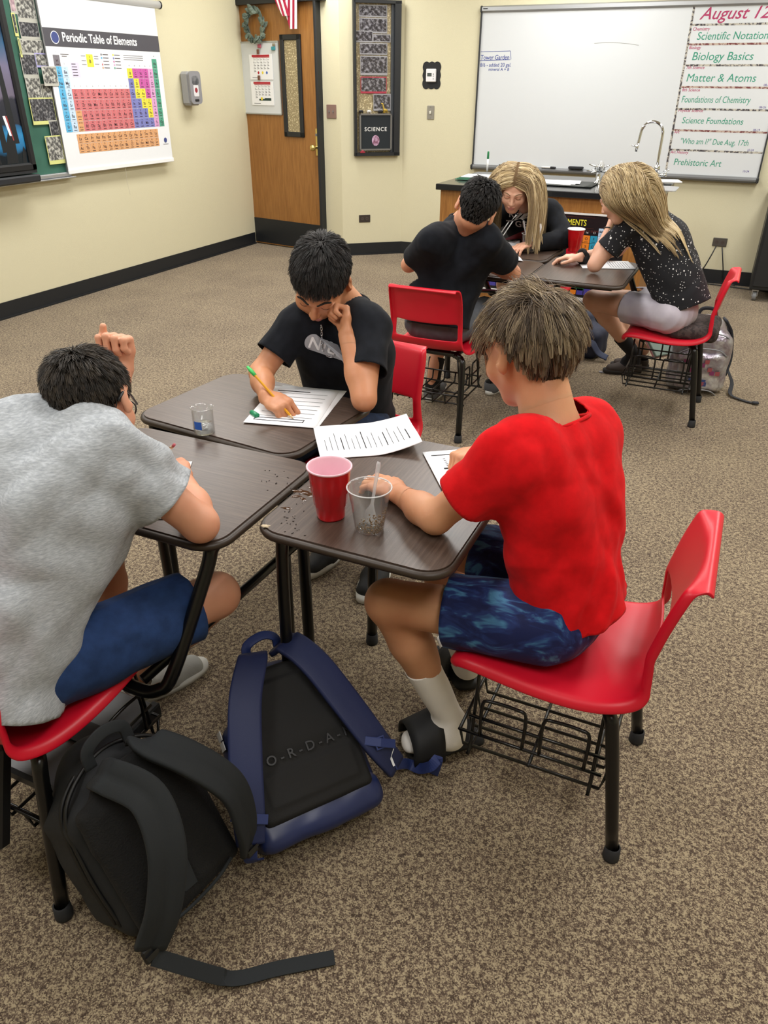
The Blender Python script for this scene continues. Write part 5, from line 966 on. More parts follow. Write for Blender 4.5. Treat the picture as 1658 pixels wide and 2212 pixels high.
# --- person in the speckled shirt ------------------------------------------------
J = dict(pel=(-.22, 4.08, .545), waist=(-.25, 4.09, .67), chest=(-.36, 4.11, .85), nb=U(1372, 448, 1.005), shL=U(1362, 486, .945), shR=(-.44, 4.27, .955), elL=U(1284, 572, .752), elR=(-.60, 4.38, .752), wrL=U(1320, 484, .93), wrR=U(1252, 556, .748),
         hipL=(-.24, 3.99, .53), hipR=(-.24, 4.17, .53), knL=U(1280, 648, .50), knR=(-.66, 4.36, .49), anL=(-.44, 4.62, .12), anR=(-.40, 4.72, .12), hem=(-.20, 4.08, .56))
pS, iS, hcS, RS_, tS, prS = figure('person in a black shirt speckled with white dots, cheek resting on one hand', J, SKG, star_mat(), cloth('pale_satin', 'c9c4cf', 'b4adbd', .5, scale=8), (U(1340, 418, 1.085), A3(-.80, .22, -.58), A3(-.3, .1, 1)),
    {'L': (_n(U(1343, 432, .995)-U(1320, 484, .93)), A3(.1, .9, .2), ((45, 60, 30),)*4, (15, 10, 10), {}), 'R': (_n(U(1208, 554, .748)-U(1252, 556, .748)), A3(0, 0, -1), RELAX, (40, 10, 10), {})},
    folds=[('waist', 'shL', .14, .006, 50), ('hem', 'waist', .2, .006, 50)], seed=25, hemleg=.52, body_h=.008, shirt_h=.007, hh=.0035, hdh=.0035, torso=(.145, .115), torso2=(.15, .13), female=True, swid=1.03, thigh=.074)
# ---------------------------------------------------------------- hair, footwear, clothing details
def hl_fn(ys, zs): return lambda l: l[:, 2] > np.interp(l[:, 1], ys, zs)
SHORT = hl_fn([-.12, -.06, -.03, .0, .025, .05, .075, .1], [-.080, -.072, -.025, .015, .012, .045, .062, .07])
LONGB = hl_fn([-.12, -.07, -.045, -.03, .02, .034, .05, .075, .1], [-.088, -.082, -.040, .032, .032, .004, .035, .058, .068])
GIRL = hl_fn([-.12, -.05, -.02, .0, .03, .055, .08, .1], [-.05, -.045, -.01, .01, .015, .040, .060, .066])
def hairmat(n, cs): return mat(n, cs[0], .45, attr=cs, spec=.35, sheen=.1)
H_R = hairmat('hair_light_brown', ['33281f', '58483a', '7a6852', 'a38f71', 'c8b696']); H_D = hairmat('hair_dark_brown', ['17130f', '2a231d', '40372e', '544839']); H_B = hairmat('hair_black', ['0c0b0b', '191716', '2a2625', '3b3633']); H_G = hairmat('hair_blonde', ['6a5640', '9a835f', 'c0a87c', 'dcc79c', 'ecdcb8'])
def whorl_flow(c, R, s, wh, fw=0., dn=.55, bias=(0, 0, 0)):
    wh = np.array(wh); bias = np.array(bias, float)
    def f(P, st):
        l = ((P-c)@R)/s; v = l-wh; v /= np.linalg.norm(v, axis=1)[:, None]+1e-9; v = v+np.array([0, fw, -dn])+bias; g = (l-np.array([0, -.014, .030]))/np.array([.074, .094, .083])**2; g /= np.linalg.norm(g, axis=1)[:, None]; v -= .85*g*(v*g).sum(1)[:, None]; v /= np.linalg.norm(v, axis=1)[:, None]+1e-9; return v@R.T
    return f
def short_hair(root, nb, hc, R, s, m, n=6000, L=.028, seed=1, wh=(.012, -.055, .105), top=1.3, spike=.5, ok=SHORT, r0=.00085, steps=4, clump=500, fade=True, fw=.1):
    skull_cap(hc, R, s, lambda l: ok(l-np.array([0, 0, .003])), m, root, .0035, 'hair', nb=nb)
    P, G, l = cap_roots(hc, R, s, int(n*1.15), seed); fl = whorl_flow(hc, R, s, wh, fw); d = _n1(fl(P, 0)*(1-spike)+G*spike); lens = np.interp(l[:, 2], [-.07, .0, .06, .11], [.22 if fade else .8, .45 if fade else .9, .95, top]); k = np.clip((l[:, 2]-.02)/.06, .15, 1)[:, None]; d = _n1(d*1.0+G*(-.35)*(1-k))
    return strands('hair_strands', root, m, P, d, steps, L/steps, skull_push(hc, R, s, lambda st: .0035+.0005*st), .02, r0, .22, clump, seed, flow=fl, lens=lens, stiff=.75, clump_w=.55)
def _n1(v): return v/(np.linalg.norm(v, axis=1)[:, None]+1e-9)
# red shirt boy: longer, layered, tapering to the nape
skull_cap(hcR, RR, .95, lambda l: LONGB(l-np.array([0, 0, .015])), H_R, pR, .006, 'hair', nb=tR['nb'])
LY, LZ = [-.12, -.07, -.045, -.03, .02, .034, .05, .075, .1], [-.070, -.065, -.035, .040, .040, .015, .035, .058, .068]
def len_to_line(l, base, extra_back, extra_front): zh = np.interp(l[:, 1], LY, LZ); return (np.clip(l[:, 2]-zh, 0, .2)*1.05+base+extra_back*np.clip((-.03-l[:, 1])/.05, 0, 1)+extra_front*np.clip((l[:, 1]-.02)/.05, 0, 1))
def stop_push(base, c, R, LY, LZ, seed, amp=.012):
    st_ = {}; r = np.random.RandomState(seed)
    def f(P, st):
        Q = base(P, st)
        if st == 0: st_['dead'] = np.zeros(len(P), bool); st_['m'] = amp*(r.rand(len(P))-.35)
        l = (Q-c)@R/.95; low = l[:, 2] < np.interp(l[:, 1], LY, LZ)+st_['m']; st_['dead'] |= low
        if 'last' in st_ and st > 0: Q[st_['dead']] = st_['last'][st_['dead']]+(Q[st_['dead']]-st_['last'][st_['dead']])*.08
        st_['last'] = Q.copy(); return Q
    return f
P, G, l = cap_roots(hcR, RR, .95, 11500, 11); fl = whorl_flow(hcR, RR, .95, (-.01, -.055, .104), .30, .70); lens = len_to_line(l, .004, .018, .016)/.09; lens *= .7+.35*RS.rand(len(l)); up_ = np.clip((l[:, 2]-.02)/.05, .1, 1)[:, None]
strands('hair_strands', pR, H_R, P, _n1(fl(P, 0)+G*.55*up_), 9, .010, stop_push(skull_push(hcR, RR, .95, lambda st: .006+.0012*min(st, 5)), hcR, RR, [-.13, -.07, -.05, -.035, .02, .034, .05, .08, .11], [-.105, -.10, -.055, .022, .028, .0, .03, .045, .05], 77), .02, .0010, .22, 620, 12, curl=.12, flow=fl, lens=np.minimum(lens, 1.0), stiff=.72, clump_w=.82)
P, G, l = scalp_pts(hcR, RR, .95, 1300, lambda l: (l[:, 2] > .05) & (l[:, 1] > .03), 15, 1.08); fl2 = whorl_flow(hcR, RR, .95, (.02, -.03, .10), 1.0, .15)
strands('fringe', pR, H_R, P, _n1(fl2(P, 0)+G*.5), 9, .0088, skull_push(hcR, RR, .95, lambda st: .010+.004*st), .035, .0009, .2, 80, 16, flow=fl2, stiff=.8, clump_w=.85)
P, G, l = scalp_pts(hcR, RR, .95, 900, lambda l: (l[:, 2] > .045), 19, 1.10); fl3 = whorl_flow(hcR, RR, .95, (-.01, -.055, .104), .2, .45)
strands('loose_hair', pR, H_R, P, _n1(fl3(P, 0)+G*.7), 9, .0075, skull_push(hcR, RR, .95, lambda st: .012+.002*st), .03, .0007, .35, 160, 26, curl=.28, flow=fl3, stiff=.8, clump_w=.7)
P, G, l = scalp_pts(hcR, RR, .95, 700, lambda l: (np.abs(l[:, 0]+.01) < .03) & (np.abs(l[:, 1]+.055) < .03) & (l[:, 2] > .07), 20, 1.05)
strands('crown_hair', pR, H_R, P, _n1(np.tile(RR@A3(-.4, .5, .2), (len(P), 1))+G*.3), 7, .008, skull_push(hcR, RR, .95, lambda st: .009+.001*st), .03, .0009, .45, 60, 27, curl=.2, flow=whorl_flow(hcR, RR, .95, (.01, -.09, .08), .5, .3), stiff=.8, clump_w=.7)
short_hair(pL, tL['nb'], hcL, RL, .90, H_D, 7000, .034, 21, (.0, -.055, .105), 1.15, .45, r0=.0009)
short_hair(pB, tB['nb'], hcB, RB, 1., H_B, 8000, .034, 22, (.0, -.05, .105), 1.1, .45, r0=.0009, clump=700, fw=.5, ok=hl_fn([-.12, -.06, -.03, .0, .025, .05, .075, .1], [-.070, -.060, -.015, .015, .005, .030, .048, .055]))
short_hair(pF, tF['nb'], hcF, RF, 1., H_B, 4500, .030, 23, (.0, -.04, .108), 1.3, .6, r0=.0011)
def long_hair(root, hc, R, s, m, n, dirf, steps, seg, prims, seed, part=0., clump=260, r0=.0013, curl=.04, girl=GIRL):
    skull_cap(hc, R, s, lambda l: girl(l-np.array([0, 0, .003])), m, root, .006, 'hair')
    P, G, l = scalp_pts(hc, R, s, n, girl, seed, 1.05); sp = skull_push(hc, R, s, lambda st: .008+.001*min(st, 6)); rr = np.random.RandomState(seed)
    sgn = np.where(l[:, 0]-part > 0, 1., -1.)
    def push(Pn, st):
        Pn = sp(Pn)
        if st > 3:
            for _ in range(2):
                F = field(prims, Pn); k = F < .008
                if k.any():
                    X = Pn[k]; e = .004; g = np.stack([field(prims, X+np.eye(3)[i]*e)-field(prims, X-np.eye(3)[i]*e) for i in range(3)], 1); Pn[k] = X+_n1(g)*(.009-F[k])[:, None]
        return Pn
    v0 = np.stack([sgn*1.0, -.25*np.ones(n), -.35*np.ones(n)], 1)@R.T
    lens = .82+.3*rr.rand(n)
    return strands('long_hair', root, m, P, _n1(v0+G*.15), steps, seg, push, .0, r0, .10, clump, seed, curl=curl, flow=lambda Q, st: dirf(Q, st, sgn, l), lens=lens, stiff=.62, clump_w=.75, taper=.4, side=sgn)
def g1(Q, st, sgn, l):
    if st < 4: v = np.stack([sgn*1.1, -.25-.3*(l[:, 1] < .02), -.70*np.ones(len(sgn))], 1)@RG.T
    else: v = np.tile([0., -.06, -1.], (len(sgn), 1)); v[:, 0] = -sgn*(.14 if st < 10 else .0); v[:, 1] += np.where(l[:, 1] < -.03, .25, -.10)
    return _n1(v)
long_hair(pG, hcG, RG, 1., H_G, 4200, g1, 23, .0165, prG[1], 31)
def g2(Q, st, sgn, l):
    n = len(sgn)
    if st < 3: v = np.stack([sgn*.6, -.85*np.ones(n), -.25*np.ones(n)], 1)@RS_.T
    elif st < 6: v = np.tile([.22, -.05, -.9], (n, 1)); v[:, 0] += .15*(l[:, 1] > .03)
    else:
        gz = np.array([.70, .80, .93, 1.03]); gx = np.array([-.215, -.26, -.33, -.40])+iS[0]; gy = np.array([4.02, 4.03, 4.05, 4.07])+iS[1]; z = Q[:, 2]; v = np.tile([.40, -.06, -.95], (n, 1)); v[:, 0] += 5*(np.interp(z, gz, gx)-Q[:, 0]); v[:, 1] += 7*(np.interp(z, gz, gy)-Q[:, 1])
    return _n1(v)
long_hair(pS, hcS, RS_, 1., H_G, 4600, g2, 26, .0175, prS[1], 33, curl=.06, girl=hl_fn([-.12, -.05, -.02, .0, .03, .055, .08, .1], [-.05, -.045, -.01, .01, .012, .030, .050, .056]))
# glasses on the grey boy, chain on the black shirt boy
def hp(hc, R, *p): return hc+R@(np.array(p, float)*.90)
GL = mat('glasses_black', '141518', .3); m = MB()
for x in (-1, 1):
    m.tube([hp(hcL, RL, x*.066, .092, .0), hp(hcL, RL, x*.080, .03, .006), hp(hcL, RL, x*.083, -.008, .012), hp(hcL, RL, x*.080, -.03, -.006), hp(hcL, RL, x*.076, -.038, -.018)], [.0022, .0024, .003, .0034, .003], 8)
    m.tube([hp(hcL, RL, x*.034+.027*math.cos(t), .104-.01*abs(math.cos(t)) if x*math.cos(t) > 0 else .104, -.006+.021*math.sin(t)) for t in np.linspace(0, 2*math.pi, 21)[:-1]], .0018, 6, closed=True)
m.tube([hp(hcL, RL, -.008, .106, -.002), hp(hcL, RL, .008, .106, -.002)], .0018, 6); m.build('eyeglasses', GL, pL, True)
def march(prims, p, d, L=.5, n=250):
    if not isinstance(prims, list):
        o = []; last = None
        for q in p:
            h = prims.ray_cast(Vector(q), Vector(d), L); last = np.array(h[0]) if h[0] is not None else (q+np.array(d)*.12); o.append(last)
        return np.array(o)
    t = np.linspace(0, L, n); X = p[:, None]+d*t[None, :, None]; F = field(prims, X); k = np.argmax(F < 0, axis=1); k = np.where((F < 0).any(1), k, n//2); return X[np.arange(len(p)), k]
def decal(name, V2, Fc, org, rt, up, prims, parent, m, off=.004, mi=None, start=.26):
    rt = _n(rt); up = _n(up); out = _n(np.cross(rt, up)); V2 = np.array(V2, float); p = org+V2[:, :1]*rt+V2[:, 1:2]*up+out*start; X = march(prims, p, -out)+out*off; o = mk(name, X, Fc, m, parent); return o
def gridpoly(w, h, r, n=40, k=10):   # pill / rounded rect as a grid fan
    P = rrect(-w/2, -h/2, w/2, h/2, r, 8); V = [(0, 0)]; 
    for j in range(1, k+1): V += [(x*j/k, y*j/k) for x, y in P]
    q = len(P); F = [(0, 1+i, 1+(i+1) % q) for i in range(q)]+[(1+(j-1)*q+i, 1+j*q+i, 1+j*q+(i+1) % q, 1+(j-1)*q+(i+1) % q) for j in range(1, k) for i in range(q)]; return V, F
def dense_text(s, size, **k):
    V, Fc = text(s, size, **k); return V, Fc
def seen(bv, inv, px, py):
    o = CO+inv; d = _n(ray(px, py)); h = bv.ray_cast(Vector(o), Vector(d), 9.)
    return np.array(h[0])
oB = seen(prB[2], iB, 704, 746); rtB = _n((seen(prB[2], iB, 700, 738)-seen(prB[2], iB, 672, 729))*A3(1, 1, .8)); upB = A3(0, -.25, 1.); upB = _n(upB-rtB*(upB@rtB))
V, Fc = gridpoly(.135, .055, .0273); decal('shirt_print', V, Fc, oB, rtB, upB, prB[2], pB, mat('print_silver', 'a3a6ae', .5), .0045)
V, Fc = text('NILS', .052, bold=.02, sp=1.1); V = V-np.array([V[:, 0].max()/2, .018, 0]); decal('print_letters', V, Fc, oB, rtB, upB, prB[2], pB, mat('print_white', 'eceef2', .5), .0068)
CHN = mat('silver_chain', 'c9cbd0', .2, 1)
oo = _n(np.cross(rtB, upB)); C = spline(np.array([seen(prB[2], iB, *q) for q in ((693, 700), (694, 720), (694, 738), (697, 752), (703, 763), (712, 769), (722, 765), (731, 752), (742, 735), (750, 720))]), 7)+oo*.006; m = MB()
Ls = np.concatenate([[0], np.cumsum(np.linalg.norm(np.diff(C, axis=0), axis=1))]); tt = np.arange(0, Ls[-1], .0075); CC = np.stack([np.interp(tt, Ls, C[:, i]) for i in range(3)], 1)
for i in range(len(CC)-1):
    c = (CC[i]+CC[i+1])/2; d = _n(CC[i+1]-CC[i]); e = _n(np.cross(d, oo if i % 2 else oo+rtB)); m.tube([c+d*.0058*math.cos(t)+e*.0030*math.sin(t) for t in np.linspace(0, 2*math.pi, 9)[:-1]], .0011, 5, closed=True)
o = m.build('chain_necklace', CHN, pB, True)
# hoodie lettering
oG = seen(prG[2], iG, 1122, 480); rtG = _n(A3(-1, .02, 0))*-1; upG = _n(A3(0, -.12, 1)); PW_ = mat('print_cream', 'dcdad6', .6)
for s, dz, sz in (('REYD', .03, .05), ('TIGER', -.03, .055)):
    V, Fc = text(s, sz, bold=.022, sp=1.08); V = V-np.array([V[:, 0].max()/2, 0, 0]); decal('hoodie_letters', V, Fc, oG+upG*dz, rtG, upG, prG[2], pG, PW_, .004)
V = [(-.045, 0), (.05, .02), (.055, -.06), (.02, -.11), (.0, -.05), (-.02, -.02)]; decal('red_emblem', V, [(0, 4, 1), (1, 4, 2), (2, 4, 3), (0, 5, 4)], oG-upG*.055, rtG, upG, prG[2], pG, mat('emblem_red', '8a2630', .6), .004)
V = [(-.11, -.03), (-.085, -.02), (-.075, -.09), (-.10, -.13), (-.12, -.09)]; decal('grey_emblem', V, [(0, 1, 2), (0, 2, 4), (2, 3, 4)], oG-upG*.05, rtG, upG, prG[2], pG, mat('emblem_grey', '4b4c52', .6), .004)
# wrist bands of the speckled girl
def ring(parent, c, ax, r, t, m, name, n=20, wob=0):
    ax = _n(ax); a = _n(np.cross(ax, [.2, .3, 1])); b = np.cross(ax, a); mb = MB(); mb.tube([c+a*r*math.cos(q)+b*r*math.sin(q)+ax*wob*math.sin(5*q) for q in np.linspace(0, 2*math.pi, n+1)[:-1]], [t*(1+.18*math.sin(7*k)) if wob else t for k in range(n)], 8, closed=True); return mb.build(name, m, parent, True)
eL, wL = U(1284, 572, .752)+iS, U(1320, 484, .93)+iS; eR, wR = A3(-.60, 4.38, .752)+iS, U(1252, 556, .748)+iS
ring(pS, wL*.86+eL*.14, wL-eL, .026, .003, BLK, 'wrist_band'); ring(pS, wR*.93+eR*.07, wR-eR, .028, .013, mat('velvet_black', '0d0d10', .9), 'scrunchie', 24, .004)
# feet
WS = mat('sock_white', 'efebe6', .9, bump=(400, .001)); BS = mat('sock_black', '16161a', .9); SLD = mat('slide_black', '121316', .65); SOLEW = mat('sole_white', 'dcdcd8', .6)
def sock(parent, inv, kn, an, heel, toe, top, m):
    kn, an, heel, toe = (np.array(v, float)+inv for v in (kn, an, heel, toe)); d = _n(toe-heel); L = np.linalg.norm(toe-heel); sd = _n(np.cross(d, [0, 0, 1])); t0 = kn+(an-kn)*top
    P = [cap(t0-(an-kn)*.08, an, .0475, .035, .02), cap(an, heel+d*.032+A3(0, 0, .008), .036, .031, .02), ecap(heel+d*.03+A3(0, 0, .006), heel+d*L*.6+A3(0, 0, .006), sd, (.031, .030), (.040, .028), .02), ecap(heel+d*L*.55, toe-d*.03, sd, (.040, .026), (.036, .019), .02)]; P.append(ell(an*.45+(heel+d*L*.5)*.55+A3(0, 0, .012), (.03, .05, .03), frame(d, [0, 0, 1]), .03))
    shirt_surf('sock', P, .0045, m, parent, [(t0, kn-an, .08)], (), .0012, 5, thick=.002)
def slide(parent, inv, heel, toe, m, w=.050, band=(.30, .62)):
    h, t = (np.array(v, float)+inv for v in (heel, toe)); d = _n((t-h)*A3(1, 1, 0)); L = np.linalg.norm(t-h); sd = _n(np.cross(d, [0, 0, 1])); P = [ecap(h+d*.045+A3(0, 0, .016), h+d*L*.5+A3(0, 0, .014), sd, (w*.86, .017), (w*.9, .014), .01), ecap(h+d*L*.5+A3(0, 0, .014), t-d*.045+A3(0, 0, .013), sd, (w*.9, .014), (w, .013), .01)]
    so = shirt_surf('slide_sole', P, .0045, m, parent, [], (), .0003, 5)
    mb = MB(); V = []; n = 14
    for j in range(5):
        f = band[0]+(band[1]-band[0])*j/4; c = h+d*L*f
        for i in range(n+1): a = math.pi*i/n; V.append(c+sd*(w*1.24)*math.cos(a)+A3(0, 0, .012+(.112-.040*(j/4))*math.sin(a)**.75)+d*.012*math.sin(a)*(1 if j < 2 else -1)*(0))
    mb.add(V, [(j*(n+1)+i, j*(n+1)+i+1, (j+1)*(n+1)+i+1, (j+1)*(n+1)+i) for j in range(4) for i in range(n)]); o = mb.build('slide_strap', m, parent, True); solid(o, .008, 1)
knl, anl = U(838, 1300, .485), U(975, 1560, .085)
h1, t1 = U(1000, 1594, .048), U(856, 1604, .042); sock(pR, iR, knl, anl, h1, t1, .50, WS); dd_ = _n((t1-h1)*A3(1, 1, 0)); slide(pR, iR, U(1058, 1582, .0), U(846, 1632, .0), SLD, w=.056, band=(.56, .86))
kn2, an2 = A3(-.565, 1.555, .50), A3(-.455, 1.585, .09); h2, t2 = A3(-.44, 1.585, .055), A3(-.58, 1.74, .055); sock(pR, iR, kn2, an2, h2, t2, .5, WS); d2 = _n((t2-h2)*A3(1, 1, 0)); slide(pR, iR, (h2-d2*.035)*A3(1, 1, 0), (t2+d2*.02)*A3(1, 1, 0), SLD)
LG = mat('knit_grey', 'a9aaa6', .85, bump=(300, .001)); shoe(pL, U(262, 1520, .01)*A3(1, 1, 0), U(445, 1432, .01)*A3(1, 1, 0), (-1.27, 1.14, .115), LG, SOLEW, iL, .048)
shoe(pL, (-1.42, 1.18, 0), (-1.40, 1.46, 0), (-1.40, 1.22, .115), LG, SOLEW, iL, .046)
KB = mat('shoe_black', '17181b', .7, bump=(300, .001)); LACE = mat('lace_black', '1d1d20', .8)
tA, tB_ = U(657, 1252, 0), U(782, 1305, 0); shoe(pB, tA+A3(.03, .27, 0), tA, tA+A3(.02, .21, .11), KB, SOLEW, iB, .046, lace=LACE); shoe(pB, tB_+A3(-.03, .27, 0), tB_, tB_+A3(-.02, .21, .11), KB, SOLEW, iB, .046, lace=mat('lace_grey', '9b9ca0', .8))
tF_ = U(935, 868, 0); GS = mat('shoe_grey', '5a5c60', .8); f1 = tF_+A3(-.02, -.02, 0); shoe(pF, f1+A3(.0, -.0, 0), f1+A3(-.02, .27, 0), (-1.36, 3.66, .12), GS, SOLEW, iF, .046, lace=SOLEW); sock(pF, iF, (-1.37, 3.80, .50), (-1.36, 3.63, .11), f1+A3(0, .02, .03), f1+A3(-.02, .2, .03), .66, BS)
shoe(pF, (-1.12, 3.88, 0), (-1.08, 4.14, 0), (-1.12, 3.93, .12), GS, SOLEW, iF, .046)
shoe(pG, (-1.2, 4.55, 0), (-1.2, 4.30, 0), (-1.2, 4.49, .115), KB, SOLEW, iG, .045); shoe(pG, (-1.0, 4.55, 0), (-1.0, 4.30, 0), (-1.0, 4.49, .115), KB, SOLEW, iG, .045)
BR = mat('shoe_brown', '3f3632', .8); shoe(pS, (-.39, 4.66, 0), (-.60, 4.56, 0), (-.43, 4.63, .115), BR, mat('sole_brown', '2a2624', .8), iS, .044); sock(pS, iS, U(1280, 648, .50), (-.44, 4.62, .12), (-.40, 4.65, .03), (-.56, 4.58, .03), .66, BS)
shoe(pS, (-.36, 4.76, 0), (-.58, 4.70, 0), (-.40, 4.73, .115), BR, MATS['sole_brown'], iS, .044)
# ---------------------------------------------------------------- things on the desks
TZ = .7105
def pr_lines(spec):
    def f(m, w, h, zf):
        for (x0, y0, x1, y1, mi) in spec:
            hz = abs(x1-x0)*w > abs(y1-y0)*h; n = 8
            for i in range(n):
                if hz: a, b, c, d = x0+(x1-x0)*i/n, y0, x0+(x1-x0)*(i+1)/n, y1
                else: a, b, c, d = x0, y0+(y1-y0)*i/n, x1, y0+(y1-y0)*(i+1)/n
                m.add([(x*w, y*h, zf(x*w, y*h)+.0007) for x, y in ((a, b), (c, b), (c, d), (a, d))], [(0, 1, 2, 3)], mi)
    return f
def rows(n, y0, y1, x0, x1, t=.0035, seed=0, full=False):
    r = random.Random(seed); return [(x0, y0+(y1-y0)*i/(n-1), (x1 if full else x0+(x1-x0)*r.uniform(.45, 1)), y0+(y1-y0)*i/(n-1)+t, 1 if (not full and i % 4 == 0) else 0) for i in range(n)]
sheet('worksheet', 'lower sheet peeking out under the worksheet of the person with the chain', 'paper', -1.072, 1.762, TZ, .205, .29, .20, PAPER, .0012)
sheet('worksheet', 'worksheet with ruled lines under the hand of the person with the chain', 'paper', -1.083, 1.748, TZ+.0018, .205, .29, .25, PAPER, .0012, pr=pr_lines(rows(7, -.30, .32, -.38, .38, .006, 1, True)+[(-.4, .37, .1, .39, 1), (-.4, -.42, .3, -.405, 0), (-.4, -.36, .3, -.345, 0), (-.4, -.42, -.385, -.345, 0), (.285, -.42, .3, -.345, 0)]))
def lift(u, v): return .030*max(0, u-.55)**1.5/.3*(1.0-.3*v)+.0015*math.sin(v*7)
sheet('worksheet', 'curling printed page flipped over beside the red cup', 'paper', -.792, 1.628, TZ+.0006, .26, .205, .60, PAPER, .0012, lift=lift, n=14, pr=pr_lines([(-.42+.055*i, -.30, -.42+.055*i+(.010 if i % 4 == 3 else .006), -.30+(.35+.25*((i*7) % 5)/5), (1 if i % 4 == 3 else 0)) for i in range(16)]))
sheet('worksheet', 'worksheet the person in red is writing on', 'paper', -.462, 1.560, TZ+.0022, .205, .275, .607, PAPER, .0012, pr=pr_lines([(-.42, .40, -.15, .415, 1), (-.35, .12, .35, .145, 1)]+rows(9, -.38, .05, -.36, .40, .004, 3, True)+[(-.30, .18+.035*i, -.27, .19+.035*i, 0) for i in range(5)]))
A_, B_ = U(415, 998, TZ), U(399, 1048, TZ); yv = _n(A_-B_); xv = np.array([yv[1], -yv[0], 0]); cc = A_-xv*.108-yv*.14
sheet('worksheet', 'blank looking sheet under the writing arm of the person in grey', 'paper', cc[0], cc[1], TZ, .216, .28, math.atan2(xv[1], xv[0]), PAPER, .0012)
q = U(1298, 573, TZ); sheet('worksheet', 'printed worksheet under the elbow of the person in the speckled shirt', 'paper', q[0]+.02, q[1]+.02, TZ, .27, .20, .35, PAPER, .0012, pr=pr_lines([(.05+.05*i, -.35, .06+.05*i, .35, 0) for i in range(8)]))
q = U(1090, 533, TZ); sheet('worksheet', 'crumpled white sheet between the far person and the clear cup', 'paper', q[0], q[1], TZ, .17, .16, .3, PAPER, .002, lift=lambda u, v: .012*abs(math.sin(u*5+v*3))+.01*abs(math.cos(v*6)))
q = U(1100, 561, TZ); sheet('worksheet', 'small white sheet under the far person\'s forearm', 'paper', q[0], q[1], TZ, .12, .12, .5, PAPER, .002, lift=lambda u, v: .006*abs(math.sin(u*6+v*3)))
RC = mat('cup_red', 'd3121d', .22, spec=.5, coat=.3); CW_ = mat('cup_inner', 'eec3cf', .35)
def red_cup(x, y, lab, inner):
    o = empty('plastic_cup', (x, y, TZ), label=lab, cat='cup', group='red party cups'); n = 48; prof = [(0, .004), (.029, .004), (.030, .0), (.031, .004), (.0335, .030), (.0355, .032), (.0385, .062), (.0405, .064), (.0425, .094), (.0435, .096), (.0455, .114), (.0475, .1165), (.0472, .1180)]
    V = []; F = []
    for r, z in prof:
        for k in range(n):
            t = 2*math.pi*k/n; rr = r*(1+(.018*math.cos(12*t) if .03 < z < .095 else 0)+(.03*math.cos(4*t)*(1 if z < .03 else 0))*(r > .01)); V.append((rr*math.cos(t), rr*math.sin(t), z))
    for i in range(len(prof)-1): F += [(i*n+k, i*n+(k+1) % n, (i+1)*n+(k+1) % n, (i+1)*n+k) for k in range(n)]
    mk('cup_body', V, F, RC, o, True); m = MB(); m.lathe([(0, .008), (.026, .008), (.0300, .03), (.0355, .064), (.0410, .096), (.0440, .117), (.0455, .1215), (.0475, .1225), (.0490, .121), (.0488, .1185), (.0475, .1175)], n=n); m.build('cup_lining', inner, o, True); return o
red_cup(-.687, 1.236, 'red ribbed party cup on the nearest desk beside the clear cup', CW_)
q = U(1236, 545, TZ); rc2 = red_cup(q[0], q[1]+.03, 'red ribbed party cup on the far desk by the scrunchie wrist', mat('cup_white', 'f0f0f0', .5))
CLR = thin_mat('cup_clear', .045)
def spoon(o, a, b, m_):
    a, b = np.array(a, float), np.array(b, float); d = _n(b-a); s = _n(np.cross(d, [-.3, -1, 0])); nn = np.cross(s, d); m = MB(); V = []; L = np.linalg.norm(b-a)
    for f, w, c in ((0, .004, 0), (.03, .012, .003), (.10, .0165, .006), (.20, .015, .006), (.28, .008, .003), (.34, .004, 0), (.6, .0035, 0), (.95, .0055, 0), (1, .004, 0)):
        p = a+d*L*f; V += [p-s*w, p-nn*c, p+s*w]
    m.add(V, [(3*i+j, 3*i+j+1, 3*i+j+4, 3*i+j+3) for i in range(8) for j in (0, 1)]); x = m.build('spoon_body', m_, o, True); solid(x, .0018)
SPN = thin_mat('spoon_clear', .35)
def clear_cup(x, y, lab, dirt):
    o = empty('plastic_cup', (x, y, TZ), label=lab, cat='cup'); m = MB(); m.lathe([(0, .001), (.029, .001), (.031, .004), (.0435, .094), (.0455, .098), (.0475, .099), (.0475, .1005), (.045, .1005), (.0425, .096), (.0300, .005), (.028, .0025), (0, .0025)], n=40); m.build('cup_body', CLR, o, True)
    m = MB(); m.tube([(.0465*math.cos(t), .0465*math.sin(t), .1) for t in np.linspace(0, 2*math.pi, 33)[:-1]], .0014, 6, closed=True); m.build('cup_rim', thin_mat('rim_clear', .55), o, True)
    r = random.Random(4); m = MB()
    for k in range(330):
        if k < 110: rr = .027*math.sqrt(r.random()); t = r.uniform(0, 6.28); z = .004
        else: z = r.uniform(.004, .06)*r.random()**.3; t = r.gauss(dirt, .55); rr = .0285+.0135*z/.09-.0008
        s = r.uniform(.001, .0026); m.box((rr*math.cos(t), rr*math.sin(t), z), (s, s, s))
    tag(m.build('soil_specks', mat('wet_soil', 'a07c4c', .5, col2='6a4e30', scale=200), o), kind='stuff'); return o
cc_ = clear_cup(-.587, 1.222, 'clear plastic cup with brown specks and a spoon on the nearest desk', -.35)
o = empty('plastic_spoon', (-.587, 1.222, TZ), label='clear plastic spoon standing in the near clear cup', cat='spoon'); spoon(o, (-.004, .006, .006), (.012, .022, .150), SPN)
q = U(1139, 546, TZ); clear_cup(q[0], q[1]+.02, 'clear cup on the far desk holding a spoon and white scoop', 3.)
o = empty('plastic_spoon', (q[0], q[1]+.02, TZ), label='clear plastic spoon in the far clear cup', cat='spoon'); spoon(o, (.0, .0, .006), (-.045, .0, .165), SPN)
o = empty('paper_scoop', (q[0], q[1]+.02, TZ), label='white folded filter standing in the far clear cup', cat='filter'); m = MB(); V = []; 
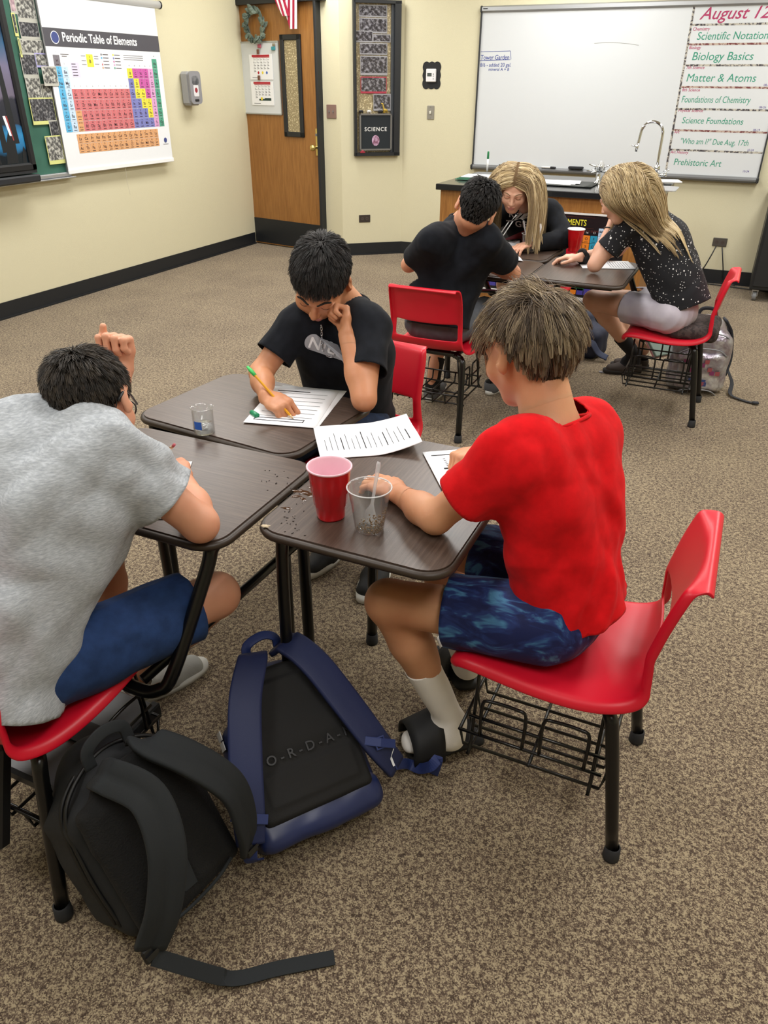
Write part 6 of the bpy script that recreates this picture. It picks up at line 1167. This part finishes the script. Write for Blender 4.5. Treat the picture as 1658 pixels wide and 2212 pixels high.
for f, w in ((0, .006), (.3, .018), (.6, .022), (.85, .016), (1, .004)): p = np.array([.005+.045*f, 0, .02+.135*f]); V += [p+A3(-w, 0, 0), p+A3(0, -.008, 0), p+A3(w, 0, 0)]
m.add(V, [(3*i+j, 3*i+j+1, 3*i+j+4, 3*i+j+3) for i in range(4) for j in (0, 1)]); solid(m.build('scoop_body', PAPER, o, True), .0015)
bk = empty('glass_beaker', (-1.206, 1.487, TZ), label='small glass beaker with a little water and blue mark', cat='beaker'); m = MB()
m.lathe([(0, 0), (.025, 0), (.028, .003), (.028, .066), (.031, .072), (.030, .0725), (.0262, .067), (.0262, .004), (0, .002)], n=36); m.tube([(.029, 0, .069), (.036, 0, .072)], [.004, .001], 6); m.build('beaker_glass', GLASS, bk, True)
m = MB(); m.lathe([(0, .0025), (.0258, .0045), (.0258, .026), (0, .026)], n=36); m.build('water', thin_mat('water', .10, ior=1.33), bk, True)
m = MB(); V = [(.0284*math.cos(t), .0284*math.sin(t), z) for z in (.018, .040) for t in np.linspace(-1.9, -1.1, 6)]; m.add(V, [(i, i+1, i+7, i+6) for i in range(5)]); m.build('blue_mark', mat('beaker_blue', '2f62c0', .4), bk)
# pencils
PY = mat('pencil_yellow', 'd99a1e', .35); PWd = mat('pencil_wood', 'd9b98a', .7); PG_ = mat('graphite', '2c2c2e', .5)
def pencil(tip, end, lab, capm=None, L0=None):
    tip, end = np.array(tip, float), np.array(end, float); d = _n(end-tip); L = np.linalg.norm(end-tip); o = empty('pencil', tip, label=lab, cat='pencil'); z = np.zeros(3); m = MB(); m.tube([z+d*.016, z+d*(L-.02)], .0037, 6); m.build('painted_shaft', PY, o)
    m = MB(); m.tube([z+d*.004, z+d*.016], [.0012, .0037], 8); c = m.build('sharpened_cone', PWd, o, True); m = MB(); m.tube([z, z+d*.0045], [.0004, .0013], 6); m.build('lead', PG_, c, True)
    if capm is None: m = MB(); m.tube([z+d*(L-.02), z+d*(L-.008)], .004, 10); f = m.build('ferrule', mat('ferrule', 'c9b9a0', .3, .8), o, True); m = MB(); m.tube([z+d*(L-.008), z+d*L], [.0037, .0035], 10); m.build('eraser', mat('eraser_pink', 'b65c66', .8), o, True)
    else: m = MB(); m.tube([z+d*(L-.022), z+d*(L-.006), z+d*(L+.002), z+d*(L+.016)], [.0052, .006, .0058, .0035], 8); m.build('eraser_cap', capm, o, True)
pencil(U(634, 906, TZ+.003), UD(541, 800, 2.14), 'yellow pencil with green cap eraser held by the person with the chain', mat('cap_bright_green', '3fc060', .5))
pencil(U(322, 1012, TZ+.004), UD(377, 960, 1.75), 'yellow pencil with pink eraser held by the person in grey')
pencil(U(984, 993, TZ+.006), U(1035, 962, .80), 'yellow pencil in the writing hand of the person in red')
q = U(549, 894, TZ+.009); o = empty('pen_cap', q, rz=-.5, label='dark green marker cap lying on the worksheet corner', cat='pen cap'); m = MB(); m.tube([(-.017, 0, 0), (-.015, 0, 0), (.015, 0, 0), (.017, 0, 0)], [.005, .0072, .0078, .0074], 14); m.build('cap_body', mat('cap_green2', '12885a', .35), o, True)
# wet soil on the near desk
def blob(m, cx, cy, rx, ry, z, h, rz, rnd, mi=0):
    n = 14; P = []; 
    for k in range(n): t = 2*math.pi*k/n; r = rnd.uniform(.6, 1.15); x, y = rx*r*math.cos(t), ry*r*math.sin(t); P.append((cx+x*math.cos(rz)-y*math.sin(rz), cy+x*math.sin(rz)+y*math.cos(rz)))
    V = [(cx, cy, z+h)]+[(cx+(x-cx)*.7, cy+(y-cy)*.7, z+h*.85) for x, y in P]+[(x, y, z) for x, y in P]; m.add(V, [(0, 1+i, 1+(i+1) % n) for i in range(n)]+[(1+i, 1+n+i, 1+n+(i+1) % n, 1+(i+1) % n) for i in range(n)], mi)
rn = random.Random(5); m = MB()
for px, py, a, b in ((650, 1062, .022, .010), (668, 1068, .024, .010), (640, 1072, .012, .006), (655, 1078, .014, .006), (618, 1097, .014, .005), (675, 1055, .016, .007)): q = U(px, py, TZ); blob(m, q[0], q[1], a, b, TZ-.0002, .0012, rn.uniform(-.6, .4), rn)
tag(m.build('water_spill', mat('spill', '6a4a34', .03, trans=.6, ior=1.33, spec=.8), None, True), 'small muddy water puddles left of the red cup', 'spill', kind='stuff')
m = MB()
for k in range(46):
    px, py = (rn.gauss(630, 14), rn.gauss(1128, 16)) if k < 22 else (rn.gauss(655, 22), rn.gauss(1070, 12)) if k < 32 else (rn.uniform(560, 640), rn.uniform(1012, 1060)); q = U(px, py, TZ); blob(m, q[0], q[1], rn.uniform(.001, .004), rn.uniform(.0008, .0015), TZ-.0002, .001, rn.uniform(0, 3), rn)
tag(m.build('soil_crumbs', mat('crumbs', '241c18', .8), None), 'dark soil crumbs scattered on the near desks', 'crumbs', kind='stuff')
q = U(572, 1136, TZ); m = MB(); blob(m, q[0], q[1], .012, .008, TZ-.0002, .0015, .4, rn); tag(m.build('dried_glue', mat('dried_glue', 'cdbfa4', .8, col2='a8977c', scale=150)), 'pale dried glue patch on the worn desk corner', 'glue')
q = U(840, 1148, TZ); m = MB(); m.lathe([(0, .0006), (.002, .0004), (.0025, 0)], (q[0], q[1], TZ-.0002), 10); tag(m.build('water_drop', GLASS, None, True), 'single tiny water drop near the clear cup', 'water drop')
# ---------------------------------------------------------------- bags
def bagframe(o, right, up): r = _n(right); u = _n(np.array(up)-r*(np.array(up)@r)); return np.array(o, float), np.stack([r, u, np.cross(r, u)], 1)
BKF = mat('bag_black', '15171a', .8, bump=(500, .0008), bstr=.4); MESHM = mat('mesh_black', '0a0a0b', .9, bump=(260, .002), bstr=.9); STR = mat('strap_black', '1b1f22', .85, bump=(500, .0006), bstr=.3); NVY = mat('bag_navy', '1a2550', .6, bump=(400, .0006), bstr=.3); NVS = mat('bag_navy_shiny', '1f2b58', .38); WEBN = mat('webbing_navy', '24346c', .6)
I3 = np.eye(3)
def local(V, O, R): return V
bl_, br_, tl_, tr_ = U(325, 2035, .10), U(512, 1842, .10), U(175, 1735, .35), U(400, 1600, .35); bo, bR = bagframe((bl_+br_)/2, br_-bl_, (tl_+tr_)/2-(bl_+br_)/2); bb = empty('backpack', bo, bR, label='black backpack leaning against the left chair with its mesh back panel up', cat='backpack')
w, h, th = .132, .36, .20
P = [rbox((0, h*.40, -th*.5-.01), (w, h*.42, th*.5), I3, .045, .03), ecap((0, h*.5, -th*.5-.01), (0, h*.78, -th*.5-.01), (1, 0, 0), (w, th*.5), (w*.72, th*.46), .03), rbox((0, h*.34, -th-.03), (w*.82, h*.30, .035), I3, .03, .03)]
shirt_surf('bag_body', P, .007, BKF, bb, [], (), .003, 3, rel=2)
P = [rbox((0, h*.41, .0), (w*.93, h*.41, .018), I3, .016, .01), rbox((-.055, h*.42, .012), (.05, h*.36, .014), I3, .012, .008), rbox((.055, h*.42, .012), (.05, h*.36, .014), I3, .012, .008), ecap((0, h*.6, 0), (0, h*.86, 0), (1, 0, 0), (w*.9, .018), (w*.6, .018), .02)]
shirt_surf('mesh_back_panel', P, .006, MESHM, bb, [], (), .0006, 3, rel=1)
for s in (-1, 1):
    m = MB(); pth = spline([(s*.05, h*.93, .005), (s*.05, h*.92, .05), (s*.055+.03, h*.74, .095), (s*.085+.04, h*.47, .105), (s*.11+.02, h*.2, .075), (s*.132, h*.02, .03)], 8); nr = np.array([np.array([s*.25, .5 if i < 8 else .05, 1.]) for i in range(len(pth))]); m.ribbon(pth, nr, [.060+.012*math.sin(math.pi*i/(len(pth)-1)) for i in range(len(pth))], .013, cen=.18); st = m.build('shoulder_strap', STR, bb, True)
    m = MB(); m.box((s*.134, h*.0, .028), (.034, .03, .010), bev=.004); m.box((s*.134, h*.0, .036), (.03, .006, .006)); m.build('ladder_buckle', mat('buckle_black', '0e0e10', .4), st)
m = MB(); m.ribbon(spline([(-.045, h*.95, -.02), (-.04, h*1.05, -.01), (0, h*1.09, -.005), (.04, h*1.05, -.01), (.045, h*.95, -.02)], 6), (0, 0, 1), .024, .005); m.build('grab_handle', STR, bb, True)
for dz in (-.05, -.07):
    m = MB(); m.tube(spline([(-w*1.0, h*.12, dz), (-w*1.02, h*.5, dz), (-w*.84, h*.83, dz), (0, h*.975, dz), (w*.84, h*.83, dz), (w*1.02, h*.5, dz), (w*1.0, h*.12, dz)], 8), .0045, 6); m.build('zipper', mat('zipper_black', '0b0b0c', .5), bb, True)
m = MB(); m.ribbon([(-.01, h*.10, .027), (0, h*.45, .030), (.01, h*.80, .027)], (0, 0, 1), .03, .003); m.build('centre_band', STR, bb)
P0 = bo+bR@np.array([-.134, -.01, .03]); Pt = [P0, U(470, 2108, .03), U(520, 2112, .012), U(600, 2092, .006), U(722, 2068, .006)]; m = MB(); sp_ = spline([(bR.T@(np.array(p)-bo)) for p in Pt], 8); m.ribbon(sp_, [list(bR.T@np.array([.25 if i < 10 else 0, -.5 if i < 10 else 0, 1.])) for i in range(len(sp_))], .030, .003); m.box(tuple(sp_[-2]), (.001, .001, .001)); m.build('loose_webbing', STR, bb)
m = MB(); m.tube(spline([(-.09, h*.04, .022), (-.04, h*.015, .026), (.04, h*.015, .026), (.09, h*.04, .022)], 5), .004, 6); m.build('lower_piping', STR, bb, True)
# navy backpack
no_, nR = bagframe((-.582, .968, .108), (.19, .26, 0), (-.21, .14, .20)); nb_ = empty('backpack', no_, nR, label='navy blue backpack lying back panel up with white figure logo on its strap', cat='backpack')
w, h, th = .155, .40, .12
P = [rbox((0, h*.30, -th*.5-.008), (w, h*.34, th*.5), I3, .04, .03), ecap((0, h*.4, -th*.5-.008), (0, h*.80, -th*.5-.008), (1, 0, 0), (w*1.0, th*.5), (w*.60, th*.42), .03)]
shirt_surf('bag_body', P, .007, NVY, nb_, [], (), .003, 8, rel=2)
P = [rbox((0, .0, -th*.5), (w*.985, .042, th*.52), I3, .03, .02)]; shirt_surf('shiny_bottom', P, .006, NVS, nb_, [], (), .0025, 12, rel=2)
P = [rbox((0, h*.33, .0), (w*.86, h*.30, .016), I3, .014, .01), ecap((0, h*.4, 0), (0, h*.84, 0), (1, 0, 0), (w*.86, .016), (w*.45, .014), .02), rbox((0, h*.2, .010), (w*.72, h*.10, .010), I3, .009, .006), rbox((0, h*.47, .010), (w*.70, h*.08, .010), I3, .009, .006), rbox((0, h*.70, .010), (w*.5, h*.09, .010), I3, .009, .006)]
pn = shirt_surf('back_panel', P, .005, mat('foam_black', '0c0c0e', .75, bump=(500, .0008)), nb_, [], (), .0006, 3, rel=1)
m = MB(); put(m, 'J - O - R - D - A - N', 0, h*.335, .0215, .030, align='CENTER', bold=.012); eo = m.build('embossed_letters', mat('emboss_black', '1c1c20', .45), pn); solid(eo, .002, 1)
for s in (-1, 1):
    pth = spline([(s*.03, h*.97, -.01), (s*.045, h*.93, .035), (s*.095, h*.72, .055), (s*.135, h*.42, .050), (s*.165, h*.12, .03), (s*.175, h*.0, .012)] if s < 0 else [(s*.03, h*.97, -.01), (s*.05, h*.95, .035), (s*.085, h*.78, .055), (s*.125, h*.50, .05), (s*.165, h*.22, .035), (s*.20, h*.06, .0)], 8)
    m = MB(); m.ribbon(pth, np.array([[s*.1, .45 if i < 8 else .1, 1.] for i in range(len(pth))]), [.060+.014*math.sin(math.pi*i/(len(pth)-1)) for i in range(len(pth))], .013); st = m.build('shoulder_strap', NVY, nb_, True)
    e = pth[-9]; m = MB(); m.ribbon([e+A3(-.035, .02, .012), e+A3(0, .0, .022), e+A3(.035, -.015, .012)], (0, 0, 1), .02, .004); m.tube([e+A3(-.012, -.012, .018), e+A3(-.012, .012, .018), e+A3(.012, .012, .018), e+A3(.012, -.012, .018)], .003, 6, closed=True); m.build('webbing_loop', WEBN, st)
    if s > 0:
        e = pth[-4]; m = MB(); c = e+A3(0, .004, .0085)
        for a, b in (((-.000, -.022), (.000, .004)), ((0, .002), (-.012, .020)), ((0, .002), (.013, .015)), ((0, -.002), (-.004, .012)), ((.013, .015), (.015, .023))): m.ribbon([c+A3(a[0], a[1], 0), c+A3(b[0], b[1], 0)], (0, 0, 1), .0055, .001)
        m.lathe([(0, .001), (.0035, .001)], c+A3(-.002, .018, 0), 10); m.build('white_figure_logo', mat('logo_white', 'e4e6ea', .5), st)
m = MB(); m.ribbon(spline([(-.045, h*.96, -.02), (-.04, h*1.03, .0), (0, h*1.06, .006), (.03, h*1.03, .0), (.035, h*.96, -.02)], 6), (0, .3, 1), .022, .005); m.build('grab_handle', WEBN, nb_, True)
Pt = [no_+nR@np.array([.195, .03, .01]), U(880, 1650, .03), U(905, 1660, .02), U(930, 1655, .06), U(945, 1640, .075), U(935, 1672, .01)]; m = MB(); sp_ = spline([(nR.T@(np.array(p)-no_)) for p in Pt], 6); m.ribbon(sp_, [list(nR.T@np.array([.2, -.6, .8]))]*len(sp_), .026, .003); m.build('loose_webbing', WEBN, nb_)
m = MB(); m.box((-w*1.015, h*.60, -.05), (.002, .02, .05)); m.box((-w*1.015, h*.54, -.05), (.002, .02, .05)); m.build('white_stripes', mat('stripe_white', 'e8e8ea', .6), nb_)
pth = spline([(-.175, -.0, .012), (-.18, -.03, -.02), (-.16, -.04, -.06)], 5); m = MB(); m.ribbon(pth, (-.4, -.6, .6), .03, .004); m.build('side_webbing', WEBN, nb_)
# silver backpack behind the speckled person's chair
so_ = U(1478, 850, 0); sv = empty('backpack', (so_[0]+.03, so_[1]+.12, 0), rz=math.radians(12), label='shiny silver backpack standing behind the speckled person\'s chair', cat='backpack')
SIL = mat('silver_foil', 'b9bcc4', .28, .6, col2='d9dade', col3='9a8f9c', scale=9, range=(.35, .65), bump=(30, .01), bstr=.6)
P = [rbox((0, 0, .17), (.155, .085, .17), I3, .05, .03), ecap((0, 0, .2), (0, .01, .36), (1, 0, 0), (.155, .085), (.11, .06), .03)]; shirt_surf('bag_body', P, .007, SIL, sv, [], (), .006, 5, rel=2)
P = [rbox((0, -.095, .13), (.125, .035, .11), I3, .035, .02)]; shirt_surf('front_pocket', P, .007, SIL, sv, [], (), .006, 9, rel=2)
for z, ww, yy in ((.25, .13, -.115), (.33, .145, -.09), (.02, .12, -.13)): m = MB(); m.tube(spline([(-ww, yy+.035, z-.03), (-ww*.6, yy-.0, z+.01), (0, yy-.012, z+.02), (ww*.6, yy, z+.01), (ww, yy+.035, z-.03)], 5), .004, 6); m.build('piping', mat('piping_grey', '8f9198', .4), sv, True)
m = MB(); m.ribbon(spline([(.10, .03, .40), (.15, .06, .32), (.175, .05, .18), (.16, .02, .08)], 6), (1, .3, .2), .05, .012); st = m.build('shoulder_strap', mat('strap_dark', '2a2c33', .8), sv, True)
m = MB(); m.ribbon(spline([(.17, .02, .12), (.20, -.03, .06), (.19, -.10, .015), (.24, -.16, .008), (.30, -.20, .008)], 6), (.2, -.1, 1), .022, .003); m.box((.305, -.203, .012), (.035, .026, .012), bev=.004); m.build('loose_webbing', MATS['strap_dark'], st)
m = MB(); m.ribbon(spline([(-.05, .03, .41), (-.03, .03, .45), (.03, .03, .45), (.05, .03, .41)], 5), (0, 1, 0), .02, .004); m.build('grab_handle', MATS['strap_dark'], sv, True)
m = MB(); random.seed(3)
for k in range(12): a, z = random.uniform(-.09, .09), random.uniform(.06, .22); m.rect(a-.012, z-.012, a+.012, z+.012, 0, k % 3)
m.V = [(x, -.1335-.0008*(i % 3), y) for i, (x, y, z) in enumerate(m.V)]; m.build('coloured_print', [mat('pr_mag', '8d3a6e', .5), mat('pr_navy', '3c4a82', .5), mat('pr_red', 'a8545c', .5)], sv)
# far navy backpack under the counter front
q = U(1262, 772, 0); fb = empty('backpack', (q[0]-.02, q[1]+.06, 0), rz=-.3, label='small navy and black backpack slumped on the carpet near the bench', cat='backpack'); P = [rbox((0, 0, .10), (.13, .10, .10), I3, .06, .03), ecap((-.02, 0, .10), (-.05, .03, .22), (1, 0, 0), (.11, .08), (.07, .05), .03)]
shirt_surf('bag_body', P, .008, mat('bag_darknavy', '20263c', .7), fb, [], (), .005, 5, rel=2); m = MB(); m.ribbon(spline([(.04, -.09, .17), (.10, -.10, .12), (.14, -.08, .06), (.19, -.05, .03)], 6), (.5, -.5, .7), .04, .008); m.build('shoulder_strap', mat('bag_slate', '39425c', .7), fb, True)
m = MB(); m.box((.0, -.095, .21), (.05, .004, .07), R=np.array([[1, 0, 0], [0, .9, -.4], [0, .4, .9]])); m.build('white_label', PAPER, fb)
# seat cushion, binder and ruler by the speckled person
sc_ = empty('seat_cushion', (-.12, 4.10, .425), rz=math.pi/2, label='dark brown patterned cushion behind the speckled person on her red seat', cat='cushion'); P = [rbox((0, 0, .035), (.16, .115, .035), I3, .03, .02)]; shirt_surf('cushion_body', P, .007, mat('cushion_brown', '2c2424', .9, col2='453a38', scale=60, range=(.45, .55), bump=(90, .003)), sc_, [], (), .003, 3)
q = U(1405, 800, .02); o = empty('ring_binder', (q[0], q[1]+.05, .17), rz=.9, label='grey green binder with pink edge tilted in the basket under the speckled person', cat='binder'); Rb = np.array([[1, 0, 0], [0, .75, -.66], [0, .66, .75]]); m = MB(); m.box((0, 0, .05), (.20, .27, .028), R=Rb, bev=.003); m.build('binder_cover', mat('binder_grey', '6f8078', .4), o); m = MB(); m.box((0, .006, .044), (.205, .272, .010), R=Rb); m.build('pink_edge', mat('binder_pink', 'b27a7c', .6), o)
a, b = U(1297, 803, .004), U(1372, 806, .004); o = empty('ruler', (a+b)/2, rz=math.atan2(b[1]-a[1], b[0]-a[0]), label='grey ruler lying on the carpet beside the speckled person\'s basket', cat='ruler'); m = MB(); m.box((0, 0, 0), (np.linalg.norm(b-a)*1.1, .03, .003), bev=.001); m.build('ruler_body', mat('ruler_grey', '8c8a90', .4), o)
# contents of the near left basket
o = empty('laptop_case', (-1.20, .80, .175), label='grey and black case lying in the basket under the person in grey', cat='case'); m = MB(); m.box((0, .05, .022), (.30, .30, .035), bev=.008); m.build('case_shell', mat('case_grey', '5a5c60', .35), o); m = MB(); m.box((0, .05, .042), (.30, .06, .008)); m.box((.14, .05, .022), (.025, .305, .04), bev=.004); m.build('black_band', BLK, o)
o = empty('binder', (-1.25, .62, .16), label='black flat binder hanging out of the left basket behind the chair leg', cat='binder'); m = MB(); m.box((0, 0, .10), (.26, .03, .24), bev=.006, R=np.array([[1, 0, 0], [0, .95, .3], [0, -.3, .95]])); m.build('binder_cover', mat('binder_black', '1a1a1c', .5), o)
q = U(872, 885, .2); o = empty('notebook', (-1.02, 2.20, .175), rz=.1, label='white spiral notebook in the basket below the person with the chain', cat='notebook'); m = MB(); m.box((0, 0, .09), (.02, .20, .17), bev=.003); m.build('notebook_cover', PAPER, o)
# ---------------------------------------------------------------- brows, lashes and lips
def face_details(root, hc, R, s, prims, browc, lipc, brow_r=.0022):
    near = [p for p in prims if np.all(bound(p)[0]-.02 < hc+.14) and np.all(bound(p)[1]+.02 > hc-.14)]
    def on(pts): X = np.array([hc+R@(np.array(p, float)*s) for p in pts]); return march(near, X, -R[:, 1], L=.14*s, n=280)
    for x in (-1, 1):
        b = on([(x*t, .17, .0165+.0035*math.sin((t-.012)/.038*math.pi)) for t in np.linspace(.012, .050, 9)]); m = MB(); m.tube(b+R[:, 1]*.0004, [brow_r*s*(.6+.6*math.sin(.3+2.4*i/8)) for i in range(9)], 6); m.build('eyebrow', browc, root, True)
        b = on([(x*t, .17, -.0075-.004*math.sin((t-.019)/.025*math.pi)) for t in np.linspace(.019, .044, 9)]); m = MB(); m.tube(b+R[:, 1]*.0002, .0010*s, 6); m.build('eyelashes', browc, root, True)
    T = lambda p: hc+R@(np.array(p, float)*s); r = lambda *a: np.array(a)*s
    surf('lips', [ell(T((0, .0915, -.062)), r(.0200, .0101, .0056), R, .003), ell(T((0, .0895, -.0715)), r(.0165, .0101, .0064), R, .003), cap(T((-.018, .1005, -.0665)), T((.018, .1005, -.0665)), .0020*s, .0020*s, .003, True)], .0016, lipc, root)
LIP = mat('lip_rose', 'b8736a', .45); BRD = mat('brow_dark', '1c1613', .8); BRB = mat('brow_blonde', '7d6447', .8)
face_details(pB, hcB, RB, 1., prB[0], BRD, LIP, .0028); face_details(pL, hcL, RL, .9, prL[0], BRD, LIP); face_details(pR, hcR, RR, .95, prR[0], mat('brow_brown', '4b3a2b', .8), LIP)
face_details(pG, hcG, RG, 1., prG[0], BRB, LIP); face_details(pS, hcS, RS_, 1., prS[0], BRB, LIP); face_details(pF, hcF, RF, 1., prF[0], BRD, LIP)
